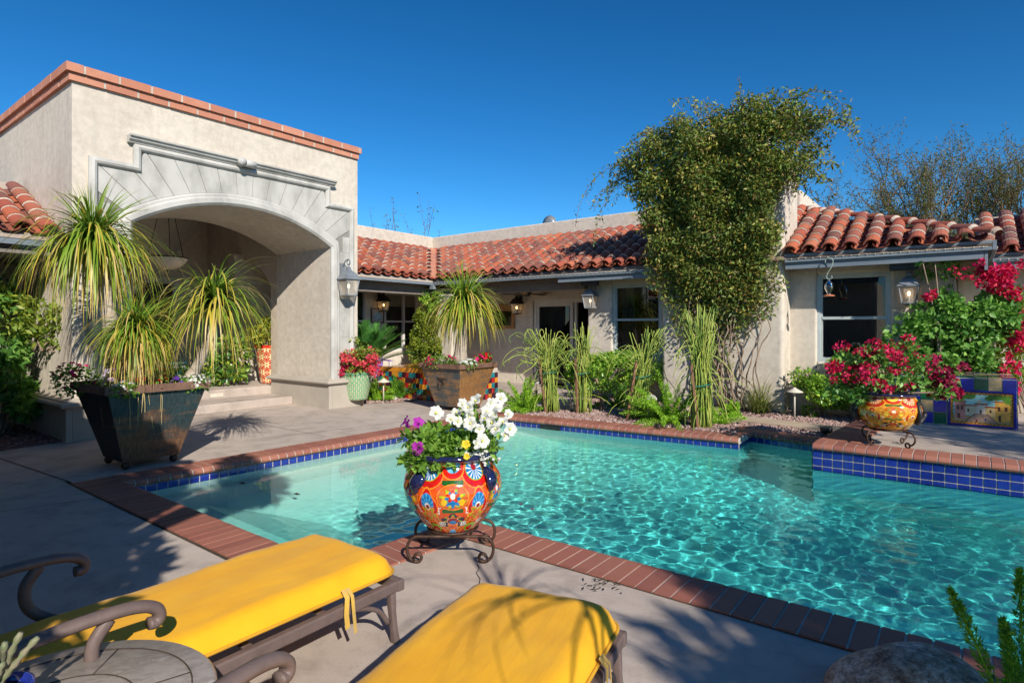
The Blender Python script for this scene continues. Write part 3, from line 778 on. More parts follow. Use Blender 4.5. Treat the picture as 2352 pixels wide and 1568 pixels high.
# cast-stone surround
def band(mb, pts, prof):
    """mouldings: sweep a profile (out, across) along a 2d path in the (y,z) facade plane"""
    k = len(pts); m = len(prof); P = []
    for i in range(k):
        p = Vector(pts[i]); a = (p-Vector(pts[i-1])).normalized() if i > 0 else None
        b = (Vector(pts[i+1])-p).normalized() if i < k-1 else None
        na = Vector((-a.y,a.x)) if a else None; nb = Vector((-b.y,b.x)) if b else None
        if na is None: n = nb
        elif nb is None: n = na
        else:
            n = na+nb; n = n/max(n.length_squared/2, .4)
        for o, q in prof: P.append((o, p.x+n.x*q, p.y+n.y*q))
    mb.add(P, [(i*m+j, i*m+(j+1)%m, (i+1)*m+(j+1)%m, (i+1)*m+j) for i in range(k-1) for j in range(m)]+[tuple(range(m))[::-1], tuple(range((k-1)*m,k*m))])
YM = 2.41
def mir(pts): return [(2*YM-y, z) for y,z in reversed(pts)]
outer = [(.24,.52),(.24,3.86),(.79,3.86),(.79,4.17)]
full = outer + mir(outer)
# voussoir field: radial blocks between arch and frame, 15 mm joints showing mortar
mb = MB()
hw_ = 1.69; rise = .49; Rr = (hw_**2+rise**2)/(2*rise); zc = 3.06-(Rr-rise)
def ext_z(y):
    return 4.15 if .80 < y < 4.02 else 3.85
def topz(y, dy, dz):                      # march a ray out from the arch until it leaves the frame
    t = 0
    while t < 3:
        t += .01; yy, zz = y+dy*t, z_a+dz*t
        if zz > ext_z(yy) or yy < .27 or yy > 4.55: break
    return (min(max(y+dy*t,.27),4.55), min(z_a+dz*t, ext_z(y+dy*t)))
amax = math.asin(hw_/Rr); NV = 15; back = []
def fan(th): return th*1.75              # joints fan out more than the radius
for i in range(NV):
    t0 = -amax+2*amax*i/NV+.0012; t1 = -amax+2*amax*(i+1)/NV-.0012
    pts_in = []; pts_out = []
    for k in range(5):
        t = t0+(t1-t0)*k/4
        y, z_a = YM+(Rr+.20)*math.sin(t), zc+(Rr+.20)*math.cos(t)
        pts_in.append((y, z_a)); f = fan(t); pts_out.append(topz(y, math.sin(f), math.cos(f)))
    for k in range(4):
        P = [pts_in[k], pts_in[k+1], pts_out[k+1], pts_out[k]]
        if k == 0: base = len(mb.v)
    ring = pts_in+pts_out[::-1]; m = len(ring)
    back.append(([p for p in pts_in],[p for p in pts_out]))
    mb.add([(.028,y,z) for y,z in ring]+[(.004,y,z) for y,z in ring], [tuple(range(m))[::-1]]+[(j,(j+1)%m,m+(j+1)%m,m+j) for j in range(m)])
for s in (0,1):                            # side pilaster slabs
    for z0,z1 in ((.52,1.35),(1.353,2.2),(2.203,3.0)):
        ys = (.27,.60) if s == 0 else (2*YM-.60, 2*YM-.27)
        mb.box(.004,.028,ys[0],ys[1],z0,z1)
    ys = (.27,.44) if s == 0 else (2*YM-.44, 2*YM-.27)
    mb.box(.004,.0275,ys[0],ys[1],3.003,3.3)
vs_ = mb.build('arch_voussoirs', M['stone'], por)
mb = MB(); pi_ = [p for a,b in back for p in a]; po_ = [p for a,b in back for p in b]; m = len(pi_)
mb.add([(.018,y,z) for y,z in pi_]+[(.018,y,z) for y,z in po_], [(m+k,m+k+1,k+1,k) for k in range(m-1)])
mb.box(.004,.0165,.27,.62,3.0,3.85); mb.box(.004,.0165,2*YM-.62,2*YM-.27,3.0,3.85)
mb.build('voussoir_joints', pm('grey_joint', [(.20,.19,.17,1),(.28,.265,.24,1)], 9, .9), vs_)
roll = [(.002,-.05),(.045,-.05),(.075,-.03),(.09,0),(.075,.035),(.045,.055),(.002,.055)]
mb = MB(); band(mb, full, roll)
mb.build('surround_roll_moulding', M['stone'], por)
arch_p = [(.70,.52),(.70,1.3),(.70,2.2),(.70,3.03)]+[(YM+(Rr+.02)*math.sin(-amax+2*amax*i/30), zc+(Rr+.02)*math.cos(-amax+2*amax*i/30)) for i in range(31)]+[(4.12,3.03),(4.12,2.2),(4.12,1.3),(4.12,.52)]
ap = [(-.02,-.018),(.05,-.018),(.085,.02),(.085,.09),(.06,.115),(.06,.15),(.045,.175),(.004,.175)]
mb = MB(); band(mb, arch_p, ap); mb.build('arch_moulding', M['stone'], por)
mb = MB()
band(mb, [(.66,4.24),(4.16,4.24)], [(.002,-.02),(.075,-.02),(.085,.0),(.12,.02),(.13,.05),(.16,.06),(.165,.085),(.002,.085)])
mb.build('cornice', M['stone'], por)
mb = MB(); mb.tube([(.16,2.30,4.265),(.16,2.52,4.265)], .058, 12); mb.box(.1,.19,2.27,2.305,4.2,4.335)
mb.tube([(.10,2.285,4.27),(.22,2.285,4.27)], .062, 12)
mb.build('scroll_ornament', M['stone'], por)
# pedestals
def pedestal(x0,x1,y0,y1):
    mb = MB()
    def slabs(p, q, n):
        p, q = Vector(p), Vector(q)
        for i in range(n):
            a = p+(q-p)*i/n; b = p+(q-p)*(i+1)/n; d = (b-a).normalized()*.002
            nn = Vector(((q-p).y,-(q-p).x)).normalized()*.07
            P = [a+d, b-d, b-d-nn, a+d-nn]
            mb.add([(v.x,v.y,0) for v in P]+[(v.x,v.y,.46) for v in P], [(0,3,2,1),(4,5,6,7),(0,1,5,4),(1,2,6,5),(2,3,7,6),(3,0,4,7)])
    mb.box(x0+.03,x1-.03,y0+.03,y1-.03,0,.45)
    slabs((x0,y0),(x1,y0),3 if x1-x0 > 1 else 1); slabs((x1,y0+.071),(x1,y1-.071),1); slabs((x1,y1),(x0,y1),3); slabs((x0,y1-.071),(x0,y0+.071),1)
    b = mb.build('pillar_base', M['stone_base'], por)
    mb = MB(); e = .03; pr = [(e-.03,.461),(e+.015,.461),(e+.04,.478),(e+.045,.50),(e+.03,.525),(e-.01,.535),(e-.015,.55),(-.075,.575)]
    ring = []
    for o,z in pr: ring.append([(x0-o,y0-o,z),(x1+o,y0-o,z),(x1+o,y1+o,z),(x0-o,y1+o,z)])
    mb.add([p for r in ring for p in r], [(i*4+j,i*4+(j+1)%4,(i+1)*4+(j+1)%4,(i+1)*4+j) for i in range(len(pr)-1) for j in range(4)])
    mb.build('base_moulding', M['stone_base'], b)
pedestal(-1.92,.09,-.09,.80); pedestal(-1.92,.09,4.02,4.84)
# steps and floor of the portico
mb = MB(); mb.box(-6.9,-1.95,.51,4.9,.0,.32); mb.box(-1.949,-1.10,.81,4.01,0,.16); mb.box(-1.98,-1.951,.805,4.01,.29,.325)
o = mb.build('entry_steps', M['deck'], None, (*O,0), HROT, bevel=.012); structure(o)
mb = MB(); mb.box(-1.097,-1.085,2.6,2.85,.05,.12)
st = mb.build('step_light', M['pathlight'], None, (*O,0), HROT); st.location = (*W(-1.95+.0,2.9),.22); 
me = st.data
for v in me.vertices: v.co = (v.co.x+1.094, v.co.y-2.725, v.co.z-.085)
tag(st, 'small brass step light set in the upper entry riser', 'step light')

# =================================================================== courtyard house
hou = thing('courtyard_house', 'single storey cream stucco house with red barrel tile roofs round the pool', 'house', (*O,0), HROT)
TM = [M['tile'], M['tilemortar']]
def roof_tiles(mb, org, along, up, ncol, nrow, sp=.305, ex=.345, clip=None, keep_pan=True):
    org, al, up = Vector(org), Vector(along).normalized(), Vector(up).normalized(); nn = al.cross(up)
    if nn.z < 0: nn = -nn
    S = 7
    for i in range(ncol):
        jx = rnd.uniform(-.008,.008)
        for j in range(nrow):
            c = org+al*((i+.5)*sp+jx)+up*(j*ex+rnd.uniform(-.012,.012))
            if clip and not clip(c+up*ex*.4): continue
            Ln = ex*1.12; r0, r1 = .116, .096; lift = .033; th = .022
            tw = al*rnd.uniform(-.006,.006)
            def arc(cc, r, ext=0.0):
                return [cc+al*(r*math.cos(PI*k/S))+nn*(r*.82*math.sin(PI*k/S)) for k in range(S+1)]
            A0 = arc(c+nn*lift, r0); A1 = arc(c+up*Ln+nn*.012+tw, r1); B0 = arc(c+nn*lift, r0-th)
            mb.cur = 0
            vs = [tuple(p) for p in A0+A1+B0]; k1 = S+1
            fs = [(k,k+1,k1+k+1,k1+k) for k in range(S)]+[(2*k1+k,2*k1+k+1,k+1,k) for k in range(S)]
            mb.add(vs, fs, False)
            # mortar crescent bedded under the lip
            mb.cur = 1
            rough = rnd.uniform(.3,1.0)
            D0 = arc(c+nn*lift+up*.006, r0-.004); D1 = arc(c-up*.022*rough+nn*.018, r1+.004) if j > 0 else arc(c+up*.03+nn*lift, r0-.036)
            mb.add([tuple(p) for p in D0+D1], [(k1+k,k1+k+1,k+1,k) for k in range(S)], False)
        for j in range(nrow if keep_pan else 0):
            c = org+al*((i+1.0)*sp)+up*(j*ex-.03)
            if clip and not clip(c+up*ex*.4): continue
            mb.cur = 0
            def arcp(cc, r): return [cc+al*(r*math.cos(PI*k/S))-nn*(r*.62*math.sin(PI*k/S)) for k in range(S+1)]
            A0 = arcp(c+nn*.045, .118); A1 = arcp(c+up*ex*1.1+nn*.02, .118); B0 = arcp(c+nn*.045, .100); k1 = S+1
            mb.add([tuple(p) for p in A0+A1+B0], [(k+1,k,k1+k,k1+k+1) for k in range(S)]+[(2*k1+k+1,2*k1+k,k,k+1) for k in range(S)], False)
def ridge_run(mb, a, b, r=.115, ex=.36):
    a, b = Vector(a), Vector(b); d = (b-a).normalized(); sd = d.cross(Vector((0,0,1))).normalized(); nn = sd.cross(d); n = int((b-a).length/ex); S = 7
    for i in range(n+1):
        c = a+d*i*ex; Ln = ex*1.15
        arc = lambda cc, q: [cc+sd*(q*math.cos(PI*k/S))+nn*(q*.85*math.sin(PI*k/S)) for k in range(S+1)]
        A0, A1, B0 = arc(c+nn*.045, r), arc(c+d*Ln+nn*.01, r*.85), arc(c+nn*.045, r-.018); k1 = S+1
        mb.cur = 0; mb.add([tuple(p) for p in A0+A1+B0], [(k,k+1,k1+k+1,k1+k) for k in range(S)]+[(2*k1+k,2*k1+k+1,k+1,k) for k in range(S)])
        mb.cur = 1; D0 = arc(c+nn*.045+d*.005, r-.004); D1 = arc(c-d*.06+nn*.012, r*.85+.003)
        mb.add([tuple(p) for p in D0+D1], [(k1+k,k1+k+1,k+1,k) for k in range(S)])
SL = 1.24/2.6; cs, sn = 1/math.hypot(1,SL), SL/math.hypot(1,SL)
ZE = 2.86
def deckq(mb, pts, th=.05):              # roof sheathing slab
    mb.add(pts+[(x,y,z-th) for x,y,z in pts], [(0,1,2,3),(7,6,5,4),(0,4,5,1),(1,5,6,2),(2,6,7,3),(3,7,4,0)])
zr = lambda d: ZE-.05+SL*d
mb = MB()
roof_tiles(mb, (-1.65-2.6,8.46,ZE-.0), (1,0,0), (0,cs,sn), 46, 9, clip=lambda p: p.x > -1.62-(p.y-8.5)+.13 and p.x < 9.95-(p.y-8.5)*1.196-.1 and p.y < 11.06 and not (4.7 < p.x < 7.12 and p.y < 9.9))
roof_tiles(mb, (-1.61,4.76,ZE), (0,1,0), (-cs,0,sn), 22, 9, clip=lambda p: p.y-8.5 < -(p.x+1.65)-.13 and p.x > -4.21)
ridge_run(mb, (9.98,8.5,ZE+.03), (6.95,11.05,4.0))
mb.cur = 1
deckq(mb, [(-1.65,8.5,zr(0)-.02),(9.95,8.5,zr(0)-.02),(6.84,11.1,zr(2.6)-.02),(-4.25,11.1,zr(2.6)-.02)])
deckq(mb, [(-1.652,8.49,zr(0)-.025),(-4.25,11.09,zr(2.6)-.025),(-4.25,4.76,zr(2.6)-.025),(-1.652,4.76,zr(0)-.025)])
deckq(mb, [(9.95,8.5,zr(0)-.022),(9.95,13,zr(0)-.022),(6.85,13,zr(2.6)-.022),(6.85,11.1,zr(2.6)-.022)])
roof_main = mb.build('tiled_roof', TM, hou)
mb = MB()                                 # valley flashing
a, b = Vector((-1.62,8.47,ZE+.02)), Vector((-4.2,11.05,ZE+.02+SL*2.58)); mb.bar(a, b, .16, .05)
mb.build('valley_flashing', M['brick_cap'], roof_main)
# roof of the wing beyond, at the right edge
mb = MB()
roof_tiles(mb, (9.8,10.36,ZE-.02), (1,0,0), (0,cs,sn), 20, 6)
mb.cur = 1; deckq(mb, [(9.8,10.4,zr(0)-.03),(16,10.4,zr(0)-.03),(16,12.4,zr(2)-.03),(9.8,12.4,zr(2)-.03)])
ridge_run(mb, (10.6,12.3,ZE+SL*1.93), (16,12.3,ZE+SL*1.93), ex=.42)
mb.build('tiled_roof', TM, hou)
# roofs on the left of the portico and over the wing beyond the left edge
mb = MB()
roof_tiles(mb, (-.42,-2.1,ZE), (0,1,0), (-cs,0,sn), 7, 7, clip=lambda p: p.y > -2+(-.45-p.x)+.1 and p.y < -.03)
roof_tiles(mb, (-.6,-2.31,ZE+.42), (1,0,0), (0,-cs,sn), 26, 5, clip=lambda p: p.x < 7.3)
mb.cur = 1
deckq(mb, [(-.45,-.02,zr(0)-.02),(-2.8,-.02,zr(2.35)-.02),(-2.8,-4.3,zr(2.35)-.02),(-.45,-2.0,zr(0)-.02)])
deckq(mb, [(-.6,-2.37,zr(0)+.39),(-.6,-4.75,zr(2.4)+.39),(7.3,-4.75,zr(2.4)+.39),(7.3,-2.37,zr(0)+.39)][::-1])
mb.build('tiled_roof', TM, hou)
# parapets
mb = MB()
mb.box(-4.25-.35, 6.84, 11.1, 11.45, 3.0, 4.50)
mb.box(-4.6, -4.25, 4.76, 11.099, 3.0, 4.50)
mb.box(6.49, 6.839, 11.451, 17, 3.0, 4.50)
mb.build('parapet_wall', M['stucco'], hou, bevel=.03)
# fascias
for bx_ in ((-1.68,4.75,8.50,8.54,2.67,2.80),(7.1,9.95,8.50,8.54,2.69,2.83),(2.3,4.75,8.545,8.59,2.56,2.685),(7.1,9.85,8.545,8.59,2.57,2.70),(9.955,10.0,8.50,12.5,2.69,2.83),(9.86,9.90,8.545,12.4,2.40,2.70),
            (-1.70,-1.66,4.76,8.499,2.67,2.80),(10.01,16,10.40,10.44,2.67,2.81),(10.01,16,10.445,10.49,2.54,2.68),(-.50,-.46,-1.999,-.03,2.66,2.80),(-.46,7.3,-2.40,-2.36,3.08,3.22)):
    mb = MB(); mb.box(*bx_); mb.build('fascia', M['bluewood'], hou)
for i in range(8): x = -1.0+i*.68; mb = MB(); mb.bar((x,8.6,2.72),(x,9.3,2.72+SL*.7),.05,.10); mb.build('rafter_tail', M['bluewood'], hou)
for i in range(6): y = 5.0+i*.62; mb = MB(); mb.bar((-1.75,y,2.72),(-2.45,y,2.72+SL*.7),.05,.10); mb.build('rafter_tail', M['bluewood'], hou)
mb = MB(); mb.box(-1.72,-1.6,8.45,8.56,2.56,2.67); mb.build('rafter_tail', M['bluewood'], hou)
mb = MB()
mb.box(-1.95, 2.745, 8.95, 9.2, 2.42, 2.72); mb.box(-2.2,-1.96,4.76,9.2,2.42,2.72)
mb.build('veranda_beam', M['beam'], hou)
# walls
mb = MB()
def wall_x(x0,x1,y0,y1,z0,z1,holes):      # wall along x with window holes (xa,xb,za,zb)
    xs = x0
    for xa,xb,za,zb_ in sorted(holes):
        mb.box(xs,xa,y0,y1,z0,z1); mb.box(xa,xb,y0,y1,z0,za); mb.box(xa,xb,y0,y1,zb_,z1); xs = xb
    mb.box(xs,x1,y0,y1,z0,z1)
WL1 = (3.37,4.53,.92,2.50); WR1 = (7.50,8.64,.92,2.50)
wall_x(2.75,4.9,9.1,9.42,0,2.78,[WL1]); mb.box(2.75,3.05,9.425,10.398,0,2.78)
mb.build('outer_wall', M['stucco'], hou, bevel=.035, bseg=3)
mb = MB(); wall_x(7.0,9.5,9.1,9.42,0,2.78,[WR1]); mb.box(9.2,9.5,9.425,13,0,2.78)
mb.build('outer_wall', M['stucco'], hou, bevel=.035, bseg=3)
mb = MB(); mb.box(9.51,16,11.0,11.3,0,2.78)
mb.build('outer_wall', M['stucco'], hou, bevel=.035, bseg=3)
mb = MB()
wall_x(-3.4,4.9,10.4,10.7,0,3.2,[(.27,2.74,.0,2.28)])
mb.box(-3.7,-3.4,4.0,7.42,0,3.2)
def wall_y(y0,y1,x0,x1,z0,z1,holes):
    ys = y0
    for ya,yb,za,zb_ in sorted(holes):
        mb.box(x0,x1,ys,ya,z0,z1); mb.box(x0,x1,ya,yb,z0,za); mb.box(x0,x1,ya,yb,zb_,z1); ys = yb
    mb.box(x0,x1,ys,y1,z0,z1)
wall_y(7.42,10.4,-3.7,-3.4,0,3.2,[(8.36,9.66,.85,2.57)])
mb.build('veranda_wall', M['stucco'], hou)
mb = MB(); mb.box(-3.4,4.8,9.1,10.4,2.86,2.9); mb.box(-3.4,-2.0,4.8,9.09,2.86,2.9)
mb.build('veranda_ceiling', M['beam'], hou)
mb = MB(); mb.box(-2.8,-2.5,-6,-.004,0,2.9); mb.box(-2.5,7.1,-3.2,-2.95,0,3.15); mb.box(6.85,7.1,-6,-3.201,0,3.15)
mb.build('left_wing_wall', M['stucco'], hou)
mb = MB(); mb.box(-2.49,-.55,-2.0,-.01,2.55,2.6); mb.build('veranda_ceiling', M['beam'], hou)
mb = MB(); mb.box(-1.62,-1.08,8.62,9.24,0,2.42)
mb.build('corner_pillar', M['stucco'], hou, bevel=.04, bseg=3)
# windows
def window(x0,x1,z0,z1,y,mid=True,frame='frame',axis='x',mull=None,shade=None,curt=None):
    mb = MB(); f = .05
    P = (lambda a0,a1,t0,t1,c0,c1: mb.box(a0,a1,y+t0,y+t1,c0,c1)) if axis == 'x' else (lambda a0,a1,t0,t1,c0,c1: mb.box(y-t1,y-t0,a0,a1,c0,c1))
    P(x0,x0+f,.05,.13,z0,z1); P(x1-f,x1,.05,.13,z0,z1); P(x0+f,x1-f,.05,.13,z1-f,z1); P(x0+f,x1-f,.05,.13,z0,z0+f)
    g = .035; P(x0+f,x0+f+g,.07,.14,z0+f,z1-f); P(x1-f-g,x1-f,.07,.14,z0+f,z1-f)
    P(x0+f+g,x1-f-g,.07,.14,z1-f-g,z1-f); P(x0+f+g,x1-f-g,.07,.14,z0+f,z0+f+g)
    zm = (z0+z1)/2
    if mid: P(x0+f+g,x1-f-g,.06,.14,zm-.025,zm+.025)
    if mull:
        for q in mull: P(q-.04,q+.04,.055,.142,z0+f,z1-f)
    wf = mb.build('window', M[frame], hou)
    mb = MB(); P(x0+.02,x1-.02,.115,.118,z0+.02,z1-.02)
    mb.build('pane', M['pane'], wf)
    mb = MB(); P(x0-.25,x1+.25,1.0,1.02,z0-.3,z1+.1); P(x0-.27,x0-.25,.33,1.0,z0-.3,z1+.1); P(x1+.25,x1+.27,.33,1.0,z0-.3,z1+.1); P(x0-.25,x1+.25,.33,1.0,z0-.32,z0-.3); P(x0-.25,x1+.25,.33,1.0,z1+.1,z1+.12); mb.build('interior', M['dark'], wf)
    if curt:
        for a,b,mt in curt:
            mb = MB(); n_ = 24; pts_ = [(a+(b-a)*k/n_, .40+.03*math.sin(k*1.7)) for k in range(n_+1)]
            vv = [((q,y+w_,z) if axis == 'x' else (y-w_,q,z)) for q,w_ in pts_ for z in (z0-.1,z1)]
            mb.add(vv, [(2*k,2*k+2,2*k+3,2*k+1) for k in range(n_)], True); mb.build('curtain', M[mt], wf)
    if shade:
        mb = MB()
        for a,b in shade: P(a,b,.108,.112,z1-.05-.38,z1-.05)
        mb.build('roller_shade', M['shade'], wf)
    return wf
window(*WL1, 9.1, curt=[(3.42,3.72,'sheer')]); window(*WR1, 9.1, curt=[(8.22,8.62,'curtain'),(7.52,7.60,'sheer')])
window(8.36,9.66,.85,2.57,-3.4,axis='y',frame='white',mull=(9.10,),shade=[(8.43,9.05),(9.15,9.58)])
mb = MB(); 
wx = window(7.0,7.62,.85,2.57,-3.40+.14,axis='y',frame='white')
# sliding door
mb = MB(); y = 10.4
for a0,a1 in ((.29,.37),(2.66,2.74)): mb.box(a0,a1,y+.03,y+.12,0,2.28)
mb.box(.37,2.66,y+.03,y+.12,2.19,2.28)
for a0,a1 in ((.37,.44),(1.43,1.52)): mb.box(a0,a1,y+.05,y+.13,0,2.19)
mb.box(1.56,1.62,y+.07,y+.15,0,2.19); mb.box(.44,1.43,y+.05,y+.13,2.10,2.19)
door = mb.build('sliding_door', M['white'], hou)
mb = MB(); mb.box(.43,1.44,y+.09,y+.094,0.05,2.12); mb.build('pane', M['pane'], door)
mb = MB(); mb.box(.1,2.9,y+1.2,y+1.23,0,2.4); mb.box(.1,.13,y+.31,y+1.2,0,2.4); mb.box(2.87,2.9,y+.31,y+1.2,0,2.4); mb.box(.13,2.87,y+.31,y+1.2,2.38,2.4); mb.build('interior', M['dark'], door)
mb = MB(); mb.box(2.2,2.5,y+1.17,y+1.195,1.35,1.75); mb.build('wall_picture', M['sheer'], door)
# chimney
mb = MB(); mb.box(4.76,7.06,8.6,9.75,0,4.75); mb.box(5.2,6.6,8.75,9.6,4.751,5.3)
mb.build('chimney', M['stucco'], hou, bevel=.07, bseg=4)
# little string lights clipped along the fascia
mb = MB()
def bulbs(a,b):
    a,b = Vector(a),Vector(b); n = int((b-a).length/.11)
    for i in range(n):
        p = a+(b-a)*(i+.5)/n; mb.sphere(tuple(p), .011, 6, 4)
    mb.tube([a,b], .004, 4)
bulbs((-1.6,8.492,2.72),(4.7,8.492,2.72)); bulbs((7.15,8.492,2.74),(9.9,8.492,2.74)); bulbs((10.05,10.392,2.7),(14,10.392,2.7)); bulbs((10.008,8.6,2.74),(10.008,10.3,2.74))
sl_ = mb.build('string_lights', M['pathlight'], None, (*O,0), HROT); tag(sl_, 'string of tiny clear bulbs clipped along the grey eaves', 'string lights')
# =================================================================== rusty steel planters
def planter(name, label, loc, top, bot, h, mats, rot=HROT, ring=False):
    t = thing('steel_planter', label, 'planter', loc, rot, None)
    z0 = .085; c = lambda s, z: [(-s/2,-s/2,z),(s/2,-s/2,z),(s/2,s/2,z),(-s/2,s/2,z)]
    mb = MB()
    B, T, Ti = c(bot,z0), c(top,h), c(top-.05,h)
    Bi = c(bot-.03, z0+.02)
    vs = B+T
    mb.cur = 0; mb.add(vs, [(0,1,5,4)]); mb.cur = 1; mb.add(vs, [(1,2,6,5)]); mb.cur = 0; mb.add(vs, [(2,3,7,6),(3,0,4,7),(3,2,1,0)])
    mb.cur = 0; mb.add(c(top-.02,h)+c(top-.02-.12*(top-bot)/h, h-.12), [(i,4+i,4+(i+1)%4,(i+1)%4) for i in range(4)])
    mb.build('planter_body', mats, t, bevel=.006)
    mb = MB(); e = .012
    for i in range(4):
        a, b = Vector(c(top+e*2,h-.04)[i]), Vector(c(top+e*2,h-.04)[(i+1)%4]); 
        k = (top-bot)/2/h; o = Vector((a+b)/2); o.z = 0; o = o.normalized()
        mb.bar(a-o*.004*0, b, .012, .085)
        for q in (.04,.5,.96): mb.sphere(tuple(a+(b-a)*q+o*.012), .013, 6, 4)
    mb.build('rim_band', M['rust_rim'], t)
    mb = MB(); s = (top-.06); mb.add(c(s,h-.07), [(0,1,2,3)]); mb.build('soil', M['soil'], t)
    for i in range(4):
        p = c(bot-.08, 0)[i]; mb = MB(); mb.sphere((p[0],p[1],.045), .045, 10, 7); mb.build('ball_foot', M['iron'], t)
    if ring:
        mb = MB(); y = -((top+bot)/4+.085); zz = h*.62
        yy = -(bot/2+(top-bot)/2*(zz-z0)/(h-z0))-.012
        mb.tube([(-.12,yy,zz+.07),(-.05,yy-.01,zz+.05),(.05,yy-.01,zz+.05),(.12,yy,zz+.07)], .012, 6)
        mb.tube([(.055*math.sin(a),yy-.02,zz-.01+.06*math.cos(a)) for a in [2*PI*i/16 for i in range(17)]], .010, 6)
        mb.build('ring_handle', M['iron'], t)
    return t
PL1 = (2.14,.06); PL2 = (2.02,5.52)
planter('p', 'large tapered patina steel planter with teal front on ball feet near the pool corner', (*W(*PL1),0), 1.03, .57, .93, [M['rust_dark'], M['rust_teal']], ring=False)
planter('p', 'tapered rusty steel planter with a ring handle beside the tiled bench', (*W(*PL2),0), 1.02, .60, .88, [M['rust_grey'], M['rust_orange']], ring=True)

# =================================================================== ponytail palms
def ponytail(label, base, head, n, length, trunk_r, mat='pony', dead=.12, up=.35, grav=2.6, bend_pt=None, w0=.022, group=None, long_dead=0, tuft=.8):
    bx, by, bz = base; t = thing('ponytail_palm', label, 'palm', base, 0, group)
    hd = Vector(head)-Vector(base)
    mid = Vector(bend_pt)-Vector(base) if bend_pt else hd*.5
    pts = []
    for i in range(11):
        s = i/10; pts.append((1-s)**2*Vector((0,0,-.06))+2*s*(1-s)*mid+s*s*hd)
    mb = MB(); mb.tube(pts, [trunk_r*(1.45-1.0*i/10+.10*math.sin(i*2.1)) for i in range(11)], 12)
    mb.build('trunk', M['palebark'], t)
    mb = MB()
    for i in range(n):
        az = rnd.uniform(0, 2*PI); el = math.asin(rnd.uniform(-.25, 1))
        el = el*(1-up)+up*rnd.uniform(.2,1.35)
        d = Vector((math.cos(az)*math.cos(el), math.sin(az)*math.cos(el), math.sin(el)))
        p0 = hd+Vector((rnd.gauss(0,.03), rnd.gauss(0,.03), rnd.uniform(-.10,.08)))
        ln = length*rnd.uniform(.5,1.16)
        pts = bend(p0, d, ln, 9, grav*rnd.uniform(.5,1.6)/max(.4,length), .055, 1.0)
        rv = rnd.random()
        if el < .3: rv = min(1, rv+.25)
        ww = w0*rnd.uniform(.7,1.2)
        side = d.cross(Vector((0,0,1)))
        mb.strip(pts, lambda q, ww=ww: ww*(1-.15*q)*max(.06, 1-q**2.2), face=Vector((d.x*.4,d.y*.4,1))+rdv(.25), rv=rv)
    for i in range(int(n*.13)):           # stiff tuft at the growing point
        az = rnd.uniform(0,2*PI); el = rnd.uniform(.95,1.5); d = Vector((math.cos(az)*math.cos(el), math.sin(az)*math.cos(el), math.sin(el)))
        ww = w0*rnd.uniform(.6,1.0)
        mb.strip(bend(hd+rdv(.03), d, length*rnd.uniform(.4*min(1,tuft+.2),tuft), 8, .8/max(.4,length), .03), lambda q, ww=ww: ww*max(.06, 1-q**1.5), face=rdv(1), rv=rnd.uniform(0,.35))
    nd = int(n*dead)
    ms = MB()
    for i in range(nd):                   # dry leaves curling down under the head
        az = rnd.uniform(0,2*PI); d = Vector((math.cos(az), math.sin(az), rnd.uniform(-.3,.5)))
        p0 = hd+Vector((0,0,-.06)); ln = length*rnd.uniform(.55,.95+long_dead)
        pts = bend(p0, d, ln, 12, 4.2/max(.4,length), .16)
        ms.strip(pts, lambda q: .011*(1-.7*q), face=Vector((d.x*.5,d.y*.5,1))+rdv(.5), rv=.5)
    if nd: ms.build('dry_leaves', M['straw'], t)
    mb.build('crown', M[mat], t)
    return t
def rdv(s): return Vector((rnd.uniform(-s,s), rnd.uniform(-s,s), rnd.uniform(-s,s)))
def pw(x, y, z): return (*W(x,y), z)
def at(u, v, Y): return ((u-1176)/1352.4*Y, Y, CAMH+(751-v)/1352.4*Y)
Yp = W(*PL1)[1]
ponytail('tallest ponytail palm with long yellowing strap leaves in front of the portico pillar', at(272,862,Yp+.05), at(213,552,Yp+.30), 620, 1.14, .085, dead=.16, grav=2.5, up=.36, bend_pt=at(262,740,Yp+.1), w0=.030)
ponytail('short bushy ponytail palm with curled dry leaves hanging over the teal planter', at(318,868,Yp-.25), at(312,760,Yp-.28), 700, .72, .055, mat='pony2', dead=.22, grav=2.3, up=.3, w0=.017, long_dead=.6)
ponytail('leaning ponytail palm with bent pale trunk over the planter side facing the steps', at(432,862,Yp+.1), at(492,693,Yp+.15), 430, 1.0, .05, dead=.08, grav=1.9, up=.22, tuft=.35, bend_pt=at(482,810,Yp+.1), w0=.022)
Ym = W(*PL2)[1]
ponytail('round headed ponytail palm on a straight trunk in the orange rust planter', at(1056,828,Ym), at(1066,697,Ym), 560, 1.12, .10, dead=.012, grav=2.1, up=.38, w0=.036)
# the palm behind the photographer whose fronds throw the streaked shade on the lounger
ponytail('ponytail palm growing behind the loungers', (1.75,-.55,0), (1.42,-.26,2.30), 34, 1.15, .05, dead=0, grav=1.5, up=.1, w0=.024, tuft=.6)

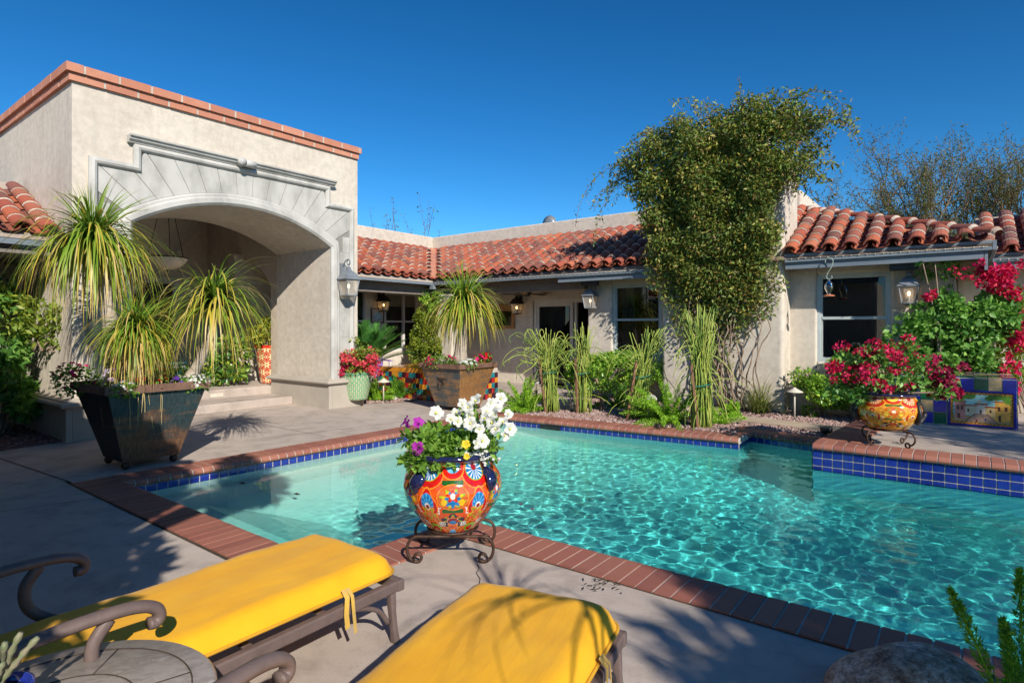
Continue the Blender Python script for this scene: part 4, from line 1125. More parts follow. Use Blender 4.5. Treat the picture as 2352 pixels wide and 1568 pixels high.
# =================================================================== flowers
def petunia(mb, c, d, r, lobes=5, n=20, throat=True, cup=.45, mi=0):
    c, d = Vector(c), Vector(d).normalized(); s = d.orthogonal().normalized(); u2 = d.cross(s); ph = rnd.uniform(0,6.28)
    vs = [tuple(c-d*r*.45)]; 
    for k,(q,h) in enumerate(((.25,-.1),(.7,cup*.35),(1.0,cup*.25))):
        for j in range(n):
            a = 2*PI*j/n+ph; lob = 1-(.30*(1-abs(math.cos(lobes*a/2+1)))**1.6+.05*math.sin(a*11+ph))*(k == 2)-.08*(1-abs(math.cos(lobes*a/2+1)))*(k == 1)
            zz = h*r + (.16*r*math.sin(lobes*a+1.3) if k == 2 else 0)
            vs.append(tuple(c+(s*math.cos(a)+u2*math.sin(a))*r*q*lob+d*zz))
    fs = [(0,1+j,1+(j+1)%n) for j in range(n)]+[(1+k*n+j,1+(k+1)*n+j,1+(k+1)*n+(j+1)%n,1+k*n+(j+1)%n) for k in range(2) for j in range(n)]
    mb.cur = mi; mb.add(vs, fs, True)
    if throat:
        mb.cur = 1; mb.sphere(tuple(c-d*r*.02), r*.17, 6, 4)
def clump_flowers(mb, c, r, n, fr, mi=0, up=.5):
    for i in range(n):
        p, d = ell(1, c, r, .7); q = d[0].copy(); q[2] = abs(q[2])+up
        petunia(mb, p[0], q, fr*rnd.uniform(.8,1.2), n=10, throat=False, mi=mi)
def foliage_thing(name, label, cat, c, parts, loc=None, group=None):
    """parts: list of (part name, points, size, mat, kwargs) in world space around c"""
    t = thing(name, label, cat, c, 0, group)
    for pn, P, size, mat, kw in parts:
        me = leaves_mesh(pn, np.asarray(P)-np.array(c), size, mat, **kw); o = link(pn, me, t)
        if pn in ('blossoms','bracts'): o['kind'] = 'stuff'
    return t

# left planter under the palms
def bed_flowers(label, cat, c, r, mat, leafm, nf, fr, nl=260, name='bedding_flowers'):
    t = thing(name, label, cat, c, 0)
    P, d = ell(nl, (0,0,-.02), (r[0],r[1],r[2]), .3)
    link('leaves', leaves_mesh('leaves', P, .045, M[leafm], aspect=.7, up=.8, out=d), t)
    mb = MB(); clump_flowers(mb, (0,0,.02), r, nf, fr)
    o = mb.build('blossoms', mat, t); o['kind'] = 'stuff'
    return t
zt = .90
def q1(x, y, z=zt): return pw(PL1[0]+x, PL1[1]+y, z)
bed_flowers('white alyssum mounding over the right rim of the teal planter', 'flowers', q1(.40,.42), (.17,.17,.10), M['petal_white'], 'petleaf', 190, .016)
bed_flowers('white petunias beside the leaning palm trunk', 'flowers', q1(.05,.40,1.0), (.14,.14,.12), M['petal_white'], 'petleaf', 26, .034)
bed_flowers('violet pansies next to the white alyssum in the teal planter', 'flowers', q1(.42,.22), (.09,.09,.10), M['petal_violet'], 'petleaf', 14, .032, 90)
bed_flowers('scarlet geraniums in the middle of the teal planter', 'flowers', q1(.32,-.02,.98), (.16,.20,.15), M['petal_red'], 'petleaf', 46, .03)
bed_flowers('mauve and white stocks in the shaded side of the teal planter', 'flowers', q1(.1,-.28,1.03), (.2,.16,.18), M['petal_mauve'], 'petleaf', 60, .028)
bed_flowers('pink cyclamen spilling over the left rim of the dark planter face', 'flowers', q1(-.30,-.55,.98), (.28,.12,.18), M['petal_pink'], 'petleaf', 24, .03, 420)
bed_flowers('white dusty flowers along the front rim of the teal planter', 'flowers', q1(.46,-.32,.90), (.12,.2,.07), M['petal_white'], 'petleaf', 60, .014)
zt2 = .86
def q2(x, y, z=zt2): return pw(PL2[0]+x, PL2[1]+y, z)
bed_flowers('crimson petunias at the left corner of the orange rust planter', 'flowers', q2(-.05,-.42,.92), (.3,.14,.13), M['petal_pink'], 'petleaf', 22, .045, 380)
bed_flowers('white petunias round the trunk in the orange rust planter', 'flowers', q2(.36,-.10,.88), (.18,.36,.07), M['petal_white'], 'petleaf', 44, .034)
bed_flowers('red geraniums at the right corner of the orange rust planter', 'flowers', q2(.32,.40,.94), (.14,.14,.13), M['petal_red'], 'petleaf', 40, .036, 300)
bed_flowers('pink and red petunias just right of the straight palm trunk', 'flowers', q2(.40,.12,.93), (.10,.12,.10), M['petal_pink'], 'petleaf', 16, .04, 160)

# =================================================================== talavera pots
def col(h): return np.array(C(int(h[0:2],16), int(h[2:4],16), int(h[4:6],16)))
PALT = dict(org=col('d8501a'), red=col('c41a14'), blue=col('1c78b4'), sky=col('5aa8d8'), green=col('8cae1e'), dkg=col('1f5a24'), navy=col('15123c'),
            wht=col('e8e4d8'), yel=col('f0b820'), terra=col('c8602a'), peach=col('ee8a2a'), drk=col('8a1010'))
WARM = dict(org='e8962a', red='c8341a', blue='d86a20', sky='f0c848', green='8a9a2a', dkg='4a6a24', navy='241c18', wht='f0e6cc', yel='f4c838', terra='d8701e', peach='f0b438', drk='98200e')
def talavera(th, q, period, ph=0.0, warm=False):
    """painted glaze: th angle 0..1, q height 0..1 -> rgba arrays"""
    n = th.shape; out = np.empty(n+(4,)); out[:] = PALT['org'] if not warm else col(WARM['peach'])
    x = ((th*period+ph) % 1.0)*2-1            # -1..1 inside a motif
    xs = ((th*period+ph+.5) % 1.0)*2-1        # motif shifted half a step
    def put(mask, c): out[mask] = col(WARM[c]) if warm else PALT[c]
    def ellp(xx, cx, cy, rx, ry): return ((xx-cx)/rx)**2+((q-cy)/ry)**2
    def petal(xx, cx, cy, rx, ry, k, amp, a0=0):
        dx, dy = (xx-cx)/rx, (q-cy)/ry; r = np.hypot(dx,dy); a = np.arctan2(dy,dx)
        return r/(1-amp+amp*np.cos(k*(a-a0)))
    # lattice ground
    g = np.abs(x)*.9+np.abs(q-.55)*1.6
    put(g < 1.02, 'green'); put(g < .98, 'org')
    put(np.abs(np.abs(x)-.93) < .05, 'green')
    put((np.abs(g-1.22) < .05), 'peach'); put((np.abs(g-1.36) < .07), 'red'); put((g > 1.48) & (np.sin(th*period*40)*np.sin(q*60) > .35), 'blue'); put((g > 1.48) & (np.sin(th*period*40+2)*np.sin(q*60+2) > .6), 'green')
    # dotted bands
    dots = (((th*period*22) % 1-.5)**2+((q*26) % 1-.5)**2) < .11
    for cy, ry in ((.80,.055),(.42,.05),(.20,.04)):
        m = (np.abs(np.abs(x)-.60-.10*np.sin(q*20)) < .16) & (np.abs(q-cy) < ry)
        put(m, 'wht'); put(m & dots, 'navy' if cy != .42 else 'red')
    # upper fans
    e = ellp(xs, 0, .84, .62, .17); put(e < 1, 'peach'); put(e < .86, 'red'); e2 = ellp(xs, 0, .90, .40, .13); put(e2 < 1, 'blue'); put((e2 < 1) & (np.sin(np.arctan2(q-.9,xs*.4)*15) > .55), 'wht'); put(ellp(xs,0,.93,.14,.05) < 1, 'drk'); put((e2 > 1) & (e2 < 1.18), 'green')
    e = ellp(x, 0, .95, .55, .17); put(e < 1, 'peach'); put(e < .84, 'red'); put(ellp(x,0,.98,.36,.12) < 1, 'sky'); put(ellp(x,0,.985,.14,.06) < 1, 'drk')
    # green wedges
    for cy, s in ((.73,1),(.44,-1)):
        m = (np.abs(q-cy) < .05) & (np.abs(x) < .42) & (np.abs(x)*.14 < .055+s*(q-cy)*.9); put(m, 'dkg')
    # big medallion
    e = ellp(x, 0, .585, .60, .155); put(e < 1.0, 'peach'); put(e < .88, 'terra')
    p = petal(x, 0, .57, .52, .12, 8, .25, .5); put(p < 1, 'green'); put((p < .8) & (p > .62), 'yel')
    p = petal(x, 0, .56, .30, .105, 7, .20, -PI/2); put(p < 1, 'blue'); p = petal(x, 0, .60, .27, .075, 5, .25, PI/2); put(p < 1, 'red'); put(p < .72, 'org'); put(ellp(x,0,.605,.09,.035) < 1, 'wht')
    for s in (-1,1): put(ellp(x, s*.34, .53, .10, .04) < 1, 'yel')
    # side blooms at the half step
    e = petal(xs, 0, .46, .44, .24, 4, .10, PI/2); put(e < 1, 'peach'); put(e < .90, 'red'); eb = ellp(xs,0,.51,.26,.12); put(eb < 1, 'blue'); put((eb < 1) & (np.sin(np.arctan2(q-.47,xs*.4)*13) > .5), 'sky'); put(ellp(xs,0,.47,.12,.045) < 1, 'wht'); put(ellp(xs,0,.465,.08,.03) < 1, 'drk')
    p = petal(xs, 0, .37, .36, .10, 5, .25, -PI/2); put(p < 1, 'org'); put((p < .85) & (p > .6), 'green'); put(p < .4, 'terra'); put((p > 1) & (p < 1.12), 'yel')
    # lower heart
    p = petal(x, 0, .25, .56, .135, 5, .16, PI/2); put(p < 1, 'navy'); p = petal(x, 0, .27, .44, .10, 7, .25, PI/2); put(p < 1, 'green'); put(p < .82, 'org'); put(ellp(x,0,.25,.25,.06) < 1, 'drk'); put(ellp(x,0,.235,.17,.035) < 1, 'blue')
    rr = ellp(x,0,.25,.28,.07); put((rr < 1.05) & (rr > .75) & dots, 'wht')
    p = petal(x, 0, .15, .40, .07, 5, .2, -PI/2); put(p < 1, 'peach'); put(p < .7, 'org')
    put(ellp(xs,0,.12,.34,.08) < 1, 'green'); put(ellp(xs,0,.10,.2,.05) < 1, 'red')
    put(ellp(x,0,.03,.22,.06) < 1, 'sky')
    put(q < .012, 'navy')
    # brush strokes and glaze pooling
    rg = np.random.default_rng(int(period*10+ph*7)+3); K = rg.random((40,90)); iy = (q*39).astype(int); ix = ((th*period*18) % 90).astype(int)
    st_ = .80+.38*K[iy,ix]; fine = .93+.14*rg.random(n)
    out[...,:3] *= (st_*fine)[...,None]
    # thin pale outlines round the painted shapes
    lum = out[...,0]*.5+out[...,1]*1.3+out[...,2]*.9
    return out
def pot_mesh(name, prof, parent, period, ph=0, warm=False, nth=420, nq=170, mat='glaze', fn=None):
    zs = np.array([p[1] for p in prof]); rs = np.array([p[0] for p in prof])
    arc = np.r_[0, np.cumsum(np.hypot(np.diff(rs), np.diff(zs)))]; arc /= arc[-1]
    qs = np.linspace(0,1,nq); R_ = np.interp(qs, arc, rs); Z_ = np.interp(qs, arc, zs)
    ker = np.ones(9)/9.; R_[5:-5] = np.convolve(R_, ker, 'same')[5:-5]; Z_[5:-5] = np.convolve(Z_, ker, 'same')[5:-5]
    th = np.arange(nth)/nth; T, Q = np.meshgrid(th, qs)
    X = R_[:,None]*np.cos(2*PI*T); Y = R_[:,None]*np.sin(2*PI*T); Z = np.repeat(Z_[:,None], nth, 1)
    i = np.arange(nq*nth).reshape(nq,nth); j = np.roll(i,-1,1)
    F = np.stack([i[:-1],j[:-1],j[1:],i[1:]], -1).reshape(-1,4)
    mb = MB(); mb.v = [tuple(p) for p in np.stack([X,Y,Z],-1).reshape(-1,3)]; mb.f = [tuple(f) for f in F.tolist()]; mb.mi = [0]*len(mb.f); mb.sm = [True]*len(mb.f)
    mb.vc = (fn or talavera)(T, Q, period, ph, warm).reshape(-1,4)
    return mb.build(name, M[mat], parent)
def scroll(mb, p, dirv, r, turns=1.4, tr=.009, start=PI/2):
    pass
def iron_stand(label, loc, rot, R0, h, sc, feet):
    """wrought-iron pot stand: ring and scrolled C legs"""
    t = thing('iron_pot_stand', label, 'pot stand', loc, rot)
    mb = MB(); mb.tube([(R0*math.cos(2*PI*i/28), R0*math.sin(2*PI*i/28), h) for i in range(29)], .009, 6)
    mb.build('ring', M['iron'], t)
    for a, reach in feet:
        d = Vector((math.cos(a), math.sin(a), 0)); pts = []
        for i in range(7): pts.append(d*(R0*.35+(reach-sc-R0*.35)*i/6)+Vector((0,0,h-.004)))
        c = d*(reach-sc)+Vector((0,0,h-sc-.004))          # outer bend
        for i in range(1,13):
            th = PI/2-PI*1.0*i/12*.92; pts.append(c+d*sc*math.cos(th)+Vector((0,0,sc*math.sin(th))))
        e = pts[-1]; r2 = max(.02, (e.z-.0)/2+.012)
        zc_ = .012+r2
        for i in range(1,19):
            f = i/18; th = -PI/2*.55-f*PI*1.75; rr = r2*(1-.55*f)
            pts.append(d*(reach-sc-.01)+Vector((0,0,zc_)) + d*rr*math.cos(th)*1.0+Vector((0,0,rr*math.sin(th))))
        mb = MB(); mb.tube(pts, .0105, 7); mb.build('scroll_leg', M['iron'], t)
    return t
# foreground pot on its stand
PX, PY = -.405, 4.03
stand = thing('iron_pot_stand', 'rusty wrought iron stand with four scrolled feet under the big flower pot', 'pot stand', (PX,PY,0), 0)
def scrolled_hoop(mb, y, wid, ztop, rr, foot):
    """one bow of the stand: flat top bar, big C curves ending in small scrolls on the ground"""
    for s in (-1,1):
        pts = [Vector((0,y,ztop)), Vector((s*wid*.5,y,ztop))]
        c = Vector((s*(wid), y, ztop-rr))
        for i in range(13):
            th = PI/2-PI*.93*i/12; pts.append(c+Vector((s*rr*.82*math.cos(th), 0, rr*math.sin(th))))
        e = pts[-1]; sc = rr*.40; cc = Vector((c.x-s*.0, y, .011+sc))
        pts[-1] = Vector((c.x+s*sc*.9, y, .012+sc*.35))
        for i in range(1,15):
            f = i/14; th = -.75-f*PI*1.75; q = sc*(1-.45*f)
            pts.append(cc+Vector((s*q*math.cos(th), 0, q*math.sin(th))))
        mb.tube(pts, .0105, 8)
for y, nm in ((-.17,'front'),(.17,'back')):
    mb = MB(); scrolled_hoop(mb, y, .215, .178, .083, 0); mb.build('scrolled_bow', M['iron'], stand)
mb = MB()
mb.tube([(.17*math.cos(2*PI*i/28), .17*math.sin(2*PI*i/28), .192) for i in range(29)], .008, 6)
mb.bar((-.13,-.17,.18),(-.13,.17,.18),.02,.008); mb.bar((.13,-.17,.18),(.13,.17,.18),.02,.008)
mb.build('support_ring', M['iron'], stand)
pot = thing('talavera_pot', 'big hand painted orange red and blue ceramic pot in the foreground', 'flower pot', (PX,PY,.198), 0)
PROF = [(.165,.0),(.185,.018),(.235,.075),(.29,.15),(.325,.225),(.336,.285),(.325,.345),(.295,.40),(.268,.435),(.258,.462),(.27,.49)]
pot_mesh('pot_body', PROF, pot, 6, ph=.904, nth=540, nq=200)
mb = MB(); mb.lathe([(.262,.482),(.292,.486),(.312,.500),(.314,.515),(.296,.528),(.268,.524),(.25,.50),(.24,.44)], 64); mb.build('rim', M['darkblue'], pot)
mb = MB(); mb.lathe([(.0,-.002),(.162,-.002),(.17,.012)], 40); mb.build('foot_ring', M['darkblue'], pot)
mb = MB(); mb.lathe([(0.001,.47),(.25,.47)], 32); mb.build('soil', M['soil'], pot)
def ear(mb, a, zt, zb, r0):              # moulded lug: folded scroll hugging the shoulder
    d = Vector((math.cos(a), math.sin(a), 0)); s = Vector((-d.y,d.x,0)); pts = []; rs = []
    for i in range(13):
        f = i/12; z = zt+(zb-zt)*f; r = r0(z)+.022*math.sin(PI*f)**.6+.004
        pts.append(d*r+Vector((0,0,z))+s*(.012*math.sin(f*6))); rs.append(.026+.026*math.sin(PI*min(1,f*1.15)))
    mb.tube(pts, rs, 10, flat=(1.0,.55))
    mb.sphere(tuple(d*(r0(zt)+.03)+Vector((0,0,zt-.03))), .034, 10, 8)
rz = lambda z: np.interp(z, [p[1] for p in PROF], [p[0] for p in PROF])
for a in (R(233), R(53), R(-37+0), R(143)):
    mb = MB(); ear(mb, a, .43, .30, lambda z: float(rz(z))); o = mb.build('lug_handle', M['darkblue'] if a not in (R(-37),) else M['darkblue'], pot)
# plants in the foreground pot
def fpt(u, v, dy=0): return Vector(at(u, v, PY+dy))
T0 = (PX,PY,.67)
pet = thing('petunia_plant', 'white petunias massed over the right side of the foreground pot', 'flowers', T0, 0)
P, d = clumps(700, (PX+.14,PY,.80), (.26,.22,.20), 12, .45); P2, d2 = ell(320, (PX+.1,PY-.05,.74), (.24,.24,.10), .4)
P = np.r_[P,P2]; d = np.r_[d,d2]
link('foliage', leaves_mesh('foliage', P-np.array(T0), .045, M['petleaf'], aspect=.6, up=.7, out=d), pet)
WH = [(1002,948,-.12),(1048,946,.0),(1075,935,-.15),(1052,968,-.12),(1080,972,-.2),(1078,958,-.05),(1113,960,-.18),(1102,985,-.24),(1128,925,-.05),(1140,935,.0),(1168,950,.05),(1172,985,-.1),(1155,968,-.15),(1129,970,-.2),(1118,945,-.1),(1092,920,.02),(1150,915,.05),(1095,1018,-.3),(1108,1012,-.26),(1138,985,-.22),(1063,928,.02),(1036,962,-.05),(1160,1000,-.12),(1135,952,-.12)]
for u,v,dy in WH:
    p = fpt(u, v, dy); mb = MB(); dv = Vector((rnd.uniform(-.9,.9), -1.0+rnd.uniform(-.1,.6), rnd.uniform(-.1,.9)))
    petunia(mb, p-Vector(T0), dv, .047*rnd.uniform(.8,1.15), n=30, cup=.6)
    p0 = p-Vector(T0); q0 = Vector((p0.x*.6+.03, p0.y*.5, .02)); 
    mb.cur = 2; mb.tube([q0, (p0+q0)/2+Vector((0,.02,.03)), p0-dv.normalized()*.02], .003, 4)
    mb.build('flower', [M['petal_white'], M['yellowcentre'], M['petleaf']], pet)
pp = thing('petunia_plant', 'green petunia with a few purple flowers on the left of the foreground pot', 'flowers', T0, 0)
P, d = clumps(900, (PX-.12,PY-.06,.745), (.24,.22,.13), 12, .45); P2, d2 = ell(380, (PX-.10,PY-.22,.70), (.22,.09,.07), .3); P = np.r_[P,P2]; d = np.r_[d,d2]
link('foliage', leaves_mesh('foliage', P-np.array(T0), .055, M['petleaf'], aspect=.65, up=.6, out=d), pp)
for u,v,dy,dv in ((936,978,-.05,(-.9,-.3,.3)),(962,972,-.05,(.5,-.6,.6)),(960,1030,-.24,(-.3,-1,.1)),(930,968,.05,(-.8,-.1,.5))):
    mb = MB(); petunia(mb, fpt(u,v,dy)-Vector(T0), dv, .05); mb.build('flower', [M['petal_purple'], M['purplecentre']], pp)
mb = MB()
al = thing('alyssum_clump', 'tiny white alyssum along the front rim of the foreground pot', 'flowers', T0, 0)
mb = MB()
for i in range(210):
    p = Vector((rnd.gauss(.13,.06), -.24+abs(rnd.gauss(0,.04)), rnd.gauss(.035,.02))); petunia(mb, p, (rnd.uniform(-.5,.5),-.7,.8), .011, n=6, throat=False)
o = mb.build('blossoms', M['petal_white'], al); o['kind'] = 'stuff'
mb = MB(); petunia(mb, fpt(1070,1020,-.3)-Vector(T0), (0,-1,.3), .03); petunia(mb, fpt(1072,1048,-.32)-Vector(T0), (0,-1,.2), .022)
o = mb.build('pansy', [M['petal_yellow'], M['yellowcentre']], None, T0); tag(o, 'two small yellow pansy blooms among the white petunias', 'flowers')

# right pot on the raised patio
QX, QY = 4.42, 6.93; ZI = .157
st2 = iron_stand('black iron stand with curled feet holding the orange pot on the raised patio', (QX,QY,ZI), R(20), .19, .20, .075, [(R(0),.33),(R(90),.33),(R(180),.33),(R(270),.33)])
pot2 = thing('talavera_pot', 'squat orange and yellow painted pot with dark ring handles on the raised patio', 'flower pot', (QX,QY,ZI+.21), R(10))
PROF2 = [(.19,.0),(.22,.02),(.285,.085),(.33,.16),(.345,.225),(.33,.29),(.29,.345),(.275,.37),(.29,.395)]
pot_mesh('pot_body', PROF2, pot2, 5, ph=.2, warm=True, nth=300, nq=110)
mb = MB(); mb.lathe([(.28,.388),(.31,.392),(.325,.405),(.31,.42),(.285,.415),(.26,.35)], 48); mb.build('rim', M['darkblue'], pot2)
mb = MB(); mb.lathe([(0.001,.37),(.27,.37)], 32); mb.build('soil', M['soil'], pot2)
mb = MB(); mb.lathe([(.0,-.002),(.19,-.002),(.20,.014)], 40); mb.build('foot_ring', M['darkblue'], pot2)
for a in (R(-60), R(150)):
    d = Vector((math.cos(a),math.sin(a),0)); s = Vector((-d.y,d.x,0)); c = d*.35+Vector((0,0,.20))
    mb = MB(); mb.tube([c+s*(.085*math.cos(2*PI*i/20))+Vector((0,0,.115*math.sin(2*PI*i/20)))-d*(.05*(abs(math.sin(2*PI*i/20))**2)) for i in range(21)], .024, 8); mb.build('ring_handle', M['blackiron'], pot2)

# green scalloped pot by the portico
GP = G(818,930)
gst = iron_stand('thin iron stand under the green scalloped pot', (*GP,0), R(30), .19, .10, .035, [(R(45),.26),(R(165),.26),(R(285),.26)])
def scallop(T, Q, period, ph, warm):
    out = np.empty(T.shape+(4,)); out[:] = col('4f9a70')
    rows = 10; k = 22; row = np.floor(Q*rows); fy = Q*rows-row; fx = ((T*k+.5*(row % 2)) % 1)-.5
    r = np.hypot(fx*1.15, fy-.02)
    out[(r > .50) & (r < .60)] = col('e4dcb8'); out[np.abs(fx)*1.7+fy < .42] = col('9a3414')
    out[(np.abs(fx) < .04) & (fy < .45)] = col('e4dcb8')
    edge = (np.abs(fx)*1.6+np.abs(fy-.5) > .93) & (fy > .5); out[edge] = col('e4dcb8')
    out[Q > .95] = col('7cb894'); out[(Q > .93) & (Q < .95)] = col('3f7a58')
    return out
gp = thing('scalloped_pot', 'tall green glazed pot with cream scallop pattern at the portico corner', 'flower pot', (*GP,.11), 0)
pot_mesh('pot_body', [(.20,0),(.225,.02),(.25,.12),(.275,.25),(.30,.38),(.32,.48),(.325,.53)], gp, 1, nth=400, nq=140, fn=scallop)
mb = MB(); mb.lathe([(.322,.52),(.34,.525),(.345,.54),(.33,.55),(.31,.545),(.30,.45)], 40); mb.build('rim', M['teal'] if False else pm('green_rim', [(.10,.30,.17,1),(.16,.38,.23,1)], 6, .2, coat=.5), gp)
mb = MB(); mb.lathe([(0.001,.5),(.31,.5)], 24); mb.build('soil', M['soil'], gp)
# red and cream pot inside the portico, and the teal one
def damask(T, Q, period, ph, warm):
    out = np.empty(T.shape+(4,)); out[:] = col('b81c14'); k = 7; rows = 5; row = np.floor(Q*rows); fx = ((T*k+.5*(row % 2)) % 1)-.5; fy = Q*rows-row-.5
    a = np.arctan2(fy,fx); r = np.hypot(fx,fy)
    m = (r < .42*(.72+.28*np.cos(6*a))) & (r > .10); out[m] = col('e6d8a4'); out[(r > .46) & (r < .50)] = col('e6d8a4')
    out[(Q > .93)] = col('c8281c'); out[(Q > .90) & (Q < .915)] = col('e6d8a4')
    return out
rp = thing('damask_pot', 'tall red pot with cream flower pattern inside the portico behind the pillar', 'flower pot', (*W(-2.5,4.30),.325), 0)
pot_mesh('pot_body', [(.15,0),(.17,.02),(.20,.2),(.24,.5),(.27,.72),(.285,.78),(.285,.83)], rp, 1, nth=240, nq=120, fn=damask)
mb = MB(); mb.lathe([(0.001,.78),(.27,.78)], 24); mb.build('soil', M['soil'], rp)
tp = thing('teal_pot', 'plain teal glazed pot in the shade of the portico', 'flower pot', (*W(-3.3,2.6),.325), 0)
mb = MB(); mb.lathe([(.0,.0),(.2,.0),(.24,.1),(.27,.35),(.29,.46),(.31,.48),(.31,.51),(.28,.51),(.26,.42),(0.001,.42)], 32); mb.build('pot_body', M['teal'], tp)
ag = thing('agave_plant', 'dark spiky plant in the teal pot against the portico back wall', 'plant', (*W(-3.3,2.6),.75), 0)
mb = MB()
for i in range(26):
    az = rnd.uniform(0,6.28); el = rnd.uniform(.3,1.3); d = Vector((math.cos(az)*math.cos(el), math.sin(az)*math.cos(el), math.sin(el)))
    mb.strip(bend((0,0,0), d, rnd.uniform(.45,.7), 5, .5), lambda q: .045*(1-q)+.003, face=Vector((d.x,d.y,1)), rv=.1)
mb.build('leaves', M['pony'], ag)

# =================================================================== loungers
def arm_path(s):
    # (y along lounger, z): rises from the back, level, then curls over in a scroll
    return [(-2.0,.48),(-1.8,.545),(-1.55,.598),(-1.35,.617),(-1.20,.618),(-1.12,.606),(-1.078,.583),(-1.068,.558),(-1.080,.540),(-1.102,.541)]
def sm(pts, n=6):                         # Catmull-Rom
    P = [Vector(p) for p in pts]; P = [P[0]*2-P[1]]+P+[P[-1]*2-P[-2]]; out = []
    for i in range(1,len(P)-2):
        for k in range(n):
            t = k/n; a,b,c,d = P[i-1],P[i],P[i+1],P[i+2]
            out.append(.5*((2*b)+(c-a)*t+(2*a-5*b+4*c-d)*t*t+(3*b-a-3*c+d)*t**3))
    return out+[P[-2]]
def lounger(label, loc, rot):
    t = thing('chaise_lounger', label, 'sun lounger', loc, rot)
    hwd = .335; zt_ = .30
    mb = MB()
    for s in (-1,1):
        mb.tube(sm([(s*hwd,.03,zt_-.03),(s*hwd,-.7,zt_-.035),(s*hwd,-1.45,zt_-.035),(s*hwd,-2.1,zt_-.03)],4), .037, 4, flat=(.75,1.0), smooth=False)
    mb.tube([(-hwd-.024,.045,zt_-.03),(hwd+.024,.045,zt_-.03)], .038, 4, flat=(.75,1.03), smooth=False)
    for y in (-.35,-.7,-1.05,-1.4,-1.75): mb.box(-hwd,hwd,y-.02,y+.02,zt_-.05,zt_-.035)
    mb.build('frame', M['bronze'], t, bevel=.009)
    for s in (-1,1):
        for y in (-.0,-1.75):
            mb = MB(); mb.tube(sm([(s*(hwd-.005),y,zt_-.05),(s*(hwd),y+.002,.15),(s*(hwd+.012),y+.012,0)],3), [.027]*3+[.024]*3+[.03], 4, flat=(.8,1)); mb.build('leg', M['bronze'], t, bevel=.004)
        mb = MB(); mb.tube(sm([(s*hwd,-.02,.10),(s*hwd,-.09,.19),(s*hwd,-.22,.245),(s*hwd,-.34,.25)],5), .012, 8); mb.build('leg_brace', M['bronze'], t)
        ap_ = sm([(s*(hwd+.02),y,z) for y,z in arm_path(s)], 6)
        mb = MB(); mb.tube(ap_, [.029]*len(ap_), 10, flat=(.95,.72))
        arm = mb.build('armrest', M['bronze'], t)
        mb = MB(); mb.tube(sm([(s*(hwd+.02),-1.22,.602),(s*(hwd+.02),-1.265,.53),(s*(hwd+.02),-1.25,.44),(s*(hwd+.015),-1.16,.365),(s*(hwd+.005),-1.04,.325),(s*hwd,-.94,.295)],6), .022, 8, flat=(.8,1)); mb.build('arm_support', M['bronze'], arm)
    # cushion: seat pad and raised back pad, puffed
    def pad(y0,y1,z,th,tilt=0):
        nx_,ny_ = 17,44; w2 = .345; vs = []; 
        def xy(i,j):
            a = -1+2*i/(nx_-1); b = -1+2*j/(ny_-1)
            # rounded-rectangle mapping
            return a,b
        L2 = (y1-y0)/2; rc = .085
        top = []; bot = []
        for j in range(ny_):
            for i in range(nx_):
                a,b = xy(i,j); a = math.copysign(abs(a)**.8,a); b = math.copysign(abs(b)**.75,b)
                x, y = a*w2, b*L2
                ex, ey = max(0,abs(x)-(w2-rc)), max(0,abs(y)-(L2-rc))
                rr = math.hypot(ex,ey)
                if ex > 0 and ey > 0:
                    m = max(ex,ey); k = m/rr if rr > 0 else 1
                    x = math.copysign(w2-rc+ex*k, x); y = math.copysign(L2-rc+ey*k, y)
                dist = min(w2-abs(x), L2-abs(y)); dist = max(0, min(dist, rc-math.hypot(max(0,abs(x)-(w2-rc)),max(0,abs(y)-(L2-rc))) if (abs(x) > w2-rc and abs(y) > L2-rc) else dist))
                f = 1-max(0,1-dist/.075)**2.4
                wv = .005*math.sin(y*9+x*4)+.003*math.sin(x*23+y*5)+.004*math.sin(y*31+3*math.sin(x*9))*max(0,abs(x)/w2-.45)
                # slight quilting creases
                top.append((x,(y0+y1)/2+y, z+th*(.28+.72*f)+wv*f+.008*(1-(x/w2)**2)))
                bot.append((x,(y0+y1)/2+y, z+th*.28*(1-f)*.9))
        mb = MB(); n_ = nx_*ny_
        fs = [(j*nx_+i,j*nx_+i+1,(j+1)*nx_+i+1,(j+1)*nx_+i) for j in range(ny_-1) for i in range(nx_-1)]
        rim = [i for i in range(nx_)]+[j*nx_+nx_-1 for j in range(1,ny_)]+[(ny_-1)*nx_+i for i in range(nx_-2,-1,-1)]+[j*nx_ for j in range(ny_-2,0,-1)]
        fs2 = [tuple(n_+k for k in f[::-1]) for f in fs]; m = len(rim)
        fs3 = [(rim[k],n_+rim[k],n_+rim[(k+1)%m],rim[(k+1)%m]) for k in range(m)]
        vv = top+bot
        edge = [Vector(top[k]) for k in rim]
        if tilt:
            def rt(p): 
                dy = p[1]-y1; dz = p[2]-z; c_,s_ = math.cos(tilt),math.sin(tilt); return (p[0], y1+dy*c_+dz*s_, z-dy*s_+dz*c_)
            vv = [rt(p) for p in vv]; edge = [Vector(rt(p)) for p in edge]
        mb.add(vv, fs+fs2+fs3, True)
        return mb, edge
    mb, edge = pad(-1.50,.045,zt_+.005,.108); cu = mb.build('seat_cushion', M['yellow'], t)
    m2 = MB(); m2.tube([e+Vector((0,0,.004)) for e in edge]+[edge[0]+Vector((0,0,.004))], .0075, 6); m2.build('piping', M['piping'], cu)
    mb, edge = pad(-2.25,-1.505,zt_+.005,.108,R(38)); bk = mb.build('back_cushion', M['yellow'], t)
    mb = MB()
    mb.strip([(hwd+.017,-.30,.37),(hwd+.046,-.30,.34),(hwd+.046,-.305,.27),(hwd+.043,-.295,.20)], lambda q: .026, face=(1,0,0), rv=.5)
